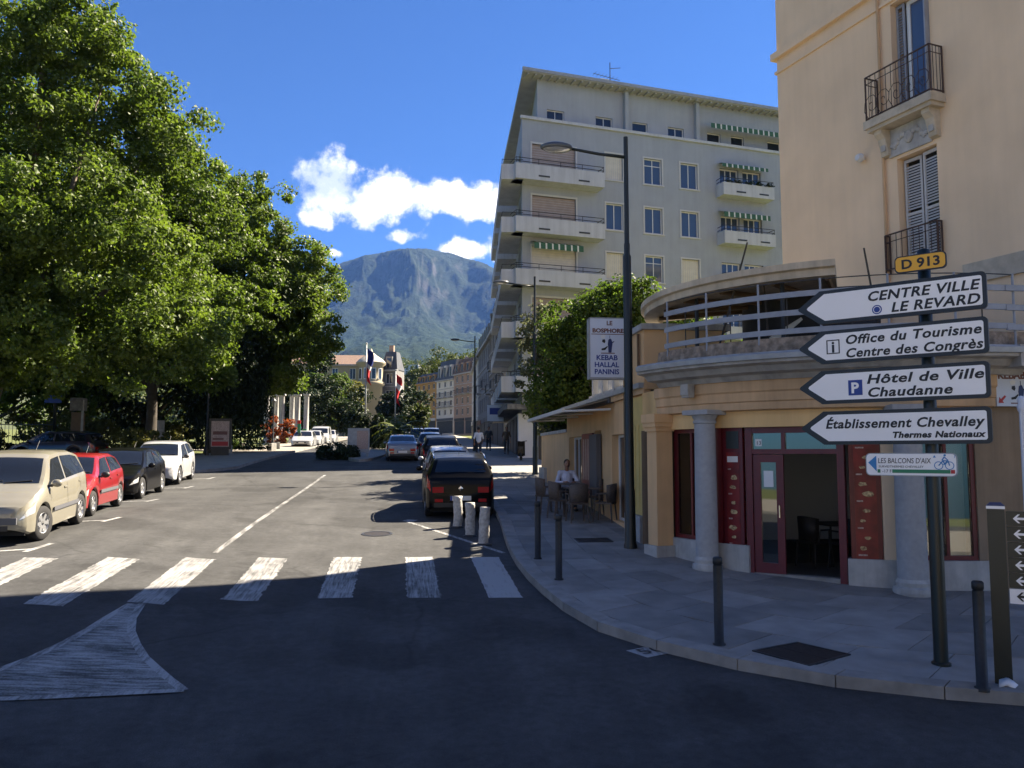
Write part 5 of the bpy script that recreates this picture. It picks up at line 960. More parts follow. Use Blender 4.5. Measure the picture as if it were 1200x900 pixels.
def car(name, label, kind, dims, paint_, loc, heading, group=None, grille='trim_black', strip=None, taxi=False, tilt=None, rear=True, front=True, steer=0, rails=False, wheel='rim', low=False, cat='car', rear_style='hatch'):
    """local +x is forward; dims = length, width, height, wheelbase, front overhang, wheel radius"""
    Ln, W, H, wb, fo, wr = dims; pf = PROF[kind]; base_h = {'hatch': 1.45, 'mpv': 1.62, 'suv': 1.565, 'sedan': 1.42, 'van': 1.82}[kind]; kz = H/base_h
    o = thing(name, label, cat, (loc[0], loc[1], gz(loc[0], loc[1])), heading, group)
    # follow the road slope
    e = 1.2; hx, hy = math.cos(heading), math.sin(heading)
    sl = (gz(loc[0]+hx*e, loc[1]+hy*e)-gz(loc[0]-hx*e, loc[1]-hy*e))/(2*e); cr_ = (gz(loc[0]-hy*e, loc[1]+hx*e)-gz(loc[0]+hy*e, loc[1]-hx*e))/(2*e)
    o.rotation_mode = 'QUATERNION'; xa = Vector((hx, hy, sl)).normalized(); ya = Vector((-hy, hx, cr_)).normalized(); za = xa.cross(ya).normalized(); ya = za.cross(xa); o.rotation_quaternion = Matrix((xa, ya, za)).transposed().to_quaternion()
    hw = W/2; xf_, xr = Ln/2-fo, Ln/2-fo-wb
    PL = [(0, .66), (.008, .74), (.03, .86), (.07, .94), (.14, .985), (.25, 1), (.75, 1), (.9, .985), (.96, .94), (.985, .88), (1, .80)]
    def sec(u):
        x = Ln/2-u*Ln; w = hw*interp(PL, u); zt = interp(pf['top'], u)*kz; zb = min(interp(pf['belt'], u)*kz, zt-.02); tw = hw*interp(pf['tw'], u)
        tw = min(tw, w*.97); z0 = .19+.10*max(0, 1-u/.05)+.10*max(0, (u-.95)/.05)
        zl = z0; ra = wr+.055
        for xc in (xf_, xr):
            d = abs(x-xc)
            if d < ra: zl = max(zl, wr+math.sqrt(ra*ra-d*d)*.98)
        zm = zl+(zb-zl)*.55
        on_hood = zt-zb < .22; cr2 = .03 if on_hood else .055
        return [(x, w*.93, zl), (x, w*.985, zl+.03), (x, w, zl+(zb-zl)*.35), (x, w*.995, zm), (x, w*.965, zb-.03), (x, w*.945, zb), (x, tw, max(zt-cr2, zb+.004)), (x, tw*.9, max(zt-cr2*.35, zb+.008)), (x, tw*.5, max(zt-.008, zb+.01)), (x, 0, max(zt, zb+.012))]
    us = sorted(set([round(i/56, 4) for i in range(57)]+[.008, .015, .03, .985, .992]+[round((Ln/2-xc-q*(wr+.055))/Ln, 4) for xc in (xf_, xr) for q in (-1, -.97, -.85, -.6, 0, .6, .85, .97, 1)]))
    mb = MB(); ns = 10
    for u in us:
        h_ = sec(u); mb.v += h_+[(x, -y, z) for x, y, z in h_[-2::-1]]
    k = 2*ns-1
    for i in range(len(us)-1):
        for j in range(k-1): mb.f.append((i*k+j, i*k+j+1, (i+1)*k+j+1, (i+1)*k+j)); mb.m.append(0)
    mb.f += [tuple(range(k-1, -1, -1)), tuple((len(us)-1)*k+j for j in range(k))]; mb.m += [0, 0]
    body = mb.build('body', paint_, o, True)
    try: body.data.set_sharp_from_angle(angle=R(38))
    except Exception: pass
    MB().box(-Ln/2+.12, Ln/2-.12, -hw+.16, hw-.16, .17, .62).build('underbody', 'under', o)
    def side_patch(u0, u1, a0, a1, name, m, off=.006, v0=5, n=10, both=True, par=None, ub=None, ut=None):
        """patch on the flank: u range at bottom/top may differ, a0..a1 fraction between section point v0 and v0+1"""
        res = []
        for sg in ((1, -1) if both else (1,)):
            q = MB()
            for i in range(n+1):
                for j in range(4):
                    t = j/3; ua = u0[0]+(u0[1]-u0[0])*t; uz = u1[0]+(u1[1]-u1[0])*t; u = ua+(uz-ua)*i/n; s = sec(u); a = a0+(a1-a0)*t; P, Q = Vector(s[v0]), Vector(s[v0+1]); p = P+(Q-P)*a
                    nn = Vector((0, Q.z-P.z, -(Q.y-P.y))); nn = nn.normalized() if nn.length > 1e-6 else Vector((0, 1, 0)); p = p+nn*off; q.v.append((p.x, sg*p.y, p.z))
            for i in range(n):
                for j in range(3):
                    f = (i*4+j, i*4+j+1, (i+1)*4+j+1, (i+1)*4+j); q.f.append(f if sg > 0 else f[::-1]); q.m.append(0)
            res.append(q.build(name, m, par or o, True))
        return res
    def side_z(u0, u1, z0, z1, name, m, n=14, off=.014):
        for sg in (1, -1):
            q = MB()
            for i in range(n+1):
                s = sec(u0+(u1-u0)*i/n)
                for z in (z0, z1): q.v.append((s[2][0], sg*(max(p[1] for p in s[2:5])+off), z))
            for i in range(n): f = (2*i, 2*i+1, 2*i+3, 2*i+2); q.f.append(f if sg > 0 else f[::-1]); q.m.append(0)
            ob = q.build(name, m, o); sd = ob.modifiers.new('s', 'SOLIDIFY'); sd.thickness = .02; sd.offset = -1
    def top_patch(u0, u1, frac, name, m, off=.007, n=8, bow=.01):
        q = MB(); ms = [-1, -.75, -.4, 0, .4, .75, 1]
        for i in range(n+1):
            for l in ms:
                u = u0+(u1-u0)*i/n+bow*(1-l*l)*(-1 if u0 < .5 else 1)*0; s = sec(u); a = abs(l)*frac; p6, p8, p9 = Vector(s[6]), Vector(s[8]), Vector(s[9]); y = a*p6.y
                p = p9+(p8-p9)*(y/max(p8.y, 1e-6)) if y <= p8.y else p8+(Vector(s[7])-p8)*((y-p8.y)/max(s[7][1]-p8.y, 1e-6)) if y <= s[7][1] else Vector(s[7])+(p6-Vector(s[7]))*((y-s[7][1])/max(p6.y-s[7][1], 1e-6))
                s2 = sec(min(1, u+.01)); dz = s2[9][2]-s[9][2]; dx = s2[9][0]-s[9][0]; nn = Vector((-dz, 0, dx)); nn = nn if nn.z > 0 else -nn; nn.normalize(); p = p+nn*off; q.v.append((p.x, math.copysign(p.y, l) if l else 0, p.z))
        kk = len(ms)
        for i in range(n):
            for j in range(kk-1): q.f.append((i*kk+j, i*kk+j+1, (i+1)*kk+j+1, (i+1)*kk+j)); q.m.append(0)
        return q.build(name, m, o, True)
    top_patch(pf['ws'][0]+.008, pf['ws'][1]-.012, .92, 'windscreen', 'car_glass')
    if pf['rw'][1]: top_patch(pf['rw'][0]+.004, pf['rw'][1]-.004, .86, 'rear_window', 'car_glass')
    b0, t0, b1, t1 = pf['sg']; cuts = [0]+[ (c-b0)/(b1-b0) for c in pf['pil']]+[1]
    for c0, c1 in zip(cuts, cuts[1:]):
        g0 = .012 if c0 > 0 else 0; g1 = .012 if c1 < 1 else 0
        side_patch((b0+(b1-b0)*c0+g0, (t0+(t1-t0)*c0 if c0 == 0 else b0+(b1-b0)*c0)+g0), (b0+(b1-b0)*c1-g1, (t0+(t1-t0)*c1 if c1 == 1 else b0+(b1-b0)*c1)-g1), .08, .88, 'side_window', 'car_glass')
    # door seams, handles, sills
    for c in [b0+.015]+list(pf['pil'])+([b1-.13] if kind != 'van' else [.55]):
        side_patch((c, c), (c+.0022, c+.0022), .0, 1, 'door_seam', 'trim_black', .003, v0=2, n=1); side_patch((c, c), (c+.0022, c+.0022), .0, 1, 'door_seam', 'trim_black', .003, v0=3, n=1)
    for c in list(pf['pil'])+[b1-.1]:
        if c > .9: continue
        for sg in (1, -1):
            s = sec(c-.03); MB().cbox((s[4][0], sg*(s[4][1]+.012), s[4][2]-.08), (.17, .03, .03)).build('door_handle', paint_, o)
    if strip:
        side_z(.30, .72, .50, .57, 'rub_strip', strip)
    # wheels
    for xc, fr in ((xf_, 1), (xr, 0)):
        for sg in (1, -1):
            wo = MB().lathe([(wr*.62, -.10), (wr*.92, -.105), (wr, -.075), (wr, .075), (wr*.92, .105), (wr*.62, .10)], n=28, axis='y').build('wheel', 'tyre', o, True, loc=(xc, sg*(hw-.125), wr)); rm = MB(); rm.lathe([(wr*.64, .085), (wr*.60, .10), (wr*.56, .06), (wr*.2, .045), (0, .045)], n=20, axis='y')
            for s_ in range(6 if wheel == 'rim' else 10):
                a = s_*2*math.pi/(6 if wheel == 'rim' else 10); ca, sa = math.cos(a), math.sin(a); rm.add([(ca*wr*.12-sa*.035, .082, sa*wr*.12+ca*.035), (ca*wr*.12+sa*.035, .082, sa*wr*.12-ca*.035), (ca*wr*.6+sa*.03, .092, sa*wr*.6-ca*.03), (ca*wr*.6-sa*.03, .092, sa*wr*.6+ca*.03)], [(0, 1, 2, 3)])
            r_o = rm.build('rim', 'rim', wo); MB().lathe([(wr*.62, .05), (0, .04)], n=20, axis='y').build('brake_disc', 'under', wo)
            if sg < 0: wo.rotation_euler = (0, 0, math.pi)
            if fr and steer: wo.rotation_euler = (0, 0, (math.pi if sg < 0 else 0)+steer)
    # lights, grille, bumpers, plates
    sz = lambda u, i: sec(u)[i][2]
    side_patch((.010, .030), (.085, .105), .35, .98, 'headlight', 'lamp_clear', .008, v0=3, n=6)
    side_patch((.004, .010), (.012, .032), .40, .95, 'headlight', 'lamp_clear', .008, v0=3, n=3) if False else None
    xn = Ln/2; wn = hw*.66; zt0 = interp(pf['top'], 0)*kz
    gr_ = MB().box(xn-.02, xn+.012, -wn*.62, wn*.62, zt0-.13, zt0-.03)
    go = gr_.build('grille', grille, o); MB().box(xn-.02, xn+.015, -wn*.85, wn*.85, .27, .36).build('lower_grille', 'trim_black', o)
    if strip: MB().box(xn-.06, xn+.02, -hw*.72, hw*.72, .38, .50).build('front_bumper_strip', strip, o)
    pl = MB().box(xn+.0, xn+.03, -.26, .26, .40, .51).build('plate', 'plate', o); MB().box(xn+.030, xn+.032, -.26, -.21, .40, .51).build('plate_band', 'plate_blue', pl)
    MB().lathe([(.07, 0), (.0, .012)], n=4, axis='x', c=(xn+.012, 0, zt0-.08)).build('badge', 'chrome', o)
    side_patch((.945, .93), (.993, .985), .30, .98, 'tail_light', 'lamp_red', .008, v0=3, n=6)
    xe = -Ln/2; we = hw*.80; zr = interp(pf['top'], 1)*kz
    for sg in (1, -1): MB().box(xe-.015, xe+.05, min(sg*we*.60, sg*we*.985), max(sg*we*.60, sg*we*.985), zr-.17, zr-.03).build('tail_light', 'lamp_red', o)
    pr = MB().box(xe-.02, xe, -.26, .26, .46, .57).build('plate', 'plate', o); MB().box(xe-.022, xe-.02, .21, .26, .46, .57).build('plate_band', 'plate_blue', pr); MB().box(xe-.012, xe+.06, -we*.93, we*.93, .29, .40).build('rear_bumper', 'trim_black', o); MB().lathe([(.0, -.012), (.065, 0)], n=4, axis='x', c=(xe-.004, 0, zr-.07)).build('badge', 'chrome', o)
    for sg in (1, -1): MB().box(xe-.014, xe+.03, min(sg*we*.62, sg*we*.9), max(sg*we*.62, sg*we*.9), .42, .50).build('reflector', 'lamp_red', o)
    u = b0+.025; s = sec(u)
    for sg in (1, -1):
        mi = MB().ball((s[5][0], sg*(s[5][1]+.13), s[5][2]+.07), (.06, .10, .075), 12, 8).build('mirror', 'trim_black' if low else paint_, o, True); MB().box(s[5][0]-.02, s[5][0]+.02, min(sg*(s[5][1]-.03), sg*(s[5][1]+.06)), max(sg*(s[5][1]-.03), sg*(s[5][1]+.06)), s[5][2]+.0, s[5][2]+.04).build('mirror_arm', 'trim_black', mi)
    sr = sec(.70); MB().tube([(sr[9][0]-.35, 0, sr[9][2]-.02), (sr[9][0]-.55, 0, sr[9][2]+.16)], .004, 5).build('aerial', 'trim_black', o)
    if rails:
        for sg in (1, -1): MB().tube([(Ln/2-q*Ln, sg*(sec(q)[6][1]-.0), sec(q)[6][2]+(.045 if .46 < q < .86 else .01)) for q in (.44, .48, .55, .65, .75, .84, .88)], .022, 6).build('roof_rail', 'chrome', o)
    # wipers
    for y in (-.35, .15):
        s1, s2 = sec(pf['ws'][0]+.006), sec(pf['ws'][0]+.02); MB().tube([(s1[9][0], y, s1[9][2]+.012), (s2[9][0], y+.45, s2[9][2]+.012)], .009, 4).build('wiper', 'trim_black', o)
    if taxi: MB().box(-.07, .07, -.18, .18, H-.01, H+.11).build('roof_sign', 'ink_green', o)
    return o
SB = -math.pi/2                      # facing the camera (down the street)
GL, GRR, GTX = 'cars parked along the left kerb', 'cars parked along the right kerb', 'white cars waiting at the far left kerb'
def wheels(pf, pr, d):                 # centre of a car from its outer front and rear wheel contacts
    u = Vector((pf[0]-pr[0], pf[1]-pr[1])).normalized(); c = Vector(pf)-u*(d[0]/2-d[4]); n = Vector((u.y, -u.x)); return tuple(c+n*d[1]/2)
def by_front(x_side, y_front_wheel, dims): return (x_side-dims[1]/2, y_front_wheel-(dims[0]/2-dims[4])+dims[0]-2*(dims[0]/2-dims[4])*1.0) if False else (x_side-dims[1]/2, y_front_wheel+(dims[0]/2-dims[4]))
D = (3.62, 1.81, 1.62, 2.25, .70, .318); car('parked_car', 'cream people carrier with grey bumper strip parked first on the left', 'mpv', D, 'paint_cream', wheels((-6.61, 16.5), (-6.78, 18.66), D), SB+R(4.5), GL, strip='trim_grey', steer=R(-12))
D = (3.77, 1.64, 1.42, 2.47, .72, .29); car('parked_car', 'small red hatchback parked behind the cream people carrier', 'hatch', D, 'paint_red', wheels((-7.05, 20.25), (-7.3, 22.8), D), SB+R(5), GL, strip='trim_grey', low=True)
D = (3.85, 1.73, 1.45, 2.42, .76, .31); car('parked_car', 'black hatchback parked between the red and white cars', 'hatch', D, 'paint_black', wheels((-7.46, 25.2), (-7.6, 27.7), D), SB+R(3), GL)
D = (3.7, 1.73, 1.51, 2.26, .76, .31); car('parked_car', 'white hatchback parked last behind the black hatchback', 'hatch', D, 'paint_white', wheels((-7.86, 30.8), (-8.0, 32.9), D), SB+R(3), GL, low=True)
D = (4.7, 1.8, 1.55, 2.75, .9, .32); car('parked_car', 'dark violet people carrier standing sideways under the trees', 'mpv', D, 'paint_violet', (-18.2, 46.5), R(180-8), None, rails=True)
D = (4.12, 1.78, 1.57, 2.6, .85, .335); car('parked_car', 'black crossover with roof rails parked behind the white wrapped posts', 'suv', D, 'paint_black', (1.43, 20.55+D[0]/2), R(90), GRR, rails=True)
D = (4.0, 1.72, 1.46, 2.5, .8, .31); car('parked_car', 'white hatchback parked just ahead of the black crossover', 'hatch', D, 'paint_white', (1.58, 27.6+D[0]/2), R(90), GRR)
D = (4.3, 1.78, 1.6, 2.6, .85, .32); car('parked_car', 'black estate parked ahead of the white hatchback', 'suv', D, 'paint_black', (1.68, 36.0+D[0]/2), R(90), GRR)
D = (4.0, 1.7, 1.5, 2.5, .8, .31); car('parked_car', 'dark blue car parked farther up past the black estate', 'hatch', D, 'paint_navy', (1.7, 52+D[0]/2), R(90), GRR)
D = (4.6, 1.8, 1.42, 2.8, .8, .32); car('saloon_car', 'silver saloon driving up the street past the island', 'sedan', D, 'paint_silver', (-.05, 44.6+D[0]/2), R(90))
D = (4.5, 1.85, 1.75, 2.8, .9, .32); car('people_carrier', 'dark green people carrier driving far up the street', 'mpv', D, 'paint_darkgreen', (1.6, 97), R(90)); car('people_carrier', 'navy people carrier just right of the dark green one', 'mpv', D, 'paint_navy', (3.2-.6, 78), R(90))
D = (4.3, 1.8, 1.46, 2.6, .85, .31); car('taxi', 'white taxi with green roof sign, first at the kerb', 'hatch', D, 'paint_white', (-8.35, 71.5), SB, GTX, taxi=True); car('taxi', 'white hatchback between the first taxi and the van', 'hatch', D, 'paint_white', (-8.25, 77.5), SB, GTX); D = (4.6, 1.85, 1.85, 2.7, .9, .32); car('delivery_van', 'white van standing behind the waiting white cars', 'van', D, 'paint_white', (-8.1, 83.5), SB, GTX); D = (4.3, 1.8, 1.5, 2.6, .85, .31); car('taxi', 'white hatchback parked last behind the white van', 'hatch', D, 'paint_white', (-7.95, 90), SB, GTX)
# ------------------------------------------------ signs and street furniture
def pz(x, y): return gz(x, y)+.12
SG = thing('direction_signpost', 'dark green post carrying four white arrow signs and road number', 'signpost', (5.90, 8.55, pz(5.9, 8.55)), math.atan2(-.738, .674)); sz0 = pz(5.9, 8.55)
MB().lathe([(.075, -.1), (.075, 2.2), (.068, 2.25), (.068, 5.33-sz0), (0, 5.36-sz0)], n=20).build('post', 'pole_green', SG, True); MB().lathe([(.1, -.02), (.1, .02), (.08, .03)], n=20).build('foot_collar', 'pole_green', SG)
def rrect(x0, x1, z0, z1, r, n=4):
    o = []
    for cx, cz, a in ((x1-r, z0+r, -90), (x1-r, z1-r, 0), (x0+r, z1-r, 90), (x0+r, z0+r, 180)):
        for i in range(n+1): q = R(a+90*i/n); o.append((cx+r*math.cos(q), cz+r*math.sin(q)))
    return o
def arrow_poly(x0, x1, z0, z1, tip, r, d=0):
    zc = (z0+z1)/2; o = []
    for cx, cz, a in ((x1-r, z0+r, -90), (x1-r, z1-r, 0)):
        for i in range(5): q = R(a+90*i/4); o.append((cx+r*math.cos(q), cz+r*math.sin(q)))
    o += [(x0+tip, z1), (x0+.012, zc+.018), (x0, zc), (x0+.012, zc-.018), (x0+tip, z0)]
    return o
def arrow_sign(x0, x1, z0, z1):
    z0 -= sz0; z1 -= sz0; o = MB().plate(arrow_poly(x0, x1, z0, z1, .27, .05), -.135, -.09).build('arrow_sign', 'sign_black', SG); m = .042
    MB().plate(arrow_poly(x0+.11, x1-m, z0+m, z1-m, .215, .025), -.138, -.134).build('sign_face', 'sign_white', o); MB().box(-.08, .08, -.09, .02, z0+.08, z0+.12).box(-.08, .08, -.09, .02, z1-.12, z1-.08).build('clamp', 'pole_green', o)
    return o
YT = -.140
def stext(o, s, x0, x1, zb, size, shear=.22, al='R', bold=.004, sp=1.08, m='ink'):
    return text('lettering', s, size, m, o, (x0, YT, zb-sz0), shear=shear, sp=sp, w=x1-x0, bold=bold, depth=.0012)
o = arrow_sign(-1.42, .64, 4.57, 4.98); stext(o, 'CENTRE VILLE', -.60, .57, 4.79, .155); stext(o, 'LE REVARD', -.34, .57, 4.635, .155); MB().lathe([(.0, -.001), (.055, -.001), (.055, .003)], n=20, axis='y').build('round_mark', 'ink_blue', o, loc=(-.49, YT, 4.68-sz0)); MB().lathe([(.034, .0), (.042, .0)], n=20, axis='y').build('round_mark_ring', 'sign_white', o, loc=(-.49, YT-.002, 4.68-sz0))
o = arrow_sign(-1.42, .635, 4.085, 4.485); stext(o, 'Office du Tourisme', -.87, .56, 4.305, .15); stext(o, 'Centre des Congrès', -.87, .57, 4.145, .15)
b = MB()
for r_ in ((-1.085, -.93, 4.20, 4.212), (-1.085, -.93, 4.358, 4.37), (-1.085, -1.073, 4.212, 4.358), (-.942, -.93, 4.212, 4.358)): b.box(r_[0], r_[1], YT-.001, YT+.003, r_[2]-sz0, r_[3]-sz0)
b.build('symbol_frame', 'ink', o); text('symbol', 'i', .19, 'ink', o, (-1.028, YT, 4.22-sz0), bold=.005, depth=.0012)
o = arrow_sign(-1.43, .63, 3.60, 4.0); stext(o, 'Hôtel de Ville', -.64, .57, 3.82, .15); stext(o, 'Chaudanne', -.64, .25, 3.665, .15); MB().box(-.845, -.685, YT-.001, YT+.003, 3.69-sz0, 3.87-sz0).build('symbol_square', 'ink_blue', o); text('symbol', 'P', .17, 'sign_white', o, (-.815, YT-.002, 3.72-sz0), bold=.006, depth=.0012)
o = arrow_sign(-1.42, .625, 3.11, 3.51); stext(o, 'Établissement Chevalley', -1.13, .56, 3.305, .15); stext(o, 'Thermes Nationaux', -.38, .56, 3.185, .095)
o = MB().plate(rrect(-.285, .26, 5.075, 5.27, .05), -.12, -.09).build('number_sign', 'sign_black', SG); MB().plate(rrect(-.272, .247, 5.088, 5.257, .045), -.123, -.119).build('sign_face', 'sign_yellow', o); text('lettering', 'D 913', .15, 'ink', o, (-.215, -.125, 5.12), w=.40, bold=.004, depth=.0012)
for c in (SG.children):
    if c.name.startswith('number_sign'): c.location.z = -sz0
o = MB().plate(rrect(-.69, .27, 2.75, 3.01, .05), -.10, -.075).build('cycle_sign', 'zinc', SG); o.location.z = -sz0; MB().plate(rrect(-.68, .26, 2.76, 3.0, .045), -.103, -.099).build('sign_face', 'sign_white', o)
MB().plate([(-.66, 2.9), (-.57, 2.80), (-.57, 2.98)], -.107, -.102).build('arrow', 'ink_sky', o); text('lettering', "LES BALCONS D'AIX", .085, 'ink', o, (-.555, -.105, 2.895), w=.56, shear=.12, depth=.001); text('lettering', 'SURVIE/THERMES CHEVALLEY', .035, 'trim_grey', o, (-.55, -.105, 2.845), w=.48, shear=.12, depth=.001)
MB().plate([(-.40, 2.785), (.20, 2.785), (.20, 2.825), (-.40, 2.825)], -.107, -.102).build('green_band', 'ink_green', o); MB().plate([(-.56, 2.785), (-.53, 2.785), (-.53, 2.825), (-.56, 2.825)], -.107, -.102).build('green_mark', 'ink_green', o); text('lettering', '-17 F', .05, 'ink', o, (-.51, -.105, 2.787), depth=.001); MB().plate([(.205, 2.785), (.245, 2.785), (.245, 2.825), (.205, 2.825)], -.107, -.102).build('red_mark', 'ink_red', o)
cy = MB()
for cx in (.085, .195): cy.lathe([(.038, -.001), (.046, -.001), (.046, .001), (.038, .001)], n=18, axis='y', c=(cx, -.105, 2.872), closed=True)
for pa, pb in (((.085, 2.872), (.13, 2.925)), ((.13, 2.925), (.18, 2.925)), ((.18, 2.925), (.195, 2.872)), ((.135, 2.88), (.175, 2.925)), ((.12, 2.93), (.145, 2.97)), ((.145, 2.965), (.18, 2.93)), ((.13, 2.93), (.145, 2.885))): cy.tube([(pa[0], -.105, pa[1]), (pb[0], -.105, pb[1])], .006, 5)
cy.ball((.15, -.105, 2.985), (.013, .003, .013), 8, 5).build('cyclist_pictogram', 'ink_sky', o); text('lettering', '1', .05, 'ink_sky', o, (.235, -.105, 2.955), depth=.001); MB().plate([(.03, 2.96), (.06, 2.96), (.045, 2.985)], -.107, -.102).build('triangle_mark', 'ink_sky', o)
# pedestrian direction totem
TB = thing('pedestrian_totem', 'dark green totem with stacked arrow boards beside the kerb', 'signpost', (6.15, 7.93, pz(6.15, 7.93)), R(-38)); tz = pz(6.24, 7.95)
MB().box(-.07, .09, -.05, .05, -.05, 1.78).build('post', 'ped_board', TB); MB().box(-.075, .095, -.055, .055, 1.78, 1.81).build('white_band', 'sign_white', TB); MB().plate([(-.075, 1.81), (.095, 1.81), (.06, 1.845), (-.04, 1.845)], -.055, .055).build('cap', 'ink_navy', TB)
for i in range(6):
    z = 1.76-.158*i; m = 'sign_white' if i == 5 else 'ped_board'; bd = MB().box(.10, .95, -.045, .0, z-.15, z).build('arrow_board', m, TB); ik = 'ink' if i == 5 else 'sign_white'
    a = MB(); zc = z-.075; a.plate([(.16, zc), (.205, zc+.045), (.225, zc+.045), (.195, zc+.012), (.28, zc+.012), (.28, zc-.012), (.195, zc-.012), (.225, zc-.045), (.205, zc-.045)], -.049, -.044); a.build('arrow', ik, bd)
    f = MB()
    for r_ in ((.335, .45, zc-.055, zc-.045), (.335, .45, zc+.045, zc+.055), (.335, .345, zc-.045, zc+.045), (.44, .45, zc-.045, zc+.045)): f.box(r_[0], r_[1], -.049, -.044, r_[2], r_[3])
    f.build('symbol_frame', ik, bd); MB().ball((.392, -.047, zc), (.025, .003, .03), 8, 5).build('symbol', ik, bd)
    if i < 5: MB().box(.2, .26, -.02, -.0, z-.165, z-.15).build('spacer', 'zinc', TB)
cn = MB(); cn.add([(-.12, -.03, .0), (-.05, .05, .06), (.0, -.04, .035), (.05, .04, .085), (.1, -.03, .02), (.13, .05, .0), (-.02, .01, .0), (.03, -.07, .0)], [(0, 2, 1), (1, 2, 3), (2, 4, 3), (3, 4, 5), (0, 6, 2), (2, 7, 4), (0, 1, 6), (6, 1, 3), (3, 5, 6), (2, 6, 7)]); wl = cn.build('crumpled_paper', 'paper', None, True, loc=(6.12, 7.83, pz(6.12, 7.83)-.0)); tag(wl, 'crumpled white paper lying at the foot of the totem', 'litter')
# white fluted pole and kebab board by the side wall
WP = thing('white_post', 'slim white fluted post with knob behind the green totem', 'post', (8.72, 10.6, pz(8.72, 10.6))); MB().lathe([(.06, 0), (.06, .1), (.035, .12), (.035, 2.75), (.05, 2.78), (.06, 2.83), (.04, 2.88), (.055, 2.93), (.03, 2.98), (0, 2.99)], n=14).build('shaft', 'box_white', WP, True); MB().box(.05, .5, -.015, .015, 2.45, 2.85).build('plate', 'box_white', WP)
for s_ in (-.035, .035): MB().tube([(s_, -.02, .12), (s_, -.02, 2.75)], .012, 6).build('flute', 'box_white', WP)
def chef(o, x, z, s, y, dark='ink_navy', red='ink_brown'):
    a = MB(); a.lathe([(0, 0), (.012, 0)], n=3) if False else None
    a.plate([(x+.30*s, z), (x+.44*s, z), (x+.47*s, z+.25*s), (x+.50*s, z+.45*s), (x+.44*s, z+.62*s), (x+.38*s, z+.66*s), (x+.30*s, z+.60*s), (x+.27*s, z+.4*s), (x+.29*s, z+.2*s)], y-.002, y+.001); a.box(x+.36*s, x+.38*s, y-.002, y+.001, z+.66*s, z+.80*s); a.plate([(x+.47*s, z+.5*s), (x+.58*s, z+.54*s), (x+.58*s, z+.50*s), (x+.48*s, z+.44*s)], y-.002, y+.001); a.build('spit_drawing', dark, o)
    b_ = MB(); b_.plate([(x-.02*s, z+.1*s), (x+.15*s, z+.12*s), (x+.27*s, z+.27*s), (x+.25*s, z+.31*s), (x+.12*s, z+.22*s), (x-.03*s, z+.18*s)], y-.002, y+.001); b_.plate([(x+.0*s, z+.5*s), (x+.12*s, z+.43*s), (x+.16*s, z+.52*s), (x+.13*s, z+.62*s), (x+.02*s, z+.6*s)], y-.002, y+.001); b_.build('cook_drawing', 'ink', o)
    MB().plate([(x-.02*s, z+.64*s), (x+.14*s, z+.68*s), (x+.18*s, z+.80*s), (x+.05*s, z+.84*s), (x-.07*s, z+.78*s)], y-.002, y+.001).build('hat_drawing', 'plate', o); MB().box(x-.05*s, x+.6*s, y-.002, y+.001, z-.05*s, z-.01*s).build('ground_stroke', red, o)
KB = thing('wall_sign', 'white kebab board with red arrow on the side wall', 'sign', (9.35, 11.66, 0)); MB().box(-.22, .62, -.06, .06, 3.74, 4.36).build('board', 'box_white', KB); text('lettering', 'KEBAB', .17, 'ink_brown', KB, (-.19, -.064, 4.17), w=.47, bold=.006); chef(KB, .04, 3.80, .42, -.063); MB().plate([(-.19, 3.79), (-.10, 3.79), (-.125, 3.82), (-.06, 3.89), (-.085, 3.91), (-.15, 3.85), (-.175, 3.88)], -.065, -.06).build('arrow', 'ink_red', KB)
# projecting kebab light box
HS = thing('hanging_sign', 'blue white projecting light box sign reading kebab hallal paninis', 'sign', (4.88, 17.0, 0)); X0, X1 = -.97, -.20
MB().box(X0, X1, -.10, .10, 4.62, 5.88).build('light_box', 'box_white', HS); MB().box(X0-.02, X1+.02, -.11, .11, 4.58, 4.62).box(X0-.02, X0, -.11, .11, 4.62, 5.90).box(X1, X1+.02, -.11, .11, 4.62, 5.90).box(X0-.02, X1+.02, -.11, .11, 5.88, 5.90).build('box_frame', 'zinc', HS); MB().tube([(X1+.02, 0, 5.7), (.1, 0, 5.7)], .025).tube([(X1+.02, 0, 4.8), (.1, 0, 4.8)], .025).build('bracket', 'rail_dark', HS)
for s_, z in (('KEBAB', 4.99), ('HALLAL', 4.84), ('PANINIS', 4.69)): text('lettering', s_, .15, 'ink_blue', HS, (X0+.13 if s_ == 'KEBAB' else X0+.09, -.103, z), w=.46 if s_ == 'KEBAB' else .53, bold=.004)
text('lettering', 'LE', .13, 'ink_brown', HS, (X0+.36, -.103, 5.74), bold=.004); text('lettering', 'BOSPHORE', .12, 'ink_brown', HS, (X0+.05, -.103, 5.58), w=.68, bold=.005); MB().box(X0+.03, X1-.03, -.104, -.1, 5.535, 5.55).build('rule', 'ink_brown', HS); chef(HS, X0+.26, 5.15, .46, -.103)
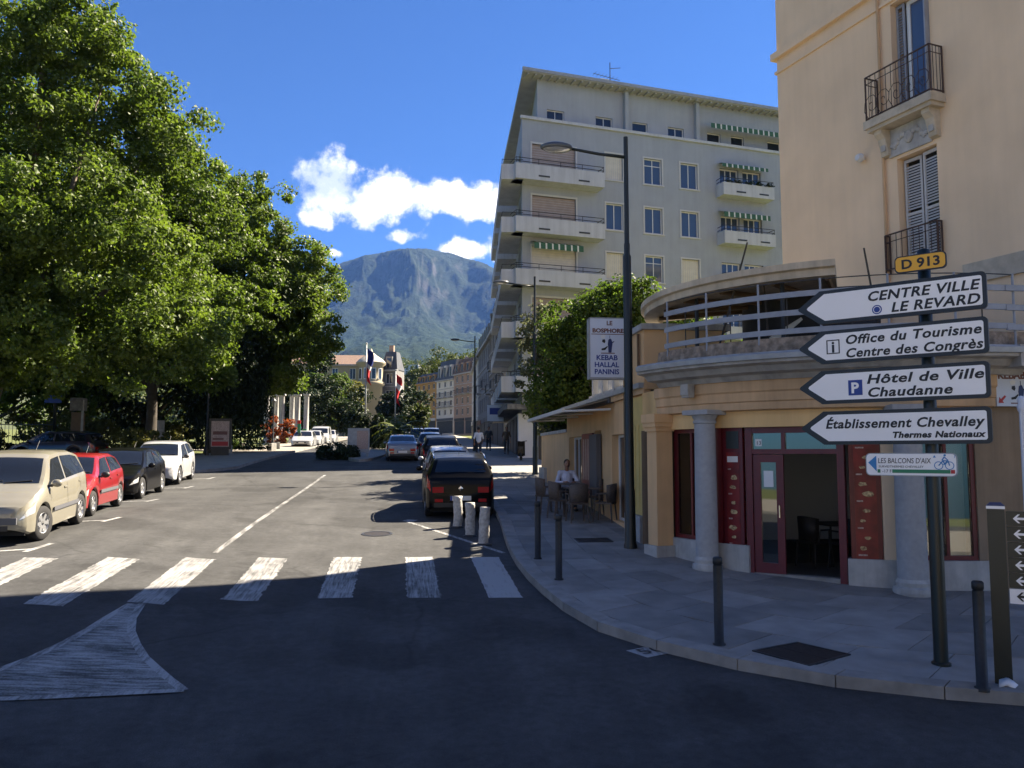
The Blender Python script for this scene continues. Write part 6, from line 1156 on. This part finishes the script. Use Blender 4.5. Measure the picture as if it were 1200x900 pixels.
# lamp posts
def lamp(label, x, y, h=8.2, rz=R(180)):
    o = thing('street_lamp', label, 'street lamp', (x, y, pz(x, y)), rz, 'street lamps along the right pavement')
    MB().lathe([(.13, -.05), (.13, .05), (.11, .1), (.10, 1.1), (.088, 1.15), (.082, h*.70), (.06, h*.705), (.06, h*.73), (.05, h*.735), (.045, h)], n=16).build('pole', 'pole_green', o, True); MB().tube([(0, 0, h-.42), (.55, 0, h-.38), (1.12, 0, h-.30)], [.035, .032, .03], 8).build('arm', 'pole_green', o, True)
    hd = MB().lathe([(.0, .09), (.16, .075), (.27, .03), (.29, -.02), (.25, -.05)], n=20).xf(Matrix.Diagonal((1.15, .7, 1, 1))).build('lamp_head', 'lamp_grey', o, True, loc=(1.42, 0, h-.28)); MB().lathe([(.24, -.05), (.18, -.085), (0, -.10)], n=20).xf(Matrix.Diagonal((1.15, .7, 1, 1))).build('lens', 'lamp_clear', hd, True)
    MB().box(.06, .09, -.04, .04, .5, .85).build('hatch', 'pole_black', o); return o
lamp('tall street lamp standing before the annex and projecting sign', 4.39, 15.65); lamp('street lamp with dark base beyond the garden wall', 5.35, 33.2); lamp('street lamp far up the street before the old houses', 5.0, 58)
# bollards
def bollard(label, x, y, h=1.02, m='bollard_dark', r_=.055, cap=True):
    o = thing('bollard', label, 'bollard', (x, y, pz(x, y)), 0, 'dark bollards along the kerb'); MB().lathe([(r_+.02, -.02), (r_+.02, .015), (r_, .02), (r_, h-.10)], n=16).build('post', m, o, True); MB().lathe([(r_*.9, h-.10), (r_*.9, h-.085), (r_*1.04, h-.08), (r_*1.04, h-.015), (r_*.8, h), (0, h+.004)], n=16).build('cap', m, o, True)
bollard('dark bollard by the kerb abreast of the wrapped posts', 2.42, 14.75); bollard('dark bollard at the end of the crossing', 2.48, 13.05); bollard('dark bollard before the restaurant column and road number plate', 3.72, 9.48); bollard('dark bollard close beside the pedestrian totem', 5.82, 7.80, 1.07)
for i, (x, y, h, lb) in enumerate([(1.26, 19.2, .74, 'white wrapped post right behind the black crossover'), (1.46, 17.98, .74, 'middle of three posts wrapped in white plastic'), (1.66, 16.92, .78, 'white wrapped post nearest to the crossing stripes')]):
    o = thing('wrapped_post', lb, 'post', (x, y, gz(x, y)-.02), i*1.3, 'temporary posts wrapped in white plastic'); q = MB(); n = 18; zs = frange(0, h, .06)
    for j, z in enumerate(zs):
        for k in range(n):
            a = 2*math.pi*k/n; rr = .105*(1+.06*math.sin(3*a+z*9+i)+.05*math.sin(7*a-z*14)+.03*math.sin(z*38+i)) + random.uniform(-.004, .004); q.v.append((rr*math.cos(a)+.02*math.sin(z*4+i), rr*math.sin(a), z))
    for j in range(len(zs)-1):
        for k in range(n): q.f.append((j*n+k, j*n+(k+1) % n, (j+1)*n+(k+1) % n, (j+1)*n+k)); q.m.append(0)
    q.f.append(tuple((len(zs)-1)*n+k for k in range(n))); q.m.append(0); q.build('wrapping', 'wrap_white', o, True)
    MB().lathe([(.16, 0), (.16, .03), (.11, .05)], n=16).build('foot', 'trim_black', o)
# terrace furniture
def chair_at(label, x, y, rz, m='wicker', z=None, grp='terrace chairs'):
    o = thing('terrace_chair', label, 'chair', (x, y, pz(x, y) if z is None else z), rz, grp); MB().box(-.22, .22, -.22, .22, .42, .46).build('seat', m, o)
    b_ = MB(); n = 8
    for i in range(n+1):
        a = R(200+140*i/n); 
        for z_, k in ((.44, 1.0), (.86, 1.06+.06*math.sin(math.pi*i/n))): b_.v.append((.235*math.cos(a)*k, .235*math.sin(a)*k-.03, z_+.04*math.sin(math.pi*i/n)))
    for i in range(n): b_.f.append((2*i, 2*i+2, 2*i+3, 2*i+1)); b_.m.append(0)
    bk = b_.build('backrest', m, o, True); sd = bk.modifiers.new('s', 'SOLIDIFY'); sd.thickness = .025
    for sx in (-1, 1):
        for sy in (-1, 1): MB().tube([(sx*.19, sy*.19, .42), (sx*.22, sy*.23, 0)], [.022, .016], 6).build('leg', m, o)
        MB().tube([(sx*.22, -.12, .46), (sx*.24, -.1, .66), (sx*.24, .16, .66), (sx*.21, .19, .44)], .018, 6).build('armrest', m, o)
    return o
def table_at(label, x, y, z=None, m='table_top', w=.38):
    o = thing('terrace_table', label, 'table', (x, y, pz(x, y) if z is None else z), R(4)); bevel(MB().box(-w, w, -w, w, .71, .74).build('table_top', m, o), .006)
    for sx in (-1, 1):
        for sy in (-1, 1): MB().tube([(sx*w*.85, sy*w*.85, .71), (sx*w*.9, sy*w*.9, 0)], .02, 6).build('leg', m, o)
table_at('square dark table before the seated man', 4.15, 20.75); table_at('square dark table nearest the projecting sign', 4.3, 19.55)
chair_at('wicker chair with its back to the crossing, left of the tables', 3.75, 19.6, R(90-165)); chair_at('wicker chair standing before the table with back to the camera side', 4.05, 18.95, R(4)); chair_at('wicker chair pushed against the annex wall', 4.72, 19.0, R(60)); chair_at('wicker chair beside the seated man on the pavement side', 3.6, 20.6, R(-80)); chair_at('wicker chair the man sits on', 4.3, 21.45, R(180)); chair_at('wicker chair at far side by the annex window', 4.75, 20.3, R(85))
table_at('dark table inside the restaurant doorway', 7.9, 14.3, 1.0, 'chair_dark'); chair_at('dark chair inside the restaurant left of table', 7.3, 14.0, R(-70), 'chair_dark', 1.0, 'chairs inside the restaurant'); chair_at('dark chair inside the restaurant before the table', 7.7, 13.6, R(10), 'chair_dark', 1.0, 'chairs inside the restaurant'); chair_at('dark chair inside the right shop window', 8.9, 13.1, R(120), 'chair_dark', 1.0, 'chairs inside the restaurant')
# folded things on the terrace: bare stakes
for i, (a, r_, z0, da, h) in enumerate([(208, 3.9, 4.66, 9, 2.1), (222, 3.6, 4.66, -3, 1.7), (250, 3.9, 4.66, -3, 1.75)]):
    s_ = pol(r_, a, z0); e = pol(r_-.2, a+da, z0+h); tag(MB().tube([(s_[0]+9, s_[1]+15.9, s_[2]), (e[0]+9, e[1]+15.9, e[2])], [.022, .016], 6).build('terrace_stake', 'bark_dark'), ['bare stake leaning up past the terrace canopy edge', 'short bare stake in the middle of the roof terrace', 'bare stake beside the tall ochre house wall'][i], 'stake')
pr = thing('folded_parasol', 'folded pale parasol leaning on the roof terrace rails', 'parasol', (6.3, 14.4, 4.7)); MB().tube([(0, 0, 0), (1.0, -.2, .8)], [.02, .02], 6).build('stick', 'awn_bar', pr); MB().tube([(.2, -.04, .16), (.6, -.12, .5), (1.0, -.2, .8)], [.11, .08, .03], 8).build('folded_cloth', 'shutter_cream', pr, True)
# far shop signs and such on the right
BS = thing('projecting_sign', 'square white projecting shop sign on the old houses', 'sign', (6.35, 55, 0)); MB().box(-.75, .35, -.06, .06, 5.2, 6.3).build('board', 'box_white', BS); MB().box(-.6, .2, -.065, -.06, 5.65, 6.1).build('emblem', 'ink_blue', BS); MB().tube([(.35, 0, 6), (1.8, 0, 6)], .03).build('bracket', 'rail_dark', BS)
# parked scooter against the apartment block
SCO = thing('scooter', 'dark scooter parked against the white panel wall', 'scooter', (6.2, 43.2, pz(6.2, 43.2)), R(80))
for x in (-.6, .6): w_ = MB().lathe([(.13, -.05), (.22, -.05), (.24, 0), (.22, .05), (.13, .05)], n=18, axis='y').build('wheel', 'tyre', SCO, True, loc=(x, 0, .24))
MB().box(-.75, -.1, -.14, .14, .35, .62).box(-.3, .35, -.14, .14, .22, .30).build('body', 'paint_black', SCO); MB().box(-.75, -.1, -.13, .13, .62, .74).build('saddle', 'trim_black', SCO); MB().plate([(.35, .25), (.55, .25), (.45, 1.0), (.33, 1.0)], -.2, .2).build('front_shield', 'paint_black', SCO); MB().tube([(.40, -.3, 1.05), (.42, 0, 1.0), (.40, .3, 1.05)], .02).build('handlebar', 'trim_black', SCO)
# ---- left side and island
NB = thing('notice_board', 'grey framed notice board standing on the traffic island', 'board', (-2.55, 48, gz(-2.55, 48))); MB().box(-.62, .62, -.06, .06, .35, 1.75).build('frame', 'zinc', NB); MB().box(-.1, .55, -.065, -.06, .55, 1.6).build('poster', 'print_dim', NB)
for s_ in (-.5, .5): MB().box(s_-.04, s_+.04, -.04, .04, -.1, .35).build('leg', 'zinc', NB)
isl = MB(); pts = [(-2.3+2.0*math.cos(a*math.pi/16)*(.75), 62+18*math.sin(a*math.pi/16)) for a in range(32)]; isl.prism([(x, y) for x, y in pts], 0, 1); isl.v = [(x, y, gz(x, y)+(.15 if z > .5 else -.1)) for x, y, z in isl.v]; tag(isl.build('traffic_island', 'kerb'), kind='structure')
def flag(label, x, y, h, stripes, fl=3.4):
    o = thing('flagpole', label, 'flagpole', (x, y, gz(x, y))); MB().tube([(0, 0, -.1), (0, 0, h)], [.07, .045], 10).build('pole', 'zinc', o, True); MB().ball((0, 0, h+.05), .08).build('finial', 'zinc', o)
    for k, (m, s0, s1) in enumerate(stripes):
        q = MB(); n = 10; w_ = 5
        for i in range(n+1):
            for j in range(w_):
                t = i/n; u = s0+(s1-s0)*j/(w_-1); tt = s0+(s1-s0)*t; v_ = j/(w_-1); q.v.append((.05+.5*v_*(.75+.25*math.sin(tt*5+1))+.06*math.sin(tt*7), -.12*math.sin(v_*8+tt*5), h-.3-fl*tt-.35*v_))
        for i in range(n):
            for j in range(w_-1): q.f.append((i*w_+j, i*w_+j+1, (i+1)*w_+j+1, (i+1)*w_+j)); q.m.append(0)
        f = q.build('flag', m, o, True); sd = f.modifiers.new('s', 'SOLIDIFY'); sd.thickness = .006
    return o
f1 = flag('flagpole with the blue white and red flag hanging limp', -3.0, 66, 8.4, [('flag_blue', 0, .45), ('flag_white', .45, .56), ('flag_red', .56, 1)], 2.7); f2 = flag('flagpole with the red flag bearing a white cross', -.75, 75, 6.9, [('flag_red', 0, .3), ('flag_white', .3, .48), ('flag_red', .48, 1)], 2.6)

GC = 'white columns of the monument'
for i, (x, y) in enumerate([(-14.0, 87), (-13.2, 88), (-12.4, 86.5), (-11.6, 88), (-10.9, 87), (-9.9, 86)]):
    o = thing('monument_column', 'tall plain white column of the open colonnade in the park', 'column', (x, y, gz(x, y)), 0, GC); MB().lathe([(.34, -.2), (.34, .2), (.27, .25), (.25, 4.9), (.3, 5.0)], n=18).build('shaft', 'stone_white', o, True); MB().box(-.34, .34, -.34, .34, 5.0, 5.15).build('cap', 'stone_white', o)
ST = thing('stone_stele', 'pale grey information stele with round emblem in the park', 'stele', (-15.2, 53.5, gz(-15.2, 53.5)), R(12)); MB().box(-.42, .42, -.12, .12, -.1, 2.15).build('slab', 'stone_grey', ST); MB().lathe([(.0, 0), (.17, 0), (.17, .03)], n=18, axis='y', c=(0, -.15, 1.25)).build('emblem', 'dark_panel', ST)
for z in (.55, .95, 1.5): MB().box(-.36, .36, -.135, -.12, z-.02, z+.16 if z < 1 else z+.1).build('inset_panel', 'stone_white', ST)
AD = thing('advertising_panel', 'black framed street advertising panel beside a lantern post', 'panel', (-10.65, 50, pz(-10.65, 50)), R(6)); MB().box(-.62, .62, -.1, .1, .35, 2.15).box(-.5, .5, -.07, .07, .0, .35).build('frame', 'pole_black', AD); pp_ = MB().box(-.5, .5, -.115, -.1, .5, 2.0).build('poster', 'print_dim', AD); MB().box(-.4, .4, -.118, -.115, 1.2, 1.4).box(-.4, .2, -.118, -.115, .9, 1.0).build('poster_print', 'ink_brown', pp_); MB().box(-.45, .45, -.118, -.115, .55, .8).build('poster_print', 'ink_red', pp_)
def lantern(label, x, y, h):
    o = thing('lantern_post', label, 'street lamp', (x, y, pz(x, y)), 0); MB().lathe([(.12, 0), (.12, .5), (.06, .6), (.045, h)], n=12).build('pole', 'pole_black', o, True); MB().lathe([(.07, h), (.17, h+.45), (.0, h+.46)], n=6).build('lantern', 'lamp_grey', o); MB().lathe([(.22, h+.46), (.1, h+.6), (0, h+.7)], n=6).build('lantern_cap', 'pole_black', o)
lantern('black lantern post at the left edge of the advertising panel', -11.4, 50, 4.0); lantern('slim lantern post on the pale pavement before the columns', -10.1, 66, 3.2)
lp_ = thing('park_lamp', 'slim dark lamp post with blue plate rising into the tallest plane tree', 'street lamp', gb(-18.6, 46.9)); MB().tube([(0, 0, 0), (0, 0, 9.6)], [.09, .05], 10).build('pole', 'pole_green', lp_, True); MB().lathe([(.3, 9.6), (.2, 9.75), (0, 9.8)], n=14).build('lamp_head', 'lamp_grey', lp_, True); MB().box(-.5, .35, -.12, -.09, 3.1, 3.5).build('plate', 'ink_blue', lp_)
GPL = thing('gate_pillar', 'square stone gate pillar behind the dark violet car', 'pillar', gb(-17.9, 48.2)); MB().box(-.26, .26, -.26, .26, 0, 2.6).build('shaft', 'brown_trim', GPL); MB().box(-.33, .33, -.33, .33, 3.4, 2.7).build('cap', 'stone_dark', GPL); MB().box(.265, .36, -.3, -.2, 0, 3.3).build('white_strip', 'stone_white', GPL)
FN = thing('park_fence', 'dark iron railing fence along the shaded park', 'fence', gb(-18.6, 49.0)); 
for i in range(60): MB().box(-.2*i-.82, -.2*i-.80, -.01, .01, .1, 2.1).build('bar', 'rail_dark', FN)
for z in (.3, 1.9): MB().box(-12.8, -.8, -.02, .02, z, z+.05).build('rail', 'rail_dark', FN)
GB_ = 'low stone blocks along the pale pavement'
for i, (x, y) in enumerate([(-10.9, 53.5), (-12.3, 56.5), (-11.2, 60.5), (-9.4, 63), (-9.0, 58.5)]):
    tag(bevel(MB().box(-.22, .22, -.22, .22, -.05, .5).build('stone_block', 'stone_white', loc=(x, y, pz(x, y)), rz=.2*i), .03), ['low pale stone block left of the lantern post', 'low pale stone block at the lawn edge by the stele', 'low pale stone block midway along the pale pavement', 'low pale stone block at foot of the slim lantern post', 'low pale stone block nearest the kerb before the taxis'][i], 'block', GB_)
tb = thing('parking_post', 'slim red and green topped post at the taxi kerb', 'post', (-8.75, 71.0, pz(-8.75, 71))); MB().box(-.12, .12, -.08, .08, 0, 1.9).build('shaft', 'ink_green', tb); MB().box(-.13, .13, -.09, .09, 1.9, 2.2).build('head', 'ink_red', tb)
# ------------------------------------------------ people (one continuous body mesh each)
def person(label, loc, rz, pose, top, legs, cat='person'):
    o = thing('person', label, cat, loc, rz)
    J = {}
    def cap(mb, a, b, ra, rb):
        a, b = Vector(a), Vector(b); pts = [a+(b-a)*t for t in (0, .25, .5, .75, 1)]; mb.tube(pts, [ra+(rb-ra)*t for t in (0, .25, .5, .75, 1)], 10); mb.ball(a, ra, 10, 7); mb.ball(b, rb, 10, 7)
    if pose == 'sit':
        hip, chest, neck, head = (0, 0, .52), (0, -.02, .86), (0, -.02, 1.02), (0, .02, 1.19); kn = [(s*.12, .44, .52) for s in (-1, 1)]; an = [(s*.13, .42, .08) for s in (-1, 1)]; el = [(s*.29, .10, .72) for s in (-1, 1)]; wr_ = [(s*.13, .36, .74) for s in (-1, 1)]
    else:
        hip, chest, neck, head = (0, 0, .92), (0, .02, 1.26), (0, .02, 1.43), (0, .04, 1.60); kn = [(-.09, .16, .50), (.09, -.06, .49)]; an = [(-.09, .20, .09), (.09, -.32, .13)]; el = [(-.26, -.12, 1.12), (.26, .12, 1.12)]; wr_ = [(-.25, -.02, .88), (.24, .28, .95)]
    sh = [(s*.18, chest[1], chest[2]+.11) for s in (-1, 1)]
    B = MB(); cap(B, neck, head, .055, .06); B.ball((head[0], head[1], head[2]+.02), (.078, .098, .118), 14, 10); B.ball((head[0], head[1]+.095, head[2]), (.014, .022, .022), 7, 5)
    for s in (-1, 1): B.ball((head[0]+s*.078, head[1]-.005, head[2]+.01), (.014, .022, .032), 6, 5)
    cap(B, hip, chest, .13, .14)
    for i, s in enumerate((-1, 1)):
        cap(B, sh[i], el[i], .048, .038); cap(B, el[i], wr_[i], .038, .027); d = (Vector(wr_[i])-Vector(el[i])).normalized(); w_ = Vector(wr_[i]); pm = w_+d*.05; sd = d.cross(Vector((0, 0, 1))); sd = sd.normalized() if sd.length > .1 else Vector((1, 0, 0))
        cap(B, w_, pm+d*.03, .024, .032)
        for f, (k, ln) in enumerate(((-.03, .062), (-.01, .075), (.01, .07), (.03, .055))): b0 = pm+d*.04+sd*k; cap(B, b0, b0+d*ln*.6, .0095, .009); cap(B, b0+d*ln*.6, b0+d*ln+Vector((0, 0, -.02)), .009, .0075)
        cap(B, pm+sd*.03*s*-1, pm+sd*.06*s*-1+d*.04, .0105, .009)
        cap(B, (s*.09, hip[1], hip[2]), kn[i], .082, .056); cap(B, kn[i], an[i], .054, .036); cap(B, an[i], (an[i][0], an[i][1]+.15, an[i][2]-.045), .038, .03)
    def fuse(mb, name, m, vx):
        ob = mb.build(name, m, o, True); r_ = ob.modifiers.new('r', 'REMESH'); r_.mode = 'VOXEL'; r_.voxel_size = vx; r_.use_smooth_shade = True; return ob
    fuse(B, 'body', 'skin', .011)
    S = MB(); cap(S, (hip[0], hip[1], hip[2]+.04), chest, .148, .158); cap(S, sh[0], sh[1], .075, .075)
    for i in range(2): cap(S, sh[i], el[i], .062, .054)
    if top == 'shirt_pale':
        for i in range(2): cap(S, el[i], tuple(Vector(el[i]).lerp(Vector(wr_[i]), .8)), .05, .04)
    fuse(S, 'shirt', top, .016); T = MB()
    for i, s in enumerate((-1, 1)): cap(T, (s*.085, hip[1], hip[2]), kn[i], .10, .072); cap(T, kn[i], (an[i][0], an[i][1], an[i][2]+.04), .07, .052)
    T.ball((hip[0], hip[1], hip[2]+.02), (.155, .13, .1)); fuse(T, 'trousers', legs, .016)
    H_ = MB().ball((head[0], head[1]-.018, head[2]+.05), (.086, .1, .10), 14, 8); fuse(H_, 'hair', 'hair_dark', .014)
    for i in range(2): MB().ball((an[i][0], an[i][1]+.07, an[i][2]-.045), (.048, .14, .045), 12, 7).build('shoe', 'shoe', o, True)
    for s in (-1, 1): MB().ball((head[0]+s*.03, head[1]+.088, head[2]+.03), (.011, .008, .007), 6, 4).build('eye', 'ink', o)
    MB().box(head[0]-.025, head[0]+.025, head[1]+.088, head[1]+.094, head[2]-.055, head[2]-.045).build('mouth', 'ink_brown', o)
    return o
person('seated man in a pale shirt at the terrace tables', (4.3, 21.43, pz(4.3, 21.43)-.03), R(180), 'sit', 'shirt_pale', 'cloth_navy')
person('pedestrian in a white shirt walking up the right pavement', (4.15, 45.5, pz(4.15, 45.5)), R(0), 'walk', 'shirt_white', 'cloth_navy')
person('pedestrian in dark clothes walking down beside the shop fronts', (6.0, 58, pz(6.0, 58)), R(180), 'walk', 'cloth_grey', 'cloth_navy')
person('pedestrian in a brown top near the projecting shop sign', (6.4, 51, pz(6.4, 51)), R(175), 'walk', 'cloth_brown', 'cloth_grey')
# ------------------------------------------------ mountain and haze
def mountain():
    # ridge line by azimuth (degrees from the street axis) -> elevation of the crest seen from the town, at about 5.5 km
    ridge = [(-75, 4), (-50, 6), (-35, 8), (-25, 9.5), (-16, 10.5), (-10, 11.6), (-6.5, 12.1), (-5.1, 12.7), (-4.2, 13.2), (-2.5, 13.75), (-.2, 14.25), (1.5, 14.3), (2.8, 14.1), (5.15, 13.5), (6.35, 13.0), (9, 12.2), (14, 11), (22, 8.5), (35, 7), (50, 5.5), (75, 4)]
    def rd(a):
        for (p, e0), (q, e1) in zip(ridge, ridge[1:]):
            if a <= q: t = (a-p)/(q-p); t = t*.5+ss(t)*.5; return e0+(e1-e0)*t
        return 4
    na, nr = 520, 170; V = np.zeros((nr, na, 3)); az = np.linspace(-70, 70, na); az = np.sign(az)*np.abs(az/70)**2.0*70
    for j in range(nr):
        t = j/(nr-1); r = 1100+5200*t
        for i, a in enumerate(az):
            H = math.tan(R(rd(a)))*5400; tc = min(1, t/.83)
            # forest apron, then steep cliffs under the plateau
            prof = .70*tc+.30*ss((tc-.58)/.22)
            if t > .83: prof = 1-.05*(t-.83)/.17
            x, y = r*math.sin(R(a)), r*math.cos(R(a)); n1 = mnoise.fractal(Vector((x/900, y/900, 1.3)), 1.0, 2.1, 6); n2 = mnoise.ridged_multi_fractal(Vector((x/520, y/950, 4.1)), .9, 2.2, 6, 1.0, 2.0)
            k = ss(tc/.25)*(1-.96*ss((tc-.72)/.22)); z = H*prof+k*(n1*75+(n2-1.2)*120*ss((tc-.4)/.3)); n3 = mnoise.ridged_multi_fractal(Vector((x/190, y/260, 9.7)), .9, 2.1, 4, 1.0, 2.0); z += ss(tc/.3)*(n3-1.2)*26*(1-.8*ss((tc-.8)/.15)); z = min(max(z, 0), math.tan(R(rd(a)))*r*.975+6*n1)+20+(10*mnoise.noise(Vector((x/60, y/60, 3)))+7*mnoise.noise(Vector((x/25, y/25, 7))))*ss(tc/.3)
            V[j, i] = (x, y, z)
    me = bpy.data.meshes.new('mountain'); fs = [(j*na+i, j*na+i+1, (j+1)*na+i+1, (j+1)*na+i) for j in range(nr-1) for i in range(na-1)]
    me.from_pydata([tuple(v) for v in V.reshape(-1, 3)], [], fs); me.polygons.foreach_set('use_smooth', [True]*len(me.polygons))
    m = bpy.data.materials.new('mountain_side'); m.use_nodes = True; nt = m.node_tree; N = nt.nodes; L = nt.links; p = N['Principled BSDF']; p.inputs['Roughness'].default_value = .95; p.inputs['Specular IOR Level'].default_value = .1
    tc = N.new('ShaderNodeTexCoord'); ge = N.new('ShaderNodeNewGeometry'); sp = N.new('ShaderNodeSeparateXYZ'); L.new(ge.outputs['Normal'], sp.inputs[0])
    n = N.new('ShaderNodeTexNoise'); n.inputs['Scale'].default_value = .02; n.inputs['Detail'].default_value = 12; n.inputs['Roughness'].default_value = .75; L.new(tc.outputs['Object'], n.inputs[0])
    f = N.new('ShaderNodeValToRGB'); f.color_ramp.elements[0].color = (.006, .015, .007, 1); f.color_ramp.elements[0].position = .38; f.color_ramp.elements[1].color = (.022, .036, .014, 1); f.color_ramp.elements[1].position = .64; L.new(n.outputs[0], f.inputs[0])
    n2 = N.new('ShaderNodeTexNoise'); n2.inputs['Scale'].default_value = .004; n2.inputs['Detail'].default_value = 9; n2.inputs['Roughness'].default_value = .7; mp = N.new('ShaderNodeMapping'); mp.inputs['Scale'].default_value = (1.5, 1.5, .5); L.new(tc.outputs['Object'], mp.inputs[0]); L.new(mp.outputs[0], n2.inputs[0])
    ad = N.new('ShaderNodeMath'); ad.operation = 'MULTIPLY_ADD'; L.new(sp.outputs[2], ad.inputs[0]); ad.inputs[1].default_value = -.9; L.new(n2.outputs[0], ad.inputs[2]); mr = N.new('ShaderNodeMapRange'); L.new(ad.outputs[0], mr.inputs[0]); mr.inputs[1].default_value = -.12; mr.inputs[2].default_value = .10
    mx = N.new('ShaderNodeMix'); mx.data_type = 'RGBA'; zs = N.new('ShaderNodeSeparateXYZ'); L.new(tc.outputs['Object'], zs.inputs[0]); zr = N.new('ShaderNodeMapRange'); L.new(zs.outputs[2], zr.inputs[0]); zr.inputs[1].default_value = 380; zr.inputs[2].default_value = 800; zm = N.new('ShaderNodeMath'); zm.operation = 'MULTIPLY'; L.new(mr.outputs[0], zm.inputs[0]); L.new(zr.outputs[0], zm.inputs[1]); L.new(zm.outputs[0], mx.inputs[0]); L.new(f.outputs[0], mx.inputs[6]); mx.inputs[7].default_value = (.075, .075, .07, 1); lo_ = N.new('ShaderNodeMapRange'); L.new(zs.outputs[2], lo_.inputs[0]); lo_.inputs[1].default_value = 420; lo_.inputs[2].default_value = 620; lo_.inputs[3].default_value = 1.5; lo_.inputs[4].default_value = 1; sc_ = N.new('ShaderNodeVectorMath'); sc_.operation = 'SCALE'; L.new(mx.outputs[2], sc_.inputs[0]); L.new(lo_.outputs[0], sc_.inputs['Scale']); L.new(sc_.outputs[0], p.inputs['Base Color'])  # lower slopes painted lighter, standing in for sunlit forest under a shaded upper face
    b = N.new('ShaderNodeBump'); b.inputs['Strength'].default_value = 1; b.inputs['Distance'].default_value = 30; L.new(n.outputs[0], b.inputs['Height']); L.new(b.outputs[0], p.inputs['Normal'])
    me.materials.append(m); tag(link('mountain', me), kind='structure')
mountain()
hm = bpy.data.materials.new('haze_air'); hm.use_nodes = True; hn = hm.node_tree; hn.nodes.remove(hn.nodes['Principled BSDF']); pv = hn.nodes.new('ShaderNodeVolumePrincipled'); pv.inputs['Color'].default_value = (.16, .38, 1, 1); pv.inputs['Density'].default_value = 4.2e-5; pv.inputs['Anisotropy'].default_value = .1
hn.links.new(pv.outputs[0], hn.nodes['Material Output'].inputs['Volume']); MAT['haze_air'] = hm
hz = MB().box(-7000, 7000, -120, 7200, -8, 1750).build('haze', 'haze_air'); tag(hz, 'thin blue haze filling the valley air', 'haze', kind='stuff')
SC.cycles.volume_bounces = 0; SC.cycles.max_bounces = 6; SC.cycles.use_denoising = True; SC.cycles.transparent_max_bounces = 12; SC.cycles.caustics_reflective = False; SC.cycles.caustics_refractive = False
